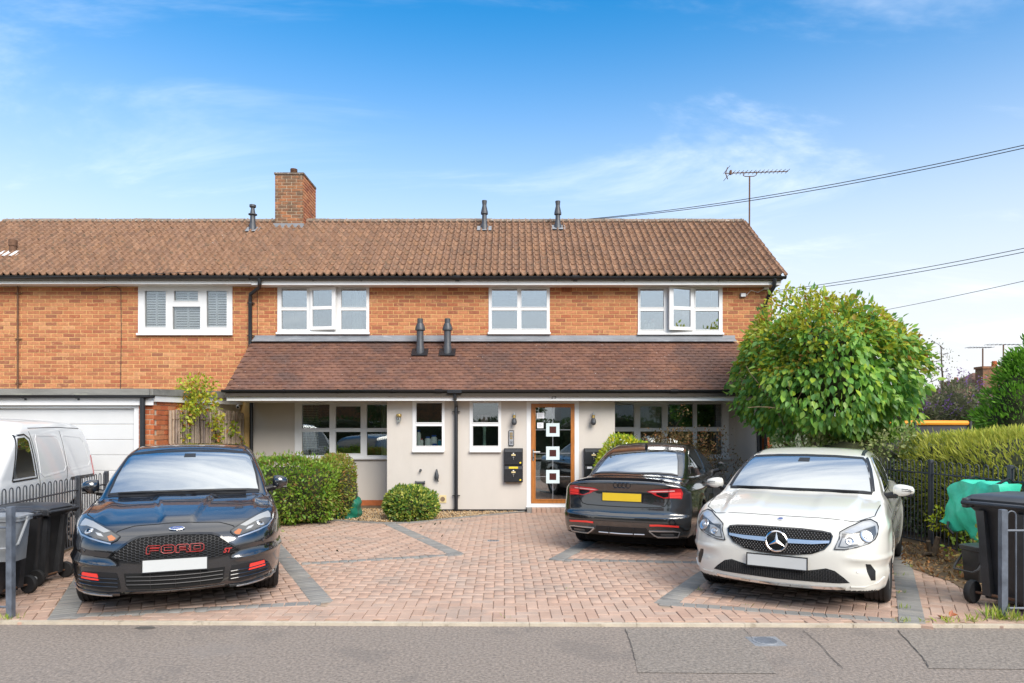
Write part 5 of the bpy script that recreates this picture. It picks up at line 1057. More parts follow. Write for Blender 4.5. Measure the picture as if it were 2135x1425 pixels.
def wheel(parent, x, y, r, wdt, sgn, spokes, rim_m, name='wheel', steer=0.0, rimr=.70, cover=False):
    M = Matrix.Translation((x, y, r)) @ Matrix.Rotation(steer, 4, 'Z') @ Matrix.Rotation(R(90) * sgn, 4, 'Y'); h = wdt / 2; n = 40    # local z = outboard
    ri = r * rimr; b = MB(); pr = [(ri, -h * .85), (ri + .02, -h * .95), (r - .03, -h), (r - .010, -h * .92), (r - .002, -h * .8)]
    for gx in (-.52, -.18, .18, .52): pr += [(r, h * (gx - .07)), (r - .008, h * (gx - .05)), (r - .008, h * (gx + .05)), (r, h * (gx + .07))]
    pr += [(r - .002, h * .8), (r - .010, h * .92), (r - .03, h), (ri + .02, h * .97), (ri, h * .88)]
    b.lathe(pr, n, M, cap=False); w_ = b.build(name, 'rubber', parent, smooth=True, local=True)
    b = MB(); b.lathe([(ri - .001, -h * .8), (ri - .001, h * .86), (ri - .012, h * .90), (ri - .03, h * .84), (ri - .035, h * .2), (ri * .5, h * .15), (ri * .5, -h * .5)], n, M, cap=False); rm = b.build('rim', rim_m, w_, smooth=True)
    b = MB(); b.lathe([(ri * .98, h * .1), (.03, h * .05)], 24, M); b.build('brake_disc', 'void_black', w_)
    if cover:
        b = MB(); b.lathe([(ri - .012, h * .86), (ri - .04, h * .95), (ri * .4, h * .99), (.02, h * 1.02)], 30, M); b.build('wheel_cover', rim_m, w_, smooth=True)
        for k in range(14): a = 2 * math.pi * k / 14; b = MB(); b.lathe([(.028, 0), (.024, .012)], 10, M @ Matrix.Translation((math.cos(a) * ri * .74, math.sin(a) * ri * .74, h * .92))); b.build('cover_hole', 'void_black', w_)
    else:
        for k in range(spokes):
            a = 2 * math.pi * k / spokes; b = MB(); b.add([(.03, -.035, h * .72), (.03, .035, h * .72), (ri - .02, .026, h * .84), (ri - .02, -.026, h * .84), (.03, -.03, h * .45), (.03, .03, h * .45), (ri - .02, .02, h * .5), (ri - .02, -.02, h * .5)], [(0, 1, 2, 3), (7, 6, 5, 4), (0, 3, 7, 4), (1, 5, 6, 2), (2, 6, 7, 3), (0, 4, 5, 1)])
            MM = M @ Matrix.Rotation(a, 4, 'Z'); b.v = [tuple(MM @ Vector(q)) for q in b.v]; b.build('spoke', rim_m, w_)
        b = MB(); b.lathe([(.055, h * .6), (.05, h * .78), (.03, h * .8)], 18, M); b.build('hub_cap', rim_m, w_, smooth=True)
    return w_
def mirror_part(parent, x, y, z, sgn, m, sx=.20, sy=.13, sz=.15, stalk='trim_black', face='rear'):
    bm = bmesh.new(); bmesh.ops.create_cube(bm, size=1); bmesh.ops.subdivide_edges(bm, edges=bm.edges[:], cuts=3, use_grid_fill=True)
    for v in bm.verts:
        p = v.co * 2; q = Vector((p.x * math.sqrt(max(0, 1 - .42 * p.y ** 2 - .30 * p.z ** 2 + .2 * p.y ** 2 * p.z ** 2)), p.y * math.sqrt(max(0, 1 - .35 * p.x ** 2 - .35 * p.z ** 2)), p.z * math.sqrt(max(0, 1 - .40 * p.x ** 2 - .35 * p.y ** 2))))
        if p.y > 0: q.y *= .6                            # flat towards the mirror glass
        q.z *= (1.0 - .22 * (q.x * sgn * -1 * -1)); v.co = Vector((x + q.x * sx / 2, y + q.y * sy / 2 + abs(q.x) * 0, z + q.z * sz / 2))
    mb = MB(); bm.verts.index_update(); mb.add([v.co for v in bm.verts], [[v.index for v in f.verts] for f in bm.faces]); bm.free(); mh = mb.build('door_mirror', m, parent, smooth=True, local=True)
    mh.data.set_sharp_from_angle(angle=R(80))
    b = MB(); b.tube([(x - sgn * sx * .3, y + .02, z - sz * .36), (x - sgn * (sx * .5 + .05), y + .03, z - sz * .50), (x - sgn * (sx * .5 + .16), y + .05, z - sz * .62)], [.04, .032, .04], 10); b.build('mirror_arm', stalk, mh)
    b = MB(); b.bbox(x - sx * .42, x + sx * .42, y + sy * .30, y + sy * .315, z - sz * .36, z + sz * .36, .004); b.build('mirror_glass', 'side_glass', mh)
    b = MB(); b.tube([(x - sx * .42, y - sy * .22, z - sz * .37), (x + sx * .42, y - sy * .22, z - sz * .37)], .014, 8); b.build('mirror_base', stalk, mh)
    return mh
def car_origin(name, label, X, Y, psi): return thing(name, label, 'car', (X, Y, 0.0), psi)
def liner_split(C):
    def sp(cen):
        v, u, z = np.abs(cen[:, 0]), cen[:, 1], cen[:, 2]; d = np.minimum(np.hypot(u - C['ax'][0], z - C['rw']), np.hypot(u - C['ax'][1], z - C['rw']))
        lin = (d < C['Ra'] + .012) & (v < C['W'] - .02); und = (z < C['zb'](u) + .03) & (v < .8)
        return {'wheel_arch_liner': (lin, 'void_black'), 'underbody': (und & ~lin, 'void_black')}
    return sp
# ---- black hot hatch, nose to the street, left bay
FC = dict(L=4.36, W=.905, H=1.49, rw=.322, Ra=.352, ax=(.93, 3.58), inner=.60,
    hw=tab((-.1, .80), (.3, .865), (.7, .90), (1.2, .905), (2.2, .90), (3.2, .905), (3.8, .885), (4.5, .82)),
    sec=tab((.1, .90), (.22, .945), (.38, .985), (.58, 1.0), (.75, .992), (.88, .965), (1.0, .915), (1.1, .86)),
    nf=tab((.1, .13), (.17, .06), (.26, .02), (.42, 0), (.55, .005), (.64, .025), (.70, .06), (.76, .12), (.85, .25)), nk=(.13, .30),
    rf=tab((.1, .12), (.3, .02), (.6, 0), (.9, .05), (1.05, .1)), rk=(.08, .2),
    hc=tab((-.1, .66), (0, .70), (.12, .762), (.3, .825), (.55, .885), (.85, .938), (1.1, .972), (1.3, .995), (1.7, 1.0), (3.8, 1.02), (4.2, .98), (4.5, .9)),
    dr=tab((-.1, .10), (.3, .075), (.7, .05), (1.2, .06), (2, .08), (4.5, .1)), dp=3.0,
    k=.055, kc=.12, extra=[lambda a, v, u, z: a - (.016 * np.exp(-((z - (.475 + .10 * (v - .55))) / .020) ** 2) - .012 * np.exp(-((z - (.545 + .10 * (v - .55))) / .035) ** 2)) * sstep(.42, .58, v) * sstep(.95, .55, u)], hood=lambda u, v: .024 * sstep(.035, -.03, v - (.13 + .175 * (u - .26))) * sstep(.15, .35, u) * sstep(1.35, 1.05, u) + .010 * np.exp(-((v - .66) / .07) ** 2) * sstep(.3, .6, u) * sstep(1.4, 1.1, u),
    zb=tab((-.1, .215), (.1, .205), (.5, .19), (1.0, .19), (4.0, .2), (4.5, .28)),
    ws=tab((.85, .86), (.97, 1.03), (1.1, 1.24), (1.25, 1.52), (1.38, 1.80), (1.46, 2.02), (1.55, 2.3)), wk=.27,
    rwn=tab((.9, 4.27), (1.1, 4.15), (1.3, 3.95), (1.42, 3.78), (1.55, 3.6)), rwk=.15,
    gw=tab((.85, .835), (.97, .80), (1.1, .765), (1.25, .705), (1.38, .645), (1.48, .58), (1.55, .52)), gp=tab((.8, 1.0), (2.2, 1.0), (3.2, .97), (4.3, .88)),
    roof=tab((1.4, 1.37), (1.8, 1.44), (2.1, 1.468), (2.45, 1.478), (3.0, 1.465), (3.6, 1.42), (4.3, 1.32)), rc=.085)
ford = Body(FC); ford.polygonise(.02)
hatch = car_origin('black_hatchback', 'glossy black hatchback with honeycomb grille parked nose-out beside the hedge', -2.978, 6.04, .37)
fb = shade_body(ford, 'body', 'paint_black', hatch, liner_split(FC))
# ---- white hatchback, right bay
MC = dict(L=4.30, W=.895, H=1.45, rw=.318, Ra=.348, ax=(.89, 3.59), inner=.59,
    hw=tab((-.1, .80), (.3, .86), (.7, .89), (1.2, .885), (2.2, .885), (3.2, .895), (3.8, .88), (4.4, .80)),
    sec=tab((.1, .90), (.22, .95), (.38, .99), (.56, 1.0), (.72, .985), (.86, .955), (.98, .905), (1.1, .85)),
    nf=tab((.1, .14), (.17, .07), (.26, .025), (.40, .005), (.52, 0), (.62, .015), (.70, .045), (.77, .10), (.86, .22)), nk=(.12, .26),
    rf=tab((.1, .12), (.3, .02), (.6, 0), (.9, .05), (1.05, .1)), rk=(.08, .2),
    hc=tab((-.1, .70), (0, .735), (.12, .785), (.3, .845), (.55, .905), (.85, .955), (1.1, .985), (1.3, 1.0), (1.7, 1.0), (3.8, 1.02), (4.1, .98), (4.4, .9)),
    dr=tab((-.1, .09), (.3, .075), (.7, .055), (1.2, .06), (2, .08), (4.4, .1)), dp=3.0,
    k=.055, kc=.12, extra=[lambda a, v, u, z: a - (.012 * np.exp(-((z - (.515 - .03 * (v - .5))) / .022) ** 2) - .014 * np.exp(-((z - (.44 - .06 * (v - .6))) / .040) ** 2)) * sstep(.50, .68, v) * sstep(.85, .5, u)], hood=lambda u, v: .020 * sstep(.60, .52, v - .08 * (u - .3)) * sstep(.15, .45, u) * sstep(1.35, 1.05, u) - .006 * sstep(.30, .2, v) * sstep(.15, .45, u) * sstep(1.35, 1.05, u),
    zb=tab((-.1, .205), (.1, .20), (.5, .185), (1.0, .18), (4.0, .2), (4.4, .28)),
    crease=lambda u, z: .012 * np.exp(-((z - (.80 + .03 * (u - 2.0))) / .05) ** 2) - .014 * np.exp(-((z - (.66 + .02 * (u - 2))) / .06) ** 2) * sstep(1.2, 1.6, u) * sstep(3.4, 3.0, u),
    ws=tab((.85, .80), (.97, .98), (1.1, 1.21), (1.22, 1.46), (1.33, 1.74), (1.41, 2.0), (1.5, 2.3)), wk=.27,
    rwn=tab((.9, 4.2), (1.1, 4.05), (1.25, 3.82), (1.37, 3.6), (1.5, 3.4)), rwk=.15,
    gw=tab((.85, .815), (.97, .785), (1.1, .745), (1.22, .69), (1.33, .63), (1.43, .565), (1.5, .51)), gp=tab((.8, 1.0), (2.2, 1.0), (3.2, .96), (4.2, .84)),
    roof=tab((1.3, 1.32), (1.7, 1.395), (2.0, 1.422), (2.35, 1.433), (2.9, 1.415), (3.5, 1.36), (4.2, 1.24)), rc=.085)
merc = Body(MC); merc.polygonise(.02)
white = car_origin('white_hatchback', 'pearl white hatchback with silver barred grille parked nose-out by the round tree', 2.425, 6.255, -.55)
mb_ = shade_body(merc, 'body', 'paint_white', white, liner_split(MC))
# ---- black saloon, tail to the street
AC = dict(L=4.76, W=.90, H=1.45, rw=.325, Ra=.352, ax=(.88, 3.70), inner=.60,
    hw=tab((-.1, .78), (.3, .85), (.8, .90), (1.5, .90), (2.5, .90), (3.4, .90), (4.0, .885), (4.5, .855), (4.9, .83)),
    sec=tab((.1, .90), (.22, .94), (.40, .99), (.56, 1.0), (.70, .99), (.80, .975), (.90, .93), (1.0, .86), (1.1, .8)),
    nf=tab((.1, .12), (.3, .02), (.5, 0), (.7, .05), (.85, .2)), nk=(.14, .3),
    rf=tab((.1, .20), (.2, .12), (.28, .05), (.36, .015), (.46, 0.0), (.52, .005), (.56, .04), (.64, .055), (.76, .07), (.84, .075), (.90, .06), (.95, .055), (1.0, .06), (1.1, .1)), rk=(.10, .17),
    hc=tab((-.1, .6), (.1, .72), (.5, .85), (1.0, .93), (1.4, .98), (2.0, .985), (3.4, 1.0), (3.8, 1.01), (4.2, .995), (4.45, .975), (4.62, .978), (4.72, .985), (4.9, .97)),
    dr=tab((-.1, .1), (.5, .06), (1.5, .07), (3.0, .10), (4.0, .115), (4.5, .10), (4.9, .10)), dp=3.2, kr=.07, kc=.12, k=.04,
    zb=tab((-.1, .18), (.5, .17), (1.0, .19), (4.0, .2), (4.4, .23), (4.9, .27)),
    crease=lambda u, z: .012 * np.exp(-((z - (.79 + .02 * (u - 2.0))) / .04) ** 2) - .010 * np.exp(-((z - .68) / .06) ** 2) * sstep(1.2, 1.6, u) * sstep(3.5, 3.0, u),
    ws=tab((.85, .95), (.97, 1.2), (1.15, 1.55), (1.3, 1.9), (1.4, 2.2), (1.5, 2.6)), wk=.25, wc=.5,
    rwn=tab((.9, 4.22), (1.0, 4.02), (1.1, 3.82), (1.2, 3.60), (1.3, 3.36), (1.38, 3.12), (1.45, 2.85)), rwk=.24, rwc=.5,
    gw=tab((.85, .80), (.97, .765), (1.1, .72), (1.22, .66), (1.33, .595), (1.42, .54), (1.5, .49)), gp=tab((.8, .96), (2.2, 1.0), (3.0, .985), (3.6, .93), (4.2, .85)),
    roof=tab((1.4, 1.28), (1.8, 1.37), (2.2, 1.415), (2.6, 1.427), (3.0, 1.41), (3.4, 1.36), (3.8, 1.28), (4.3, 1.1)), rc=.10)
audi = Body(AC); audi.polygonise(.02)
AP = -.405
saloon = car_origin('black_saloon', 'glossy black saloon with red tail lights and yellow rear plate parked by the front door', 1.40 + 4.76 * math.sin(.405), 8.80 + 4.76 * math.cos(.405), AP + math.pi)
ab = shade_body(audi, 'body', 'paint_black2', saloon, liner_split(AC))
# ------------------------------------------------------------------ fitted parts
def mir(h): return h + [(-a, b_) for a, b_ in h[::-1] if abs(a) > 1e-6]     # half outline (v >= 0) -> whole outline
def inside(p, poly):
    c = False; n = len(poly)
    for i in range(n):
        (x1, y1), (x2, y2) = poly[i], poly[(i + 1) % n]
        if (y1 > p[1]) != (y2 > p[1]) and p[0] < (x2 - x1) * (p[1] - y1) / (y2 - y1) + x1: c = not c
    return c
def surf(b, v, z, axis='front', off=0.0):
    h = b.hit((v, -1, z), (0, 1, 0)) if axis == 'front' else b.hit((v, b.C['L'] + 1, z), (0, -1, 0)) if axis == 'rear' else b.hit((v, z, 3), (0, 0, -1))
    if h is None: return None
    P = np.array([h]); g = b.grad(P)[0]; g /= np.linalg.norm(g); return Vector(h) + Vector(g) * off
def lattice(b, poly, axis, m, name, parent, kind='hex', s=.018, r=.0028, off=.008, squash=.62):
    mb = MB(); x0, x1 = min(p[0] for p in poly), max(p[0] for p in poly); y0, y1 = min(p[1] for p in poly), max(p[1] for p in poly)
    def bar(p, q):
        if inside(p, poly) and inside(q, poly):
            a, c = surf(b, *p, axis, off), surf(b, *q, axis, off)
            if a and c: mb.tube([a, c], r, 4, cap=False)
    if kind == 'hex':
        w_, h_ = s * 1.5, s * math.sqrt(3) * squash; i = 0; x = x0
        while x < x1:
            y = y0 + (h_ / 2 if i % 2 else 0)
            while y < y1:
                pts = [(x + s * math.cos(a), y + s * squash * math.sin(a)) for a in [k * math.pi / 3 for k in range(6)]]
                for k in (0, 1, 2): bar(pts[k], pts[k + 1])
                y += h_
            x += w_; i += 1
    elif kind == 'cross':
        k = 0
        while k * s < (x1 - x0) + (y1 - y0):
            for sg in (1, -1):
                x = x0 + k * s if sg < 0 else x0 - (y1 - y0) + k * s; n = int((y1 - y0) / (s * .5)); 
                for j in range(n): bar((x + sg * j * s * .5, y0 + j * s * .5 * squash * 1.6), (x + sg * (j + 1) * s * .5, y0 + (j + 1) * s * .5 * squash * 1.6))
            k += 1
    elif kind == 'pins':
        i = 0; y = y0
        while y < y1:
            x = x0 + (s / 2 if i % 2 else 0)
            while x < x1:
                if inside((x, y), poly):
                    a = surf(b, x, y, axis, off)
                    if a: mb.box(a.x - .0022, a.x + .0022, a.y - .004, a.y + .004, a.z - .004, a.z + .004)
                x += s
            y += s * .62; i += 1
    return T(mb.build(name, m, parent, local=(parent.type == 'EMPTY'), fixn=False), kind='stuff')
def bars(b, segs, r, axis, m, name, parent, off=.012):
    for pts in segs:
        fine = []
        for p, q in zip(pts, pts[1:]):
            for k in range(6): fine.append((p[0] + (q[0] - p[0]) * k / 6, p[1] + (q[1] - p[1]) * k / 6))
        fine.append(pts[-1]); P = [surf(b, *p, axis, off) for p in fine]; P = [p for p in P if p]
        if len(P) > 1: mb = MB(); mb.tube(P, r, 6); mb.build(name, m, parent, local=(parent.type == 'EMPTY'), smooth=True)
def on_surface(b, v, z, axis, off=.006):
    p = surf(b, v, z, axis, off); P = np.array([p]); g = Vector(b.grad(P)[0]).normalized(); q = g.to_track_quat('Z', 'Y').to_matrix().to_4x4()
    X = Vector((1, 0, 0)) if axis != 'rear' else Vector((-1, 0, 0)); Yv = g.cross(X).normalized(); X = Yv.cross(g).normalized(); Mx = Matrix((X, Yv, g)).transposed().to_4x4()
    return Matrix.Translation(p) @ Mx
def plate(parent, M, m, w_=.52, h_=.111):
    b = MB(); b.bbox(-w_ / 2, w_ / 2, -h_ / 2, h_ / 2, -.008, 0, .003); b.v = [tuple(M @ Vector(q)) for q in b.v]; p = b.build('number_plate', m, parent, local=True)
    b = MB(); e = .004
    for a, c, d, f in wall_rects(-w_ / 2 - .006, w_ / 2 + .006, -h_ / 2 - .006, h_ / 2 + .006, [(-w_ / 2 + e, w_ / 2 - e, -h_ / 2 + e, h_ / 2 - e)]): b.box(a, c, d, f, -.006, .0015)
    b.v = [tuple(M @ Vector(q)) for q in b.v]; b.build('plate_surround', 'trim_black', p)
    return p
# ---------------- black hatchback
B = ford; t = hatch
for s_ in (-1, 1):
    wheel(t, s_ * .775, .93, .322, .235, s_, 10, 'lamp_dark'); wheel(t, s_ * .775, 3.58, .322, .235, s_, 10, 'lamp_dark')
    mirror_part(t, s_ * .945, 1.60, 1.045, s_, 'paint_black', sx=.17, sz=.15)
WS = mir([(0, 1.012), (.40, 1.008), (.60, 1.0), (.71, .992), (.685, 1.15), (.652, 1.27), (.622, 1.345), (.585, 1.372), (.35, 1.392), (0, 1.402)])
ws_ = patch(B, WS, 'front', 'windscreen', 'windscreen', t, start=.75, off=.005)[0]
ribbon(B, WS, .022, 'front', 'trim_black', 'windscreen_seal', ws_, off=.007, closed=True)
patch(B, [(-.71, 1.15), (-.45, 1.075), (0, 1.035), (.45, 1.075), (.71, 1.15), (.70, 1.19), (.40, 1.11), (0, 1.08), (-.40, 1.11), (-.70, 1.19)], 'top', 'trim_black', 'cowl', t, off=.004)
for P_ in ([(-.62, 1.165), (-.3, 1.095), (.10, 1.065)], [(.58, 1.15), (.3, 1.095), (-.05, 1.075)]): 
    q = [surf(B, a, c, 'top', .02) for a, c in P_]; mb = MB(); mb.tube(q, [.009, .007, .005], 6); mb.build('wiper', 'trim_black', t, local=True)
for s_ in (-1, 1): q = surf(B, s_ * .30, .96, 'top', .006); mb = MB(); mb.lathe([(.012, -.004), (.010, .006)], 8, Matrix.Translation(q)); mb.build('washer_jet', 'trim_black', t, local=True)
# interior mirror housing showing behind the glass, roof seams
mb = MB(); q = surf(B, .02, 1.355, 'front', .0); mb = MB(); 
hh = patch(B, [(-.065, 1.335), (.055, 1.335), (.05, 1.372), (-.06, 1.372)], 'front', 'trim_black', 'rear_view_mirror', ws_, start=.75, off=.0062, thick=.004)
for s_ in (-1, 1): ribbon(B, [(s_ * .575, 1.98), (s_ * .57, 2.4), (s_ * .55, 3.0), (s_ * .52, 3.5)], .02, 'top', 'trim_black', 'roof_seam', t, off=.002)
ribbon(B, [(-.60, 1.905), (-.3, 1.94), (0, 1.95), (.3, 1.94), (.60, 1.905)], .012, 'top', 'trim_black', 'roof_edge', t, off=.003)
patch(B, [(1.62, 1.015), (2.30, 1.02), (2.27, 1.36), (2.12, 1.35), (1.92, 1.25)], 'side', 'side_glass', 'front_door_window', t, both=True); patch(B, [(2.38, 1.02), (3.15, 1.05), (3.08, 1.30), (2.85, 1.35), (2.35, 1.365)], 'side', 'side_glass', 'rear_door_window', t, both=True)
for L_ in ([(1.35, .95), (1.38, .6), (1.36, .3)], [(2.34, 1.0), (2.36, .6), (2.33, .3)]): ribbon(B, L_, .008, 'side', 'void_black', 'door_seam', t, both=True)
for u in (2.18, 3.1): patch(B, [(u, .87), (u + .2, .875), (u + .2, .90), (u, .895)], 'side', 'paint_black', 'door_handle', t, both=True, off=.02, thick=.02)
SH = [(-.50, .135), (-.47, .17), (-.35, .212), (-.16, .215), (0, .216), (.16, .215), (.35, .212), (.47, .17), (.50, .135)]
ribbon(B, SH, .009, 'top', 'void_black', 'bonnet_seam', t, off=.0015)
for s_ in (-1, 1): ribbon(B, [(s_ * .50, .16), (s_ * .66, .36), (s_ * .79, .62), (s_ * .80, .95), (s_ * .74, 1.14)], .007, 'top', 'void_black', 'bonnet_seam', t, off=.0015)
HL = [(.446, .715), (.50, .745), (.59, .786), (.70, .828), (.79, .845), (.812, .815), (.81, .775), (.765, .735), (.69, .712), (.60, .69), (.51, .668), (.47, .686)]
for s_ in (-1, 1):
    f_ = lambda P: [(s_ * a, c) for a, c in P]
    h = patch(B, f_(HL), 'front', 'lamp_dark', 'headlight', t, off=.008, thick=.02)[0]
    patch(B, f_([(.53, .752), (.59, .778), (.70, .82), (.782, .836), (.80, .812), (.80, .785), (.74, .79), (.66, .772), (.58, .742)]), 'front', 'lamp_clear', 'daylight_strip', h, off=.0092, thick=.003)
    patch(B, f_([(.53, .715), (.58, .735), (.66, .765), (.73, .785), (.765, .78), (.755, .745), (.69, .722), (.60, .70), (.545, .692)]), 'front', 'lamp_dark', 'lamp_pocket', h, off=.0095, thick=.003)
    M = on_surface(B, s_ * .705, .752, 'front', .009); mb = MB(); mb.lathe([(.034, -.002), (.034, .003), (.026, .009), (.012, .012)], 18, M @ Matrix.Diagonal((1.15, .9, 1, 1))); mb.build('projector_lens', 'lens_bright', h, smooth=True)
    M = on_surface(B, s_ * .705, .752, 'front', .0205); mb = MB(); mb.lathe([(.020, -.001), (.016, .003)], 16, M); mb.build('lens_core', 'trim_gloss', h, smooth=True)
    patch(B, f_([(.575, .712), (.625, .722), (.65, .745), (.60, .735)]), 'front', 'lens_bright', 'reflector', h, off=.0105, thick=.003)
    patch(B, f_([(.475, .70), (.515, .725), (.545, .715), (.525, .68), (.49, .684)]), 'front', 'amber', 'indicator', h, off=.0098, thick=.003)
    ribbon(B, f_(HL), .009, 'front', 'trim_gloss', 'lamp_rim', h, off=.010, closed=True)
    ribbon(B, f_([(.51, .662), (.60, .682), (.69, .704), (.77, .728), (.825, .775)]), .016, 'front', 'silver', 'lamp_underline', h, off=.006)
GR = mir([(0, .715), (.20, .708), (.29, .702), (.345, .685), (.40, .65), (.46, .603), (.525, .548), (.49, .528), (.40, .505), (.27, .488), (0, .480)])
g = patch(B, GR, 'front', 'void_black', 'upper_grille', t, off=.003)[0]; lattice(B, [(a * .985, .60 + (c - .60) * .97) for a, c in GR], 'front', 'mesh_black', 'honeycomb', g, 'hex', .021, .0034, .009)
ribbon(B, GR, .017, 'front', 'trim_gloss', 'grille_rim', g, off=.013, closed=True, thick=.016, cell=.03)
LW = [([(0, 0), (0, .78), (.14, 1), (1, 1), (1, .74), (.26, .74), (.26, .64), (.9, .64), (.9, .38), (.26, .38), (.26, 0)], 1), ([(0, .2), (0, .8), (.18, 1), (.82, 1), (1, .8), (1, .2), (.82, 0), (.18, 0)], 1), ([(.24, .3), (.24, .7), (.76, .7), (.76, .3)], -1), ([(0, 0), (0, .78), (.14, 1), (.86, 1), (1, .86), (1, .52), (.9, .42), (1, .3), (1, 0), (.76, 0), (.76, .28), (.26, .28), (.26, 0)], 1), ([(.26, .52), (.26, .74), (.74, .74), (.74, .52)], -1), ([(0, 0), (0, 1), (.82, 1), (1, .8), (1, .2), (.82, 0)], 1), ([(.25, .27), (.25, .73), (.75, .73), (.75, .27)], -1)]
slot = [0, 1, 1, 2, 2, 3, 3]
for (pl, sg), k in zip(LW, slot):
    x0 = -.228 + k * .1165; q = [surf(B, x0 + a * .107, .565 + c * .064, 'front', .020) for a, c in pl]; mb = MB(); mb.tube(q + [q[0]], .0032, 5, cap=False); mb.build('grille_letter', 'ford_red', g)
link('sport_badge', text_mesh('ST', .058, 'ford_red', on_surface(B, .415, .553, 'front', .022), .003, .35, .002), g)
M = on_surface(B, 0, .757, 'front', .004); mb = MB(); mb.lathe([(.066, 0), (.066, .005), (.058, .008)], 28, M @ Matrix.Diagonal((1, .40, 1, 1))); bd = mb.build('oval_badge', 'chrome', t, smooth=True, local=True)
mb = MB(); mb.lathe([(.055, .0075), (.054, .0092)], 28, M @ Matrix.Diagonal((1, .38, 1, 1))); mb.build('badge_field', 'badge_blue', bd); link('badge_script', text_mesh('Ford', .042, 'chrome', M @ Matrix.Translation((0, 0, .0095)) @ Matrix.Diagonal((1, .8, 1, 1)), .0008, .4), bd)
M = Matrix.Translation((0, -.016, .462)) @ Matrix.Rotation(R(86), 4, 'X'); plate(t, M, 'plate_white')
LI = mir([(0, .402), (.27, .40), (.405, .405), (.39, .29), (.365, .262), (0, .250)]); li = patch(B, LI, 'front', 'void_black', 'lower_intake', t, off=.003)[0]
bars(B, [[(-.385, z), (-.2, z - .008), (0, z - .011), (.2, z - .008), (.385, z)] for z in (.375, .34, .305)], .0055, 'front', 'trim_black', 'intake_bar', li, off=.008)
bars(B, [[(v, .392), (v, .26)] for v in (-.2, 0, .2)], .005, 'front', 'trim_black', 'intake_rib', li, off=.006)
for s_ in (-1, 1):
    f_ = lambda P: [(s_ * a, c) for a, c in P]
    fg = patch(B, f_([(.46, .412), (.60, .425), (.74, .425), (.79, .37), (.815, .30), (.70, .285), (.52, .255), (.43, .27), (.44, .34)]), 'front', 'trim_black', 'fog_pod', t, off=.003)[0]
    bars(B, [f_([(.45, z), (.6, z + .012), (.77, z + .03)]) for z in (.36, .325, .29)], .006, 'front', 'trim_gloss', 'louvre', fg, off=.010)
    patch(B, f_([(.615, .408), (.735, .418), (.745, .365), (.60, .352)]), 'front', 'red_bright', 'fog_lamp', fg, off=.013, thick=.012)
    ribbon(B, f_([(.845, .275), (.78, .258), (.70, .248), (.60, .235), (.52, .228), (.44, .226)]), .020, 'front', 'trim_gloss', 'pod_lip', fg, off=.012, thick=.014)
    ribbon(B, f_([(.835, .258), (.72, .240), (.60, .226), (.50, .218)]), .009, 'front', 'silver', 'splitter_edge', fg, off=.017, thick=.01)
    M = on_surface(B, s_ * .74, .60, 'front', .002); mb = MB(); mb.lathe([(.022, 0), (.020, .004)], 14, M @ Matrix.Diagonal((1, .8, 1, 1))); mb.build('washer_cap', 'paint_black', t, local=True)
ribbon(B, [(-.40, .238), (-.2, .228), (0, .225), (.2, .228), (.40, .238)], .018, 'front', 'trim_gloss', 'front_lip', t, off=.008, thick=.012)
# ---------------- white hatchback
B = merc; t = white
for s_ in (-1, 1):
    wheel(t, s_ * .765, .89, .318, .225, s_, 10, 'silver', steer=R(0)); wheel(t, s_ * .765, 3.59, .318, .225, s_, 10, 'silver')
    m_ = mirror_part(t, s_ * .965, 1.52, 1.02, s_, 'paint_white', sx=.20, sz=.125); mb = MB()
    for k in (0, 1): mb.box(s_ * .965 - .05 + s_ * .035, s_ * .965 + .05 + s_ * .035, 1.52 - .066, 1.52 - .056, 1.018 + k * .018, 1.022 + k * .018)
    mb.build('mirror_slot', 'trim_black', m_)
WS = mir([(0, 1.022), (.45, 1.018), (.62, 1.014), (.695, 1.012), (.672, 1.12), (.64, 1.22), (.60, 1.30), (.565, 1.328), (.3, 1.345), (0, 1.35)])
ws_ = patch(B, WS, 'front', 'windscreen', 'windscreen', t, start=.7, off=.005)[0]; ribbon(B, WS, .02, 'front', 'trim_black', 'windscreen_seal', ws_, off=.007, closed=True)
patch(B, [(-.07, 1.285), (.05, 1.285), (.045, 1.325), (-.065, 1.325)], 'front', 'trim_black', 'rear_view_mirror', ws_, start=.7, off=.0062, thick=.004)
patch(B, [(-.70, 1.15), (-.45, 1.07), (0, 1.035), (.45, 1.07), (.70, 1.15), (.70, 1.19), (.40, 1.10), (0, 1.07), (-.40, 1.10), (-.70, 1.19)], 'top', 'trim_black', 'cowl', t, off=.004)
for P_ in ([(-.62, 1.14), (-.3, 1.075), (.10, 1.045)], [(.58, 1.13), (.3, 1.075), (-.02, 1.055)]):
    q = [surf(B, a, c, 'top', .02) for a, c in P_]; mb = MB(); mb.tube(q, [.009, .007, .005], 6); mb.build('wiper', 'trim_black', t, local=True)
for s_ in (-1, 1):
    ribbon(B, [(s_ * .560, 1.93), (s_ * .556, 2.3), (s_ * .535, 2.9), (s_ * .50, 3.4)], .035, 'top', 'trim_black', 'roof_seam', t, off=.002)
    ribbon(B, [(s_ * a, c) for a, c in ((.715, 1.02), (.692, 1.12), (.66, 1.22), (.622, 1.30), (.60, 1.335))], .018, 'front', 'trim_black', 'pillar_trim', t, off=.004)
SW1 = [(1.70, 1.0), (2.28, 1.0), (2.25, 1.32), (2.05, 1.29), (1.85, 1.18)]; SW2 = [(2.36, 1.0), (3.05, 1.03), (3.2, 1.10), (2.95, 1.25), (2.70, 1.30), (2.33, 1.325)]
for sw, nm in ((SW1, 'front_door_window'), (SW2, 'rear_door_window')):
    for o in patch(B, sw, 'side', 'side_glass', nm, t, both=True): pass
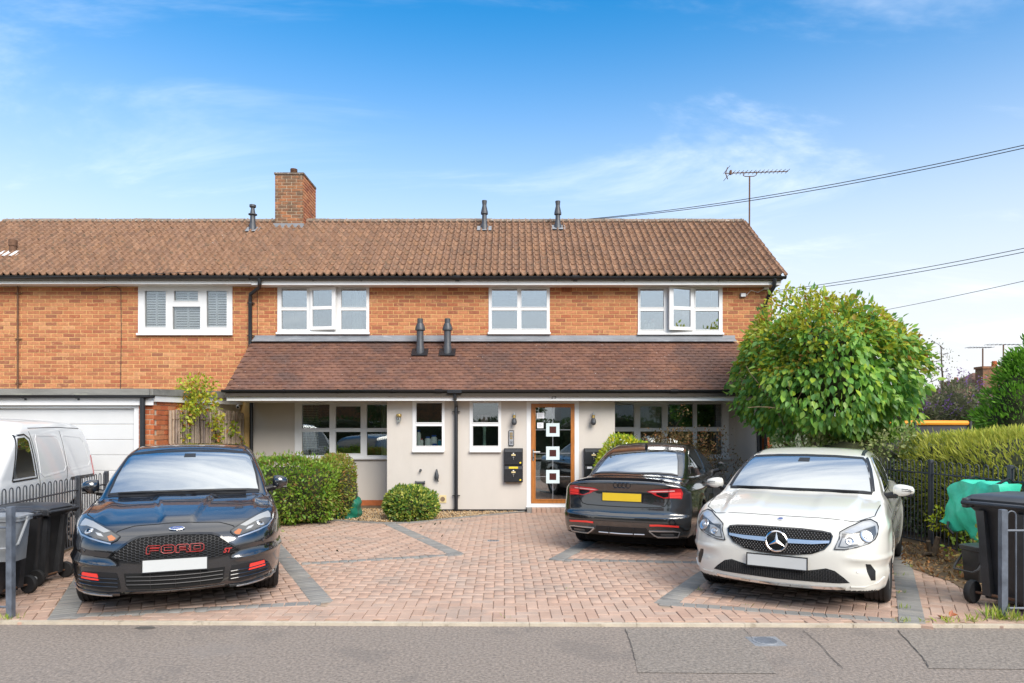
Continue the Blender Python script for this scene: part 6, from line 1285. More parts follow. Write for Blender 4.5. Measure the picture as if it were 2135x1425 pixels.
ribbon(B, [(1.66, .985), (2.4, .985), (3.1, 1.01), (3.26, 1.10), (3.0, 1.27), (2.7, 1.325), (2.2, 1.34), (1.95, 1.25), (1.66, .985)], .014, 'side', 'chrome', 'window_trim', t, both=True, off=.006)
for L_ in ([(1.30, .95), (1.33, .6), (1.31, .3)], [(2.32, .98), (2.34, .6), (2.31, .3)]): ribbon(B, L_, .008, 'side', 'void_black', 'door_seam', t, both=True)
for u in (2.15, 3.0): patch(B, [(u, .86), (u + .2, .865), (u + .2, .89), (u, .885)], 'side', 'chrome', 'door_handle', t, both=True, off=.022, thick=.02)
SH = [(-.79, .90), (-.765, .50), (-.70, .40), (-.63, .295), (-.55, .275), (-.46, .268), (-.25, .258), (0, .254), (.25, .258), (.46, .268), (.55, .275), (.63, .295), (.70, .40), (.765, .50), (.79, .90)]
ribbon(B, SH, .008, 'top', 'void_black', 'bonnet_seam', t, off=.0015)
HL = [(.475, .592), (.512, .685), (.512, .735), (.565, .768), (.68, .822), (.735, .83), (.785, .805), (.797, .775), (.792, .715), (.775, .677), (.74, .65), (.65, .618), (.555, .594)]
for s_ in (-1, 1):
    f_ = lambda P: [(s_ * a, c) for a, c in P]
    h = patch(B, f_(HL), 'front', 'lamp_clear', 'headlight', t, off=.008, thick=.02)[0]
    patch(B, f_([(.50, .61), (.525, .685), (.53, .725), (.60, .722), (.70, .762), (.775, .785), (.785, .72), (.765, .682), (.735, .658), (.65, .628), (.56, .607)]), 'front', 'lamp_dark', 'lamp_pocket', h, off=.009, thick=.003)
    patch(B, f_([(.545, .735), (.60, .765), (.685, .808), (.735, .812), (.77, .79), (.70, .765), (.61, .725)]), 'front', 'lens_bright', 'daylight_strip', h, off=.0098, thick=.004)
    patch(B, f_([(.515, .62), (.535, .685), (.60, .712), (.64, .715), (.64, .645), (.56, .618)]), 'front', 'lamp_clear', 'inner_reflector', h, off=.0095, thick=.003)
    for v_, z_, r_ in ((.712, .708, .058), (.59, .665, .036)):
        M = on_surface(B, s_ * v_, z_, 'front', .009); mb = MB(); mb.lathe([(r_, -.004), (r_ * .96, .006), (r_ * .8, .002), (r_ * .45, .0005)], 22, M, cap=False); mb.build('reflector_bowl', 'silver', h, smooth=True)
        mb = MB(); mb.lathe([(r_ * .42, 0), (r_ * .36, .008), (r_ * .1, .011)], 16, M); mb.build('bulb_lens', 'lens_bright', h, smooth=True)
    ribbon(B, f_(HL), .008, 'front', 'trim_black', 'lamp_rim', h, off=.010, closed=True)
GR = mir([(0, .742), (.2, .742), (.37, .733), (.44, .722), (.455, .70), (.44, .645), (.395, .588), (.30, .548), (.15, .526), (0, .518)])
g = patch(B, GR, 'front', 'void_black', 'upper_grille', t, off=.003)[0]; lattice(B, [(a * .97, .63 + (c - .63) * .95) for a, c in GR], 'front', 'silver', 'grille_pins', g, 'pins', .026, off=.008)
ribbon(B, GR, .012, 'front', 'trim_gloss', 'grille_rim', g, off=.010, closed=True, thick=.014, cell=.03)
for s_ in (-1, 1): patch(B, [(s_ * .085, .618), (s_ * .085, .654), (s_ * .30, .654), (s_ * .435, .660), (s_ * .43, .640), (s_ * .30, .624)], 'front', 'silver', 'grille_bar', g, off=.022, thick=.016)
M = Matrix.Translation((0, -.012, .632)) @ Matrix.Rotation(R(84), 4, 'X'); mb = MB(); mb.lathe([(.096, -.01), (.098, .008), (.088, .014), (.082, .006)], 36, M, cap=False); st = mb.build('star_ring', 'chrome', t, smooth=True, local=True)
mb = MB(); mb.lathe([(.088, 0), (.083, .003)], 32, M); mb.build('star_field', 'trim_gloss', st)
for k in range(3):
    a = R(90 + 120 * k); d = Vector((math.cos(a), math.sin(a), 0)); n_ = Vector((-d.y, d.x, 0)); mb = MB(); V = [d * .086, n_ * .016 + d * .008, -n_ * .016 + d * .008, Vector((0, 0, .0))]
    mb.add([M @ (Vector((V[0].x, V[0].y, .006))), M @ Vector((V[1].x, V[1].y, .005)), M @ Vector((V[2].x, V[2].y, .005)), M @ Vector((0, 0, .016)), M @ Vector((V[0].x, V[0].y, .002)), M @ Vector((-d.x * .012, -d.y * .012, .004))], [(0, 1, 3), (0, 3, 2), (1, 5, 3), (5, 2, 3), (0, 2, 5, 1)]); mb.build('star_point', 'chrome', st)
M = on_surface(B, 0, .81, 'front', .003); mb = MB(); mb.lathe([(.026, 0), (.026, .003), (.022, .005)], 22, M); bd = mb.build('bonnet_emblem', 'chrome', t, smooth=True, local=True); mb = MB(); mb.lathe([(.020, .0048), (.019, .006)], 20, M); mb.build('emblem_field', 'badge_blue', bd)
M = Matrix.Translation((0, -.016, .445)) @ Matrix.Rotation(R(88), 4, 'X'); plate(t, M, 'plate_white')
LI = mir([(0, .385), (.26, .388), (.33, .402), (.41, .42), (.48, .402), (.55, .345), (.595, .30), (.50, .292), (.2, .288), (0, .284)]); li = patch(B, LI, 'front', 'void_black', 'lower_intake', t, off=.003)[0]
lattice(B, [(a * .985, .35 + (c - .35) * .95) for a, c in LI], 'front', 'mesh_black', 'mesh_grid', li, 'hex', .014, .0024, .006, .5)
for s_ in (-1, 1):
    f_ = lambda P: [(s_ * a, c) for a, c in P]; vt_ = patch(B, f_([(.715, .47), (.75, .465), (.785, .40), (.785, .318), (.755, .322), (.725, .40)]), 'front', 'trim_black', 'side_vent', t, off=.003)[0]
    M = on_surface(B, s_ * .655, .40, 'front', .001); mb = MB(); mb.lathe([(.012, 0), (.011, .003)], 12, M); mb.build('parking_sensor', 'paint_white', t, local=True)
    ribbon(B, f_([(.60, .265), (.70, .262), (.80, .29), (.85, .33)]), .012, 'front', 'paint_white', 'bumper_fin', t, off=.010, thick=.014)
ribbon(B, [(-.56, .252), (-.4, .243), (-.2, .238), (0, .236), (.2, .238), (.4, .243), (.56, .252)], .022, 'front', 'chrome', 'chrome_lip', t, off=.010, thick=.014)
# ---------------- black saloon
B = audi; t = saloon; LL = 4.76
for s_ in (-1, 1):
    wheel(t, s_ * .765, .88, .325, .235, s_, 10, 'lamp_dark'); wheel(t, s_ * .765, 3.70, .325, .235, s_, 10, 'silver'); mirror_part(t, s_ * .93, 1.66, 1.02, s_, 'trim_gloss', sx=.17, sz=.15)
RWN = mir([(0, 1.03), (.30, 1.035), (.50, 1.025), (.585, 1.01), (.56, 1.10), (.525, 1.20), (.475, 1.285), (.44, 1.305), (.25, 1.322), (0, 1.328)])
rw_ = patch(B, RWN, 'rear', 'windscreen', 'rear_window', t, off=.005)[0]; ribbon(B, RWN, .016, 'rear', 'trim_gloss', 'rear_window_seal', rw_, off=.007, closed=True)
patch(B, mir([(0, 1.05), (.5, 1.05), (.645, 1.0), (.6, 1.2), (.57, 1.29), (.0, 1.33)]), 'front', 'windscreen', 'windscreen', t, start=.9)
patch(B, [(1.62, .99), (1.80, 1.10), (2.05, 1.24), (2.28, 1.315), (2.42, 1.33), (2.50, .985)], 'side', 'side_glass', 'front_door_window', t, both=True); patch(B, [(2.57, .985), (2.49, 1.332), (2.85, 1.32), (3.1, 1.28), (3.22, 1.23), (3.16, 1.0)], 'side', 'side_glass', 'rear_door_window', t, both=True); patch(B, [(3.22, 1.0), (3.27, 1.21), (3.42, 1.12), (3.52, 1.025)], 'side', 'side_glass', 'quarter_window', t, both=True)
ribbon(B, [(1.60, .975), (2.5, .968), (3.2, .985), (3.56, 1.015), (3.42, 1.135), (3.2, 1.26), (2.9, 1.335), (2.45, 1.35), (2.05, 1.265), (1.60, .975)], .014, 'side', 'trim_gloss', 'window_trim', t, both=True, off=.006)
for L_ in ([(1.40, .95), (1.43, .6), (1.40, .3)], [(2.53, .97), (2.55, .6), (2.52, .3)], [(3.35, .98), (3.42, .75), (3.30, .55)]): ribbon(B, L_, .008, 'side', 'void_black', 'door_seam', t, both=True)
for u in (2.25, 3.18): patch(B, [(u, .865), (u + .2, .87), (u + .2, .895), (u, .89)], 'side', 'paint_black2', 'door_handle', t, both=True, off=.024, thick=.022)
patch(B, [(3.92, .80), (4.06, .80), (4.06, .92), (3.92, .92)], 'side', 'paint_black2', 'fuel_flap', t, off=.003)
for s_ in (-1, 1):
    f_ = lambda P: [(s_ * a, c) for a, c in P]; LP = [(.318, .845), (.38, .868), (.55, .878), (.69, .892), (.735, .888), (.755, .83), (.742, .758), (.65, .766), (.53, .766), (.42, .802), (.385, .825)]
    h = patch(B, f_(LP), 'rear', 'red_lens', 'tail_light', t, off=.010, thick=.02)[0]
    patch(B, f_([(.335, .846), (.40, .857), (.55, .866), (.66, .872), (.66, .857), (.55, .851), (.40, .843)]), 'rear', 'red_pale', 'light_bar', h, off=.0125, thick=.003)
    for z0, z1 in ((.80, .838), (.772, .792)): patch(B, f_([(.60, z0), (.60, z1), (.73, z1 + .004), (.735, z0 + .004)]), 'rear', 'red_bright', 'brake_lens', h, off=.0118, thick=.003)
    patch(B, f_([(.44, .812), (.44, .836), (.585, .842), (.585, .785), (.53, .775)]), 'rear', 'trim_gloss', 'reverse_lens', h, off=.0115, thick=.003)
    ribbon(B, f_([(.593, .888), (.595, .76)]), .006, 'rear', 'void_black', 'lamp_split', h, off=.0135)
    ribbon(B, f_([(.37, .423), (.47, .428), (.60, .424), (.72, .415)]), .022, 'rear', 'red_bright', 'rear_reflector', t, off=.008, thick=.012)
    EX = [(.36, .352), (.66, .356), (.725, .345), (.70, .282), (.46, .276), (.42, .30)]; ex = patch(B, f_(EX), 'rear', 'void_black', 'exhaust_finisher', t, off=.004)[0]; ribbon(B, f_(EX), .012, 'rear', 'silver', 'exhaust_rim', ex, off=.014, closed=True, thick=.02)
    patch(B, f_([(.50, .295), (.66, .30), (.66, .325), (.50, .322)]), 'rear', 'lamp_dark', 'tail_pipe', ex, off=.006)
dfp = patch(B, mir([(0, .385), (.33, .385), (.35, .33), (.42, .272), (.3, .268), (0, .268)]), 'rear', 'trim_black', 'diffuser', t, off=.004)[0]
bars(B, [[(-.30, .305), (0, .30), (.30, .305)]], .008, 'rear', 'silver', 'diffuser_blade', dfp, off=.012)
for v_ in (-.16, .16): bars(B, [[(v_, .375), (v_, .275)]], .009, 'rear', 'trim_black', 'diffuser_fin', dfp, off=.014)
ribbon(B, [(.60, .768), (.58, .72), (.545, .665), (.48, .648), (.2, .642), (0, .640), (-.2, .642), (-.48, .648), (-.545, .665), (-.58, .72), (-.60, .768)], .010, 'rear', 'void_black', 'boot_seam', t, off=.002)
ribbon(B, [(.595, .90), (.60, .97)], .007, 'rear', 'void_black', 'boot_seam', t, off=.002, both=True)
ribbon(B, [(-.735, .44), (-.4, .452), (0, .456), (.4, .452), (.735, .44)], .006, 'rear', 'void_black', 'bumper_seam', t, off=.002)
mb = MB(); prof = [(-.66, .0), (-.5, .0), (0, .0), (.5, .0), (.66, .0)]; P = []
for a in np.linspace(-.66, .66, 25):
    q = surf(B, a, 4.56 - .10 * (a / .66) ** 2, 'top', .0); P.append(q if q else P[-1])
V = []
for q in P: e = 1 - abs(q.x / .67) ** 4; V += [q + Vector((0, -.10, -.004)), q + Vector((0, .03, .008 + .020 * e)), q + Vector((0, .075, .012 + .028 * e)), q + Vector((0, .072, .0 + .018 * e)), q + Vector((0, .035, -.035))]
F = []
for i in range(len(P) - 1):
    for k in range(4): a = 5 * i + k; F.append((a, a + 1, a + 6, a + 5))
F += [(0, 1, 2, 3, 4), tuple(5 * (len(P) - 1) + k for k in (4, 3, 2, 1, 0))]; mb.add(V, F); mb.build('boot_spoiler', 'trim_gloss', t, smooth=True, local=True)
for k in range(4): M = on_surface(B, (k - 1.5) * .052, .918, 'rear', .004); mb = MB(); mb.tube([M @ Vector((.036 * math.cos(a), .036 * math.sin(a), .003)) for a in np.linspace(0, 2 * math.pi, 25)], .0048, 6, cap=False); mb.build('ring_badge', 'trim_gloss', t, smooth=True, local=True)
M = Matrix.Translation((0, 4.705, .765)) @ Matrix.Rotation(R(180), 4, 'Z') @ Matrix.Rotation(R(86), 4, 'X'); plate(t, M, 'plate_yellow')
q = surf(B, 0, 3.16, 'top', 0); mb = MB(); mb.add([q + Vector((-.016, -.10, -.01)), q + Vector((.016, -.10, -.01)), q + Vector((.02, .06, -.02)), q + Vector((-.02, .06, -.02)), q + Vector((-.004, .05, .065)), q + Vector((.004, .05, .065)), q + Vector((.004, .075, .06)), q + Vector((-.004, .075, .06))], [(0, 1, 5, 4), (1, 2, 6, 5), (2, 3, 7, 6), (3, 0, 4, 7), (4, 5, 6, 7), (3, 2, 1, 0)]); mb.build('roof_fin', 'trim_gloss', t, local=True)
ribbon(B, [(-.53, 3.30), (0, 3.36), (.53, 3.30)], .008, 'top', 'trim_gloss', 'roof_edge', t, off=.003)
# ---------------- white panel van beyond the left-hand railings
VC = dict(L=4.15, W=.90, H=1.80, rw=.31, Ra=.36, ax=(.80, 3.18), inner=.6, kc=.14, kr=.10, k=.06,
    hw=tab((-.1, .78), (.3, .86), (.8, .90), (4.4, .89)), sec=tab((.1, .92), (.3, .97), (.6, 1.0), (.85, .99), (1.05, .965), (1.2, .94)),
    nf=tab((.1, .1), (.3, 0), (.6, .02), (.8, .1), (1, .3)), nk=(.12, .25), rf=tab((.1, .05), (.4, 0), (.8, .0), (1.1, .03), (1.3, .05)), rk=(.02, .05),
    hc=tab((-.1, .75), (.1, .85), (.5, .98), (.9, 1.05), (1.3, 1.1), (4.4, 1.1)), dr=tab((-.1, .08), (1.2, .06), (4.4, .02)), zb=tab((-.1, .22), (1, .22), (4.4, .28)),
    ws=tab((.9, .7), (1.05, .85), (1.3, 1.15), (1.55, 1.5), (1.75, 1.9), (1.9, 2.3)), wk=.25, rwn=tab((.9, 4.14), (1.2, 4.11), (1.5, 4.03), (1.7, 3.9), (1.8, 3.75), (1.9, 3.5)), rwk=.05, rwc=.9,
    gw=tab((.9, .885), (1.05, .875), (1.2, .855), (1.4, .82), (1.6, .77), (1.75, .70), (1.85, .64)), gp=tab((.8, .97), (1.6, 1.0), (4.2, .985)), roof=tab((1.3, 1.58), (1.7, 1.72), (2.2, 1.78), (3.0, 1.79), (3.8, 1.76), (4.2, 1.72)), rc=.10)
B = Body(VC); B.polygonise(.028)
psi = .245; van = thing('white_van', 'white panel van behind the left-hand railings, tail towards the garage', 'van', (-5.33 - .9 * math.cos(.245), 6.44 - .9 * math.sin(.245), 0), psi); t = van
shade_body(B, 'body', 'paint_van', van, liner_split(VC))
for s_ in (-1, 1): wheel(t, s_ * .78, .80, .31, .2, s_, 10, 'silver', cover=True); wheel(t, s_ * .78, 3.18, .31, .2, s_, 10, 'silver', cover=True)
patch(B, mir([(0, 1.14), (.7, 1.14), (.66, 1.5), (.6, 1.62), (0, 1.66)]), 'front', 'windscreen', 'windscreen', t, start=.5)
patch(B, [(1.42, 1.08), (1.98, 1.08), (1.98, 1.50), (1.90, 1.55), (1.72, 1.54)], 'side', 'side_glass', 'door_window', t, both=True, off=.004)
ribbon(B, [(1.38, 1.05), (2.03, 1.05), (2.03, 1.53), (1.92, 1.585), (1.70, 1.57), (1.38, 1.05)], .018, 'side', 'trim_black', 'window_seal', t, both=True, off=.005)
for P_ in ([(2.16, 1.10), (2.20, 1.52), (2.26, 1.57), (2.86, 1.56), (2.92, 1.50), (3.0, 1.14), (2.92, 1.08), (2.24, 1.05), (2.16, 1.10)], [(3.06, 1.14), (3.04, 1.52), (3.10, 1.56), (3.7, 1.53), (3.82, 1.46), (3.92, 1.16), (3.86, 1.10), (3.12, 1.08), (3.06, 1.14)]): ribbon(B, P_, .02, 'side', 'paint_van', 'panel_swage', t, both=True, off=.003, thick=.006)
ribbon(B, [(2.08, 1.62), (2.10, 1.2), (2.08, .7), (2.1, .32)], .009, 'side', 'void_black', 'door_seam', t, both=True); ribbon(B, [(3.03, 1.62), (3.02, 1.1), (2.86, .8), (2.78, .33)], .009, 'side', 'void_black', 'door_seam', t, both=True)
ribbon(B, [(2.1, 1.66), (3.0, 1.67), (3.8, 1.65)], .008, 'side', 'void_black', 'roof_seam', t, both=True)
patch(B, [(3.10, .985), (4.02, .975), (4.02, .93), (3.10, .94)], 'side', 'trim_black', 'door_rail', t, both=True, off=.003)
patch(B, [(1.4, .56), (2.62, .56), (2.72, .49), (1.4, .49)], 'side', 'trim_black', 'rub_strip', t, both=True, off=.016, thick=.018)
for z0, z1 in ((.95, 1.25),): patch(B, [(3.99, z0), (4.07, z0), (4.04, z1), (3.99, z1)], 'side', 'red_lens', 'tail_light', t, both=True, off=.006)
ribbon(B, [(4.02, 1.62), (4.06, 1.3), (4.075, 1.28)], .015, 'side', 'trim_black', 'rear_door_seam', t, both=True, off=.003)
# ------------------------------------------------------------------ railings
def railing(p0, p1, ztop, label, posts, pitch=.145, m='rail_paint', post_extra=.02, hoop_w=.075):
    a = Vector((p0[0], p0[1], 0)); c = Vector((p1[0], p1[1], 0)); d = c - a; L = d.length; d.normalize(); t = thing('hoop_railing', label, 'railing', (p0[0], p0[1], 0), group='hoop-top railings round the drive')
    for s in posts:
        q = a + d * s; b = MB(); nrm = Vector((-d.y, d.x, 0)); e = .025; V = []
        for z in (0, ztop + post_extra - .004, ztop + post_extra):
            k = e if z < ztop + post_extra - .001 else e - .006
            for sx, sy in ((-1, -1), (1, -1), (1, 1), (-1, 1)): V.append(q + d * sx * k + nrm * sy * k + Vector((0, 0, z)))
        b.add(V, [(3, 2, 1, 0), (8, 9, 10, 11)] + [(r * 4 + i, r * 4 + (i + 1) % 4, r * 4 + 4 + (i + 1) % 4, r * 4 + 4 + i) for r in (0, 1) for i in range(4)]); b.build('post', 'rail_grey' if m == 'rail_grey' else m, t)
    ps = sorted(set([0, L] + list(posts)))
    for s0, s1 in zip(ps, ps[1:]):
        if s1 - s0 < .2: continue
        for z in (.09, ztop - .17): b = MB(); b.tube([a + d * (s0 + .02) + Vector((0, 0, z)), a + d * (s1 - .02) + Vector((0, 0, z))], .011, 6); b.build('rail', m, t)
        n = max(1, int(round((s1 - s0) / pitch))); 
        for i in range(n):
            s = s0 + (s1 - s0) * (i + .5) / n; x0, x1 = s - hoop_w / 2, s + hoop_w / 2; P = [a + d * x0 + Vector((0, 0, .09)), a + d * x0 + Vector((0, 0, ztop - hoop_w / 2))]
            for k in range(1, 6): an = math.pi - math.pi * k / 6; P.append(a + d * (s + hoop_w / 2 * math.cos(an)) + Vector((0, 0, ztop - hoop_w / 2 + hoop_w / 2 * math.sin(an))))
            P += [a + d * x1 + Vector((0, 0, ztop - hoop_w / 2)), a + d * x1 + Vector((0, 0, .09))]; b = MB(); b.tube(P, .0065, 6); b.build('hoop', m, t, smooth=True)
    return t
railing((5.52, 11.2), (5.98, 6.6), 1.21, 'dark hoop railing along the clipped conifer hedge on the right', [0, 1.905, 3.22, 4.6])
railing((-6.03, 10.15), (-5.45, 7.05), 1.0, 'grey-blue hoop railing between the white van and the bins', [0, .94, 3.15], m='rail_paint')
railing((4.30, 5.98), (6.5, 5.94), .94, 'short hoop railing at the footpath by the right-hand bin', [0.0, 2.1], m='rail_grey', post_extra=.015)
railing((-4.42, 6.02), (-6.6, 6.05), .96, 'short hoop railing at the footpath by the left-hand bins', [0.0, 2.1], m='rail_grey', post_extra=.015)
# ------------------------------------------------------------------ bins
def loft(b, rings, cap=True):
    n = len(rings[0]); V = [p for r in rings for p in r]; F = []
    for i in range(len(rings) - 1):
        for k in range(n): F.append((i * n + k, i * n + (k + 1) % n, (i + 1) * n + (k + 1) % n, (i + 1) * n + k))
    if cap: F += [tuple(range(n - 1, -1, -1)), tuple((len(rings) - 1) * n + k for k in range(n))]
    return b.add(V, F)
def rrect(w_, d_, z, r=.05, cx_=0, cy_=0, n=4):
    P = []
    for sx, sy, a0 in ((1, 1, 0), (-1, 1, 90), (-1, -1, 180), (1, -1, 270)):
        for k in range(n + 1): a = R(a0 + 90 * k / n); P.append(Vector((cx_ + sx * (w_ / 2 - r) + r * math.cos(a), cy_ + sy * (d_ / 2 - r) + r * math.sin(a), z)))
    return P
def wheelie_bin(x, y, rz, label, sc=1.0, m='bin_black'):
    t = thing('wheelie_bin', label, 'bin', (x, y, 0), rz, group='black wheelie bins'); t.scale = (sc, sc, sc)
    b = MB(); loft(b, [rrect(.42, .44, .06, .05, 0, .03), rrect(.44, .47, .30, .05, 0, .02), rrect(.50, .56, .86, .05, 0, 0), rrect(.55, .63, .90, .05, 0, 0), rrect(.56, .64, .945, .05, 0, 0)]); b.build('body', m, t, smooth=True, local=True)
    b = MB(); loft(b, [rrect(.58, .70, .945, .05, 0, .0), rrect(.60, .72, .955, .055, 0, 0), rrect(.60, .72, .985, .055, 0, 0), rrect(.54, .64, 1.015, .06, 0, .01), rrect(.40, .50, 1.03, .06, 0, .02)]); ld = b.build('lid', m, t, smooth=True, local=True)
    b = MB(); b.bbox(-.20, .20, .29, .38, .96, .985, .01); b.build('lid_lip', m, ld)
    b = MB(); b.tube([(-.27, -.36, .955), (-.27, -.42, .95), (.27, -.42, .95), (.27, -.36, .955)], .02, 8); b.build('handle_bar', m, t, local=True, smooth=True)
    for s_ in (-1, 1):
        b = MB(); b.bbox(s_ * .255 - .03, s_ * .255 + .03, -.41, -.30, .90, .99, .012); b.build('hinge', m, t, local=True)
        b = MB(); b.lathe([(.05, -.03), (.10, -.028), (.108, -.015), (.108, .015), (.10, .028), (.05, .03)], 24, Matrix.Translation((s_ * .27, -.25, .108)) @ Matrix.Rotation(R(90), 4, 'Y')); wh = b.build('wheel', 'rubber', t, local=True, smooth=True)
        b = MB(); b.lathe([(.055, s_ * .02), (.02, s_ * .034)], 16, Matrix.Translation((s_ * .27, -.25, .108)) @ Matrix.Rotation(R(90), 4, 'Y')); b.build('hub', 'bin_grey', wh)
        b = MB(); b.add([(s_ * .10, -.275, .10), (s_ * .17, -.275, .10), (s_ * .19, -.335, .88), (s_ * .13, -.335, .88), (s_ * .10, -.19, .10), (s_ * .17, -.19, .10), (s_ * .19, -.26, .88), (s_ * .13, -.26, .88)], [(0, 1, 2, 3), (4, 7, 6, 5), (0, 4, 5, 1), (1, 5, 6, 2), (2, 6, 7, 3), (3, 7, 4, 0)]); b.build('back_rib', m, t, local=True)
    b = MB(); b.tube([(-.27, -.25, .108), (.27, -.25, .108)], .012, 8); b.build('axle', 'rust', t, local=True)
    return t
wheelie_bin(4.74, 6.38, R(-62), 'black wheelie bin standing right of the white hatchback', 1.02)
wheelie_bin(-5.19, 7.40, R(88), 'further black wheelie bin in front of the left-hand railings', .82)
wheelie_bin(-5.12, 6.70, R(80), 'nearer black wheelie bin cut by the left picture edge', .84)
def caddy(x, y, z0, w_, d_, h_, rz, m, label, handle_down=False):
    t = thing('food_caddy', label, 'caddy', (x, y, z0), rz); b = MB(); loft(b, [rrect(w_ * .76, d_ * .76, 0, .03), rrect(w_ * .9, d_ * .9, h_ * .84, .03), rrect(w_, d_, h_ * .86, .035), rrect(w_, d_, h_ * .93, .035)]); b.build('body', m, t, smooth=True, local=True)
    b = MB(); loft(b, [rrect(w_ * 1.04, d_ * 1.04, h_ * .93, .035), rrect(w_ * 1.04, d_ * 1.04, h_ * .97, .035), rrect(w_ * .8, d_ * .8, h_, .03)]); b.build('lid', m, t, smooth=True, local=True)
    hz = h_ * .9; e = w_ * .53; drop = -d_ * .75; b = MB(); b.tube([(-e, 0, hz), (-e, drop * .8, hz - h_ * .5), (-e * .8, drop, hz - h_ * .58), (e * .8, drop, hz - h_ * .58), (e, drop * .8, hz - h_ * .5), (e, 0, hz)], .012, 7); b.build('handle', m, t, smooth=True, local=True)
    for s_ in (-1, 1): b = MB(); b.lathe([(.022, -.01), (.022, .01)], 12, Matrix.Translation((s_ * e, 0, hz)) @ Matrix.Rotation(R(90), 4, 'Y')); b.build('pivot', m, t, local=True)
caddy(5.08, 7.42, 0.0, .26, .30, .40, R(-75), 'bin_black', 'small black food caddy on the ground behind the right-hand bin')
caddy(-4.62, 6.22, .465, .36, .26, .42, R(8), 'bin_grey', 'light grey food caddy hung on the left-hand front railing')
# ------------------------------------------------------------------ soft green bags
def soft_bag(name, poly, ax, x0, x1, label, seed, group=None):
    rs = np.random.default_rng(seed); bm = bmesh.new(); vs = [bm.verts.new((x0, p[0], p[1])) for p in poly]; f = bm.faces.new(vs); r = bmesh.ops.extrude_face_region(bm, geom=[f]); bmesh.ops.translate(bm, vec=(x1 - x0, 0, 0), verts=[v for v in r['geom'] if isinstance(v, bmesh.types.BMVert)])
    bmesh.ops.triangulate(bm, faces=bm.faces[:]); bmesh.ops.subdivide_edges(bm, edges=bm.edges[:], cuts=9, use_grid_fill=True); bmesh.ops.smooth_vert(bm, verts=bm.verts[:], factor=.3, use_axis_x=True, use_axis_y=True, use_axis_z=True)
    bmesh.ops.recalc_face_normals(bm, faces=bm.faces[:]); bm.normal_update(); ph = rs.uniform(0, 6, 6)
    cy_ = np.mean([p[0] for p in poly]); cz_ = np.mean([p[1] for p in poly])
    for v in bm.verts:
        y_, z_ = v.co.y - cy_, v.co.z - cz_; k = .022 * math.sin(9 * y_ + 11 * z_ + ph[0]) + .016 * math.sin(21 * y_ - 16 * z_ + ph[1] + 6 * v.co.x) + .010 * math.sin(37 * z_ + 19 * y_ + ph[2]) + .06 * math.exp(-(y_ * y_ + z_ * z_) / .06) - .022 * (1 - abs(math.sin(5.2 * y_ + 3.1 * z_ + ph[3] + .8 * math.sin(9 * z_)))) ** 5 - .018 * (1 - abs(math.sin(4.1 * y_ - 6.3 * z_ + ph[4]))) ** 6 + .004 * math.sin(70 * y_ + 50 * z_ + 9 * v.co.x)
        v.co += v.normal * k
    me = bpy.data.meshes.new(name); bm.to_mesh(me); bm.free(); setmat(me, 'green_bag'); me.polygons.foreach_set('use_smooth', [True] * len(me.polygons)); me.set_sharp_from_angle(angle=R(55))
    if ax == 'y': me.transform(Matrix(((0, 1, 0, 0), (1, 0, 0, 0), (0, 0, 1, 0), (0, 0, 0, 1)))); me.flip_normals()
    return me
t = thing('garden_bag', 'bright green woven garden bag hanging on the right-hand railing', 'bag', (5.5, 8.4, .35)); me = soft_bag('bag', [(8.42, 1.02), (7.62, 1.03), (7.55, .55), (7.95, .33), (8.72, .47)], 'x', 5.44, 5.68, '', 3); link('sack', me, t)
for P_ in ([(5.40, 8.45, .50), (5.36, 8.4, .44), (5.38, 8.32, .37)], [(5.46, 8.30, 1.0), (5.6, 8.25, 1.08), (5.74, 8.3, 1.02)], [(5.46, 7.75, 1.0), (5.6, 7.7, 1.09), (5.74, 7.78, 1.02)]): b = MB(); b.tube(P_, .016, 6); b.build('strap', 'trim_black', t, smooth=True)
t = thing('garden_bag', 'dark green bag slumped on the gravel behind the hedge end', 'bag', (-3.1, 12.7, 0)); me = soft_bag('bag', [(-3.36, .01), (-2.80, .01), (-2.80, .14), (-2.88, .33), (-3.0, .45), (-3.3, .48)], 'y', 12.40, 12.75, '', 5); me.materials.clear(); setmat(me, 'green_bag_dark'); link('sack', me, t); b = MB(); b.tube([(-3.0, 12.55, .42), (-2.97, 12.57, .50), (-2.9, 12.6, .42)], .012, 6); b.build('strap', 'green_bag_dark', t)
# ------------------------------------------------------------------ plants
def leaf_arrays(P, Nn, size, aspect=.55, droop=0.0, rs=rng, fold=.18, jitter=.7, up=None):
    """One folded leaf (two triangles) per point. Nn: outward directions; droop pulls tips down."""
    n = len(P); d = Nn + rs.normal(0, jitter, (n, 3)); d[:, 2] -= droop
    if up is not None: d += up
    d /= np.linalg.norm(d, axis=1)[:, None]; r = rs.normal(0, 1, (n, 3)) + Nn * 1.2; s = np.cross(d, r); s /= np.maximum(np.linalg.norm(s, axis=1), 1e-6)[:, None]; nn = np.cross(s, d)
    L = size * rs.uniform(.65, 1.25, n)[:, None]; w_ = L * aspect / 2
    e = nn * w_ * fold * 2; a = P; tip = P + d * L
    V = np.stack([a, P + d * L * .28 + s * w_ * .85 + e, P + d * L * .6 + s * w_ * .8 + e * .8, tip, P + d * L * .6 - s * w_ * .8 + e * .8, P + d * L * .28 - s * w_ * .85 + e], 1).reshape(-1, 3); i = np.arange(n)[:, None] * 6
    F = np.concatenate([i + np.array([[0, 1, 2, 3]]), i + np.array([[0, 3, 4, 5]])], 0); return V, F
def bumps(D, seed, k=3.0, amp=.12):
    rs = np.random.default_rng(seed); out_ = np.zeros(len(D))
    for _ in range(7): q = rs.normal(0, k, 3); out_ += np.sin(D @ q + rs.uniform(0, 6.3)) / 2.6
    return 1 + amp * out_
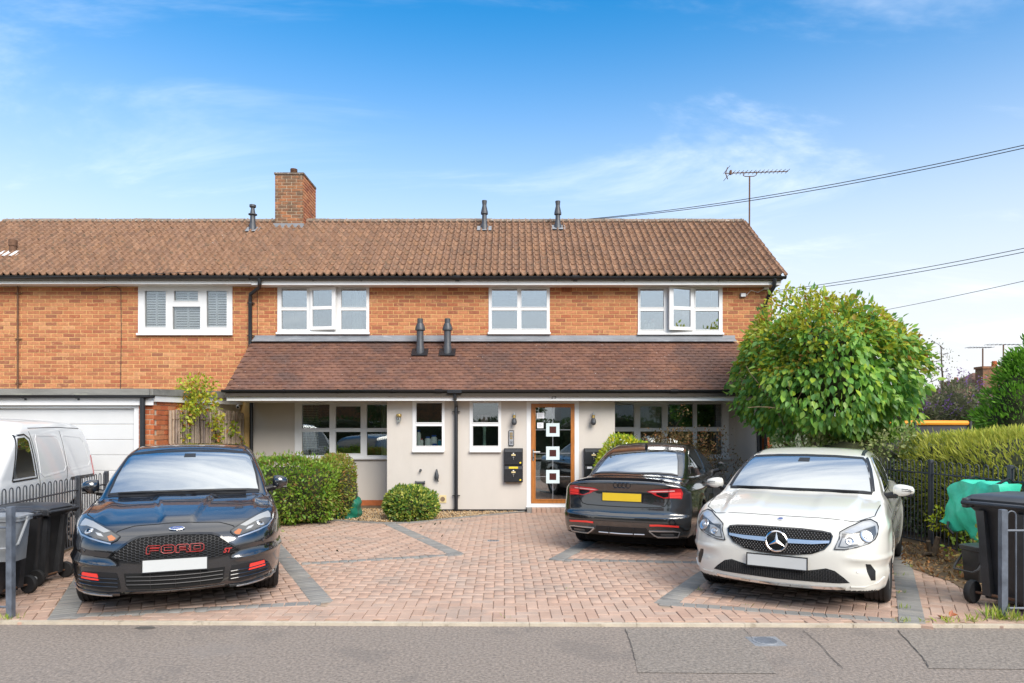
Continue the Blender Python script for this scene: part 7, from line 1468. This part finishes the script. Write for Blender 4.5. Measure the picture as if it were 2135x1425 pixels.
def blob(n, c, r, seed, p=2.0, inner=.72, amp=.12, k=3.0, zmin=None, cut=None):
    rs = np.random.default_rng(seed); D = rs.normal(0, 1, (int(n * 1.6), 3)); D /= np.linalg.norm(D, axis=1)[:, None]
    s = 1.0 / (np.abs(D) ** p).sum(1) ** (1 / p); rad = (inner + (1 - inner) * rs.uniform(0, 1, len(D)) ** .5) * bumps(D, seed + 1, k, amp) * s
    P = np.array(c) + D * rad[:, None] * np.array(r); Nn = D / np.array(r); Nn /= np.linalg.norm(Nn, axis=1)[:, None]
    ok = np.ones(len(P), bool)
    if zmin is not None: ok &= P[:, 2] > zmin
    if cut is not None: ok &= cut(P)
    P, Nn = P[ok][:n], Nn[ok][:n]; return P, Nn
def foliage(name, sets, m, parent, kind='stuff'):
    VV = []; FF = []; k = 0
    for V, F in sets: VV.append(V); FF.append(F + k); k += len(V)
    return T(link(name, np_mesh(name, np.vstack(VV), np.vstack(FF), m), parent), kind=kind)
def core(name, c, r, m, parent, seed, amp=.12, k=3.0, p=2.0, zmin=0.02):   # dark twiggy heart so that the crown is not hollow
    bm = bmesh.new(); bmesh.ops.create_icosphere(bm, subdivisions=3, radius=1); D = np.array([v.co[:] for v in bm.verts]); s = 1.0 / (np.abs(D) ** p).sum(1) ** (1 / p); rad = bumps(D, seed + 1, k, amp) * s
    P = np.array(c) + D * rad[:, None] * np.array(r); P[:, 2] = np.maximum(P[:, 2], zmin)
    for v, q in zip(bm.verts, P): v.co = q
    me = bpy.data.meshes.new(name); bm.to_mesh(me); bm.free(); setmat(me, m); return link(name, me, parent)
mat('twig_core', (0.035, 0.04, 0.015), 1.0, var=0.5, vscale=25)
def branch(b, p, d, L, r, depth, rs, tips, spread=.55, gravity=0.0):
    P = [Vector(p)]; dd = Vector(d).normalized(); n = 4
    for i in range(n): dd = (dd + Vector(rs.normal(0, .10, 3)) + Vector((0, 0, -gravity))).normalized(); P.append(P[-1] + dd * L / n)
    b.tube(P, [r * (1 - .5 * i / n) for i in range(n + 1)], 6, cap=False); tips.append((P[-1], dd))
    if depth > 0:
        for k in range(rs.integers(2, 4)):
            q = P[rs.integers(2, n + 1)]; nd = (dd + Vector(rs.normal(0, spread, 3))).normalized(); branch(b, q, nd, L * .68, r * .5, depth - 1, rs, tips, spread, gravity)
# --- the round tree by the gable
TX, TY_ = 5.38, 11.75
tree = thing('round_tree', 'dense round-headed small tree with large drooping leaves at the house corner', 'tree', (TX, TY_, 0)); rs = np.random.default_rng(11); b = MB(); tips = []
for k, (dx, dy) in enumerate(((-.25, -.05), (.1, -.12), (.32, .05), (-.05, .2), (.22, -.2), (-.22, -.2))): branch(b, (TX + .04 * dx, TY_ + .04 * dy, 0.0), (dx, dy, 1.0), 1.35 + .12 * (k % 3), .055 - .004 * k, 2, rs, tips, .5)
b.build('trunk', 'bark', tree, smooth=True)
C0, R0 = (5.36, 11.7, 2.57), (1.29, 1.33, 1.28)
core('inner_twigs', C0, tuple(.58 * q for q in R0), 'twig_core', tree, 31, .19, 3.6)
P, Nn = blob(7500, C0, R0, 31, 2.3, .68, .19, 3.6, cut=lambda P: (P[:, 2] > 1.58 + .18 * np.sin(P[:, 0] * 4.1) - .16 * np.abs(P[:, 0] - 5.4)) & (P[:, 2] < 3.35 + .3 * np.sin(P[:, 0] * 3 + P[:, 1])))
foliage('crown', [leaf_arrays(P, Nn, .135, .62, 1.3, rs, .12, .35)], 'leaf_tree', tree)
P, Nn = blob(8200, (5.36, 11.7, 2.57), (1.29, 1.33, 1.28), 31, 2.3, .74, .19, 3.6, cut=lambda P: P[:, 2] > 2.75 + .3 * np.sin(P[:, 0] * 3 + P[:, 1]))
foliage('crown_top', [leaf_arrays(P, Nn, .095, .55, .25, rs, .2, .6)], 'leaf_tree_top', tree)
P, Nn = blob(420, C0, (1.38, 1.42, 1.36), 31, 2.3, .93, .16, 3.6, zmin=1.6); foliage('stray_leaf', [leaf_arrays(P, Nn, .12, .5, .1, rs, .2, .4)], 'leaf_tree', tree)
# --- variegated shrub under it
iv = thing('variegated_shrub', 'sprawling variegated cream and green shrub under the round tree', 'shrub', (5.6, 11.2, 0)); b = MB(); tips = []
for k in range(8): branch(b, (5.5 + rs.normal(0, .25), 11.2 + rs.normal(0, .2), 0), (rs.normal(0, .5), rs.normal(0, .3), 1), 1.2, .02, 1, rs, tips)
b.build('stems', 'bark', iv)
S = []
for c, r, n, sd in (((4.85, 11.3, .95), (.65, .5, .72), 2600, 51), ((6.1, 11.0, .85), (.75, .55, .85), 3400, 52), ((6.45, 10.6, .75), (.45, .5, .75), 1600, 53), ((5.5, 11.3, .7), (.7, .5, .8), 2200, 54)):
    P, Nn = blob(n, c, r, sd, 2.2, .72, .16, 4, zmin=.03); S.append(leaf_arrays(P, Nn, .065, .6, .2, rs, .15, .6))
foliage('leaves', S, 'leaf_ivy', iv); core('inner_twigs', (5.6, 11.15, .7), (1.15, .40, .72), 'twig_core', iv, 52)
# --- hedge in front of the left-hand window
hd = thing('clipped_hedge', 'clipped bright green hedge between the black hatchback and the window', 'hedge', (-3.75, 12.0, 0))
core('inner_twigs', (-3.88, 12.05, .50), (.68, .52, .46), 'twig_core', hd, 61, .05, p=5)
P, Nn = blob(9500, (-3.88, 12.0, .55), (.80, .66, .57), 61, 3.4, .80, .09, 4, zmin=.03); foliage('leaves', [leaf_arrays(P, Nn, .062, .55, -.15, rs, .15, .6)], 'leaf_hedge', hd)
P, Nn = blob(500, (-3.88, 12.0, .57), (.84, .70, .60), 61, 4.5, .97, .08, 4, zmin=.1); foliage('loose_shoots', [leaf_arrays(P, Nn, .075, .3, -.5, rs, .15, .4)], 'leaf_hedge', hd)
pv = thing('bronze_hedge', 'looser bronze-tinged end of the hedge by the cream wall', 'hedge', (-3.0, 12.5, 0))
core('inner_twigs', (-3.22, 12.55, .54), (.34, .40, .46), 'twig_core', pv, 63, .08, p=3.5)
P, Nn = blob(4800, (-3.30, 12.5, .60), (.40, .55, .58), 63, 3.6, .80, .09, 4, zmin=.05); foliage('leaves', [leaf_arrays(P, Nn, .06, .45, -.1, rs, .15, .6)], 'leaf_privet', pv)
# --- round bush, golden bush, bronze shrub
rb = thing('round_bush', 'low round green and gold bush against the cream porch wall', 'bush', (-1.83, 12.35, 0)); core('inner_twigs', (-1.83, 12.38, .28), (.40, .36, .26), 'twig_core', rb, 65, .06)
P, Nn = blob(4600, (-1.83, 12.35, .25), (.46, .43, .34), 65, 2.3, .80, .09, 4, zmin=.02); foliage('leaves', [leaf_arrays(P, Nn, .062, .5, -.05, rs, .15, .6)], 'leaf_euonymus', rb)
gb = thing('golden_bush', 'bright golden bush behind the roof of the black saloon', 'bush', (2.15, 12.85, 0)); core('inner_twigs', (2.15, 12.85, .7), (.48, .40, .62), 'twig_core', gb, 67, .06, p=2.6)
P, Nn = blob(4200, (2.15, 12.85, .76), (.58, .48, .70), 67, 2.6, .82, .07, 4, zmin=.05); foliage('leaves', [leaf_arrays(P, Nn, .07, .42, -.25, rs, .15, .55)], 'leaf_gold', gb)
bz = thing('bronze_shrub', 'open bronze-leaved shrub in front of the right-hand ground-floor window', 'shrub', (3.2, 13.15, 0)); b = MB(); tips = []
for k in range(7): branch(b, (3.2 + rs.normal(0, .06), 13.15 + rs.normal(0, .06), 0), (rs.normal(.05, .35), rs.normal(0, .2), 1.0), .95, .018, 2, rs, tips, .6)
b.build('stems', 'bark_dark', bz); S = []
for p, d in tips:
    n = 26; Q = np.array(p) + rs.normal(0, .085, (n, 3)); S.append(leaf_arrays(Q, np.tile(np.array(d), (n, 1)), .05, .5, 0, rs, .15, .9))
for c, r, n, sd in (((3.15, 13.1, 1.32), (.50, .35, .34), 900, 71), ((3.62, 13.1, 1.02), (.32, .3, .25), 420, 72), ((2.75, 13.15, 1.25), (.25, .25, .3), 300, 73)): P, Nn = blob(n, c, r, sd, 2, .3, .25, 5); S.append(leaf_arrays(P, Nn, .05, .5, 0, rs, .15, .8))
foliage('leaves', S, 'leaf_bronze', bz)
# --- climber on the cane screen
cl_ = thing('climbing_plant', 'yellow-green climber spilling over the cane screen beside the garage', 'climber', gside(.9, .2, 0)); b = MB()
for a0, a1, zt in ((.7, 1.2, 2.35), (1.3, 1.5, 2.45), (2.2, 2.1, 2.0), (.9, .6, 1.6)):
    P = [Vector(gside(a0 + (a1 - a0) * k / 6 + .05 * math.sin(k * 2 + a0), .10 + .02 * math.sin(k), zt * k / 6)) for k in range(7)]; b.tube(P, [.014 - .0015 * k for k in range(7)], 5)
b.build('stems', 'bark_dark', cl_); S = []
for a, o, z, r, n, sd in ((1.15, .16, 2.35, (.34, .32, .25), 420, 81), (1.1, .16, 2.08, (.38, .36, .22), 420, 82), (.75, .14, 1.9, (.2, .2, .18), 120, 83), (1.9, .13, 1.85, (.16, .3, .2), 130, 84), (2.0, .13, 1.55, (.10, .15, .26), 110, 85), (1.0, .14, 1.15, (.24, .22, .2), 160, 86), (2.3, .16, 1.05, (.22, .4, .22), 240, 87), (2.75, .12, 1.65, (.1, .2, .14), 60, 88), (.8, .12, 1.5, (.1, .1, .3), 60, 89), (3.2, .12, 1.3, (.08, .2, .2), 40, 90)):
    P, Nn = blob(n, gside(a, o, z), r, sd, 2, .2, .2, 4); S.append(leaf_arrays(P, Nn, .075, .6, .3, rs, .15, .6))
foliage('leaves', S, 'leaf_climber', cl_)
# --- conifer hedge behind the right-hand railing
ch = thing('conifer_hedge', 'feathery yellow-green conifer hedge behind the dark railing', 'hedge', (7.0, 9.0, 0)); S = []
for c, r, n, sd in (((7.0, 9.6, .80), (.95, 1.7, .82), 17000, 91), ((7.2, 7.2, .72), (1.0, 1.5, .74), 13000, 92), ((8.4, 10.0, .75), (1.0, 1.5, .85), 7000, 93)):
    core('inner_twigs', c, tuple(q * .84 for q in r), 'twig_core', ch, sd, .07, p=3.0); P, Nn = blob(n, c, r, sd, 3.0, .82, .07, 4, zmin=.05); S.append(leaf_arrays(P, Nn, .105, .20, -.65, rs, .1, .5))
foliage('sprays', S, 'leaf_conifer_hedge', ch)
# --- cypress, buddleia, birch further right
cy = thing('cypress_tree', 'bright green cypress at the right edge behind the hedge', 'tree', (11.6, 15.5, 0)); b = MB(); b.tube([(11.7, 15.5, 0), (11.7, 15.5, 3.2)], [.09, .03], 7); b.build('trunk', 'bark', cy); S = []; k = 0
for z, rr in ((.9, 1.25), (1.4, 1.2), (1.9, 1.02), (2.35, .82), (2.8, .58), (3.15, .34)):
    for a in np.arange(0, 6.28, .85):
        aa = a + z * 1.7; c = (11.7 + rr * .72 * math.cos(aa), 15.5 + rr * .72 * math.sin(aa), z); P, Nn = blob(210, c, (.40 * rr + .1, .40 * rr + .1, .26), 100 + k, 2, .25, .2, 4); Nn = Nn + np.array([math.cos(aa), math.sin(aa), .9]); S.append(leaf_arrays(P, Nn, .13, .3, -.2, rs, .1, .35)); k += 1
P, Nn = blob(160, (11.7, 15.5, 3.4), (.14, .14, .32), 170, 2, .1, .1); S.append(leaf_arrays(P, Nn, .12, .3, -.6, rs, .1, .3)); foliage('crown', S, 'leaf_cypress', cy); core('inner_twigs', (11.7, 15.5, 1.6), (.75, .75, 1.4), 'twig_core', cy, 171)
bd_ = thing('buddleia', 'grey-green buddleia with purple flower spikes beyond the hedge', 'shrub', (10.8, 17.5, 0)); S = []; FS = []
for c, r, n, sd in (((10.3, 17.5, 1.55), (.95, .8, 1.0), 2600, 111), ((11.5, 17.8, 1.75), (1.1, .8, 1.05), 3000, 112), ((12.7, 18.2, 1.6), (.9, .8, 1.0), 1800, 113)):
    core('inner_twigs', c, tuple(q * .75 for q in r), 'twig_core', bd_, sd, .15); P, Nn = blob(n, c, r, sd, 2, .65, .15, 4); S.append(leaf_arrays(P, Nn, .15, .28, .15, rs, .1, .6)); P, Nn = blob(46, c, tuple(q * 1.04 for q in r), sd, 2, .9, .15, 4, zmin=1.3)
    for p, n_ in zip(P, Nn): Q = p + np.outer(np.linspace(0, .2, 14), n_ + np.array([0, 0, .7])) + rs.normal(0, .016, (14, 3)); FS.append(leaf_arrays(Q, np.tile(n_, (14, 1)), .04, .8, 0, rs, .2, 1.0))
foliage('leaves', S, 'leaf_buddleia', bd_); foliage('flower_spikes', FS, 'flower_purple', bd_)
bi = thing('birch_tree', 'thin see-through birch rising above the far roofs', 'tree', (PX(1965, 24), 24, 0)); b = MB(); tips = []; bx_ = PX(1968, 24); P = [Vector((bx_ + .1 * math.sin(k * .8), 24, .75 * k)) for k in range(7)]; b.tube(P, [.07 - .009 * k for k in range(7)], 6)
for z in np.arange(1.6, 4.5, .2): branch(b, (bx_, 24, z), (rs.normal(0, 1), rs.normal(0, 1), .45), .85 * (1.1 - (z - 1.6) / 4.2), .014, 1, rs, tips, .4, .12)
b.build('trunk', 'bark_dark', bi); S = []
for p, d in tips: Q = np.array(p) + rs.normal(0, .16, (11, 3)); S.append(leaf_arrays(Q, np.tile(np.array(d), (11, 1)), .075, .6, .6, rs, .1, .8))
foliage('crown', S, 'leaf_birch', bi)
# --- stump with yellow seedling, weeds, fallen leaves, gravel
sx_, sy_ = GP(1945, 1160); stp = thing('tree_stump', 'forked cut stump with a tuft of yellow leaves by the railing', 'stump', (sx_, sy_, 0)); b = MB()
for dx, dz, r in ((-.10, .20, .030), (.08, .25, .034)): b.tube([(sx_, sy_, -.02), (sx_ + dx * .5, sy_, dz * .55), (sx_ + dx * .7, sy_ - .02, dz)], [r * 1.3, r, r * .9], 9)
b.tube([(sx_ - .02, sy_ - .02, .03), (sx_ - .18, sy_ - .10, .05)], [.034, .02], 7); b.build('wood', 'bark', stp, smooth=True); P, Nn = blob(130, (sx_ + .10, sy_, .46), (.19, .15, .16), 121, 2, .3, .2); foliage('leaves', [leaf_arrays(P, Nn, .055, .4, -.3, rs, .1, .6)], 'leaf_gold', stp)
P, Nn = blob(150, (5.32, 7.85, .22), (.20, .3, .24), 122, 2, .2, .3); sd_ = thing('bramble', 'straggly red and green bramble below the hanging green bag', 'bramble', (5.3, 7.85, 0)); b = MB(); b.tube([(5.35, 7.9, 0), (5.3, 7.85, .25), (5.2, 7.7, .42)], .006, 5); b.build('stem', 'bark_dark', sd_); foliage('leaves', [leaf_arrays(P, Nn, .07, .6, 0, rs, .1, .8)], 'leaf_privet', sd_)
n = 1500; P = np.stack([rs.uniform(4.6, 6.2, n), rs.uniform(6.6, 9.8, n), np.full(n, .012)], 1); ok = (P[:, 0] > 4.72 + .55 * np.maximum(0, P[:, 1] - 8.3)) & (P[:, 0] < 6.1); P = P[ok]; o = foliage('fallen_leaves', [leaf_arrays(P, np.tile([0, 0, .25], (len(P), 1)), .05, .6, 0, rs, .3, 1.0)], 'leaf_dry', None); T(o, 'dry brown leaf litter under the right-hand railing', 'leaves')
b = MB(); lx0, ly0 = GP(1978, 1290); V, F = leaf_arrays(np.array([[lx0, ly0, .01], [lx0 + .01, ly0, .012], [lx0 + .02, ly0 + .01, .014]]), np.array([[-.8, 0, .1], [.6, .2, .9], [.9, 0, .2]]), .09, .6, 0, rs, .3, .05); me = np_mesh('fallen_leaf', V, F, 'ford_red'); me.materials.clear(); setmat(me, 'amber'); T(link('fallen_leaf', me), 'single curled orange leaf on the blocks by the right-hand bin', 'leaf')
S = []
for px_, py_, n, h in ((1980, 1298, 30, .07), (2030, 1296, 26, .08), (2060, 1285, 20, .09), (2085, 1293, 40, .13), (2120, 1296, 30, .10), (1880, 1296, 22, .05), (1886, 1270, 14, .05), (1925, 1298, 10, .05), (1875, 1200, 12, .05), (1893, 1183, 10, .05), (1880, 1237, 12, .05), (1450, 1232, 8, .05), (1062, 1290, 5, .04), (590, 1110, 14, .05), (15, 1292, 26, .06), (288, 1296, 8, .03), (1185, 1228, 4, .03), (1560, 1263, 4, .03), (1640, 1265, 4, .03), (960, 1113, 8, .03), (1010, 1065, 8, .05), (1074, 1066, 6, .10), (1820, 1268, 4, .03), (610, 1130, 5, .04)):
    X, Y = GP(px_, py_); Q = np.stack([X + rs.normal(0, .03 + .0006 * n, n), Y + rs.normal(0, .02, n), np.zeros(n)], 1); S.append(leaf_arrays(Q, np.tile([0, 0, 1.0], (n, 1)), h, .12, 0, rs, .1, .5))
T(foliage('weeds', S, 'leaf_weed', None), 'tufts of grass and weeds in the block joints', 'weeds')
n = 9000; P = np.stack([rs.uniform(-5.2, .3, n), rs.uniform(11.7, 13.9, n), rs.uniform(.006, .02, n)], 1)
def gline(x): return np.interp(x, [-5.2, -4.6, -3.25, -2.2, -1.36, .28, .5], [11.2, 11.6, 12.2, 11.9, 12.3, 13.42, 13.5])
P = P[(P[:, 1] > gline(P[:, 0]) + .05) & ((P[:, 1] < 13.48) | (P[:, 0] < -2.5))]; n = len(P); base = np.array([(1, 0, 0), (-1, 0, 0), (0, 1, 0), (0, -1, 0), (0, 0, 1), (0, 0, -1)], float); of = np.array([(0, 2, 4), (2, 1, 4), (1, 3, 4), (3, 0, 4), (2, 0, 5), (1, 2, 5), (3, 1, 5), (0, 3, 5)])
sz = rs.uniform(.007, .018, (n, 1, 1)) * rs.uniform(.6, 1.3, (n, 1, 3)); ang = rs.uniform(0, 6.3, n); Rm = np.stack([np.stack([np.cos(ang), -np.sin(ang), 0 * ang], 1), np.stack([np.sin(ang), np.cos(ang), 0 * ang], 1), np.tile([0, 0, 1.0], (n, 1))], 1); V = np.einsum('nij,nkj->nki', Rm, base[None] * sz) + P[:, None]
F = (of[None] + (np.arange(n) * 6)[:, None, None]).reshape(-1, 3); T(link('gravel', np_mesh('gravel', V.reshape(-1, 3), F, 'gravel')), 'golden gravel strip along the cream wall', 'gravel', kind='stuff')
b = MB(); P = [GP(*q) for q in ((690, 1086), (745, 1090), (800, 1093), (855, 1092), (910, 1086), (1003, 1077), (1096, 1068))]
for (xa, ya), (xb, yb) in zip(P, P[1:]):
    k = int(math.hypot(xb - xa, yb - ya) / .2)
    for i in range(max(1, k)):
        t0, t1 = i / max(1, k), (i + .97) / max(1, k); b = MB(); x0, y0, x1, y1 = xa + (xb - xa) * t0, ya + (yb - ya) * t0, xa + (xb - xa) * t1, ya + (yb - ya) * t1; L_ = math.hypot(x1 - x0, y1 - y0); nx, ny = -(y1 - y0) / L_ * .05, (x1 - x0) / L_ * .05
        b.add([(x0, y0, -.05), (x1, y1, -.05), (x1 + nx, y1 + ny, -.05), (x0 + nx, y0 + ny, -.05), (x0, y0, .022), (x1, y1, .022), (x1 + nx, y1 + ny, .022), (x0 + nx, y0 + ny, .022)], [(0, 3, 2, 1), (4, 5, 6, 7), (0, 1, 5, 4), (1, 2, 6, 5), (2, 3, 7, 6), (3, 0, 4, 7)]); b.build('kerb_block', 'paver_grey', drive)
S = []
for px_, py_ in ((757, 1087), (746, 1088), (905, 1096), (918, 1095), (880, 1100), (922, 1122), (960, 1087), (975, 1085), (700, 1150), (805, 1098), (850, 1145)): X, Y = GP(px_, py_); S.append(leaf_arrays(np.array([[X, Y, .012]]), np.array([[.5, .1, .2]]), .06, .6, 0, rs, .3, .5))
T(foliage('dead_leaves', S, 'twig_core', None), 'few dark dead leaves lying on the blocks near the round bush', 'leaves')
# ------------------------------------------------------------------ beyond the hedge: trampoline, far houses
tc_ = (7.45, 13.6); tr = thing('trampoline', 'trampoline net with orange top pad showing over the conifer hedge', 'trampoline', (tc_[0], tc_[1], 0)); b = MB()
ring = [(tc_[0] + 1.35 * math.cos(a), tc_[1] + 1.35 * math.sin(a), 1.745) for a in np.linspace(0, 2 * math.pi, 41)]; b.tube(ring, .045, 8, cap=False); b.build('top_pad', 'orange_pad', tr, smooth=True)
b = MB(); V = [(x, y, z) for x, y, _ in ring for z in (.8, 1.7)]; b.add(V, [(2 * i, 2 * i + 2, 2 * i + 3, 2 * i + 1) for i in range(40)]); b.build('net', 'net', tr)
for k in range(6): a = 2 * math.pi * k / 6 + .35; b = MB(); b.tube([(tc_[0] + 1.4 * math.cos(a), tc_[1] + 1.4 * math.sin(a), 0), (tc_[0] + 1.4 * math.cos(a), tc_[1] + 1.4 * math.sin(a), 1.78)], .03, 7); b.build('pole', 'net', tr)
b = MB(); b.tube([(x, y, .8) for x, y, _ in ring], .05, 8, cap=False); b.build('bed_frame', 'galv', tr)
def far_house(name_lab, x0, x1, y0, y1, ze, zr, wallm, label, chim=None, hip=1.5, windows=True, face=-1):
    t = thing('far_house', label, 'house', ((x0 + x1) / 2, y0, 0), group='houses beyond the gardens'); b = MB(); b.box(x0, x1, y0, y1, 0, ze); b.build('wall', wallm, t); ym = (y0 + y1) / 2; e = .3
    b = MB(); b.add([(x0 - e, y0 - e, ze - .1), (x1 + e, y0 - e, ze - .1), (x1 + e, y1 + e, ze - .1), (x0 - e, y1 + e, ze - .1), (x0 + hip, ym, zr), (x1 - hip, ym, zr)], [(0, 1, 5, 4), (1, 2, 5), (2, 3, 4, 5), (3, 0, 4), (3, 2, 1, 0)]); rf = b.build('roof', 'plain_tile', t)
    for cx_, cw, cy0, cz in (chim or []):
        b = MB(); b.box(cx_ - cw / 2, cx_ + cw / 2, cy0, cy0 + .6, ze, cz); b.box(cx_ - cw / 2 - .05, cx_ + cw / 2 + .05, cy0 - .05, cy0 + .65, cz, cz + .12); c_ = b.build('chimney', 'brick_old_shaded', rf); b = MB(); b.lathe([(.14, cz + .12), (.11, cz + .42)], 10, Matrix.Translation((cx_ + cw * .2, cy0 + .3, 0))); b.build('chimney_pot', 'brick_red', c_)
    if windows:
        yw = y0 if face < 0 else y1; n = max(2, int((x1 - x0) / 2.6))
        for k in range(n):
            for z in ((.9, 2.1), (3.3, 4.4)) if ze > 4.2 else ((.9, 2.1),):
                xm = x0 + (x1 - x0) * (k + .5) / n; b = MB(); b.box(xm - .7, xm + .7, yw - .06, yw + .06, z[0], z[1]); w_ = b.build('window', 'upvc', t); b = MB(); b.box(xm - .6, xm - .04, yw - .07, yw + .07, z[0] + .1, z[1] - .1); b.box(xm + .04, xm + .6, yw - .07, yw + .07, z[0] + .1, z[1] - .1); b.build('pane', 'side_glass', w_)
    return t
fh = far_house('', PX(2010, 34), PX(2330, 34), 34, 41, 2.35, PZ(778, 37.5), 'brick', 'far house with brown hipped roof and tall chimney at the right edge', chim=[(PX(2064, 36), 1.15, 35.7, PZ(770, 36))], hip=2.8)
f2 = far_house('', PX(1912, 44), PX(2012, 44), 44, 50, PZ(838, 44), PZ(818, 47), 'brick_old_shaded', 'far low house with ivy-covered chimneys behind the buddleia', chim=[(PX(1936, 45), 1.1, 45, PZ(822, 45)), (PX(1992, 45), 1.2, 45, PZ(800, 45))], hip=.6)
S = []
for c, r, n, sd in (((PX(1936, 44.8), 44.7, PZ(838, 45)), (.62, .2, .6), 300, 131), ((PX(1992, 44.8), 44.7, PZ(825, 45)), (.66, .2, .9), 420, 132)): P, Nn = blob(n, c, r, sd, 4, .8, .1); S.append(leaf_arrays(P, Nn, .22, .7, .2, rs, .1, .6))
iv2 = thing('ivy', 'ivy smothering the far chimneys behind the buddleia', 'ivy', (PX(1965, 44.8), 44.6, 0)); foliage('leaves', S, 'leaf_buddleia', iv2)
def far_aerial(px_, py0, py1, bx0, bx1, by, D, label):
    t = thing('far_aerial', label, 'aerial', (PX(px_, D), D, PZ(py0, D)), group='far television aerials'); b = MB(); b.tube([(PX(px_, D), D, PZ(py0, D)), (PX(px_, D), D, PZ(py1, D))], .035, 6); b.build('mast', 'rust', t); b = MB(); b.tube([(PX(bx0, D), D, PZ(by + 2, D)), (PX(bx1, D), D, PZ(by, D))], .022, 5); b.build('boom', 'galv', t)
    for k in range(9): x = PX(bx0 + (bx1 - bx0) * k / 8, D); b = MB(); b.tube([(x, D - .25, PZ(by + 1, D)), (x, D + .25, PZ(by + 1, D))], .012, 4); b.build('element', 'galv', t)
far_aerial(2049, 768, 727, 2018, 2067, 724, 36, 'shorter far aerial left on the far chimney'); far_aerial(2092, 790, 719, 2058, 2124, 718, 36, 'taller far aerial right of the far chimney')
# ------------------------------------------------------------------ across the road (behind the camera, seen in reflections)
oh = thing('street_hedge', 'long dark hedge across the road, seen only as a reflection', 'hedge', (0, -13, 0)); S = []
for k in range(-4, 5): 
    c = (k * 5.6, -13.0, 1.0); r = (3.1, .8, 1.15 + .15 * math.sin(k * 1.7)); core('inner_twigs', c, tuple(q * .9 for q in r), 'twig_core', oh, 200 + k, .06, p=4); P, Nn = blob(1300, c, r, 200 + k, 4, .88, .06, 4, zmin=.05); S.append(leaf_arrays(P, Nn, .2, .6, 0, rs, .15, .6))
foliage('leaves', S, 'leaf_far', oh)
far_house('', -17, -3.5, -29, -22, 4.9, 6.6, 'brick_old_shaded', 'brick house across the road, seen only as a reflection', hip=.5, face=1); far_house('', 3.5, 17, -29, -22, 4.9, 6.6, 'render', 'cream house across the road, seen only as a reflection', hip=.5, face=1)
for k, (x, y, h) in enumerate(((-8.5, -15.5, 4.6), (1.0, -16.5, 5.0), (10.5, -15.0, 4.2))):
    t = thing('street_tree', 'tree across the road, seen only as a reflection, %s of three' % ('left', 'middle', 'right')[k], 'tree', (x, y, 0)); b = MB(); tips = []; b.tube([(x, y, 0), (x + .05, y, h * .55)], [.16, .09], 8); branch(b, (x, y, h * .5), (.3, 0, 1), 1.4, .07, 2, rs, tips); branch(b, (x, y, h * .5), (-.35, .1, 1), 1.4, .07, 2, rs, tips); b.build('trunk', 'bark', t); P, Nn = blob(1500, (x, y, h * .72), (1.5, 1.4, h * .3), 220 + k, 2, .5, .2, 4); foliage('crown', [leaf_arrays(P, Nn, .2, .6, .1, rs, .15, .7)], 'leaf_far', t)
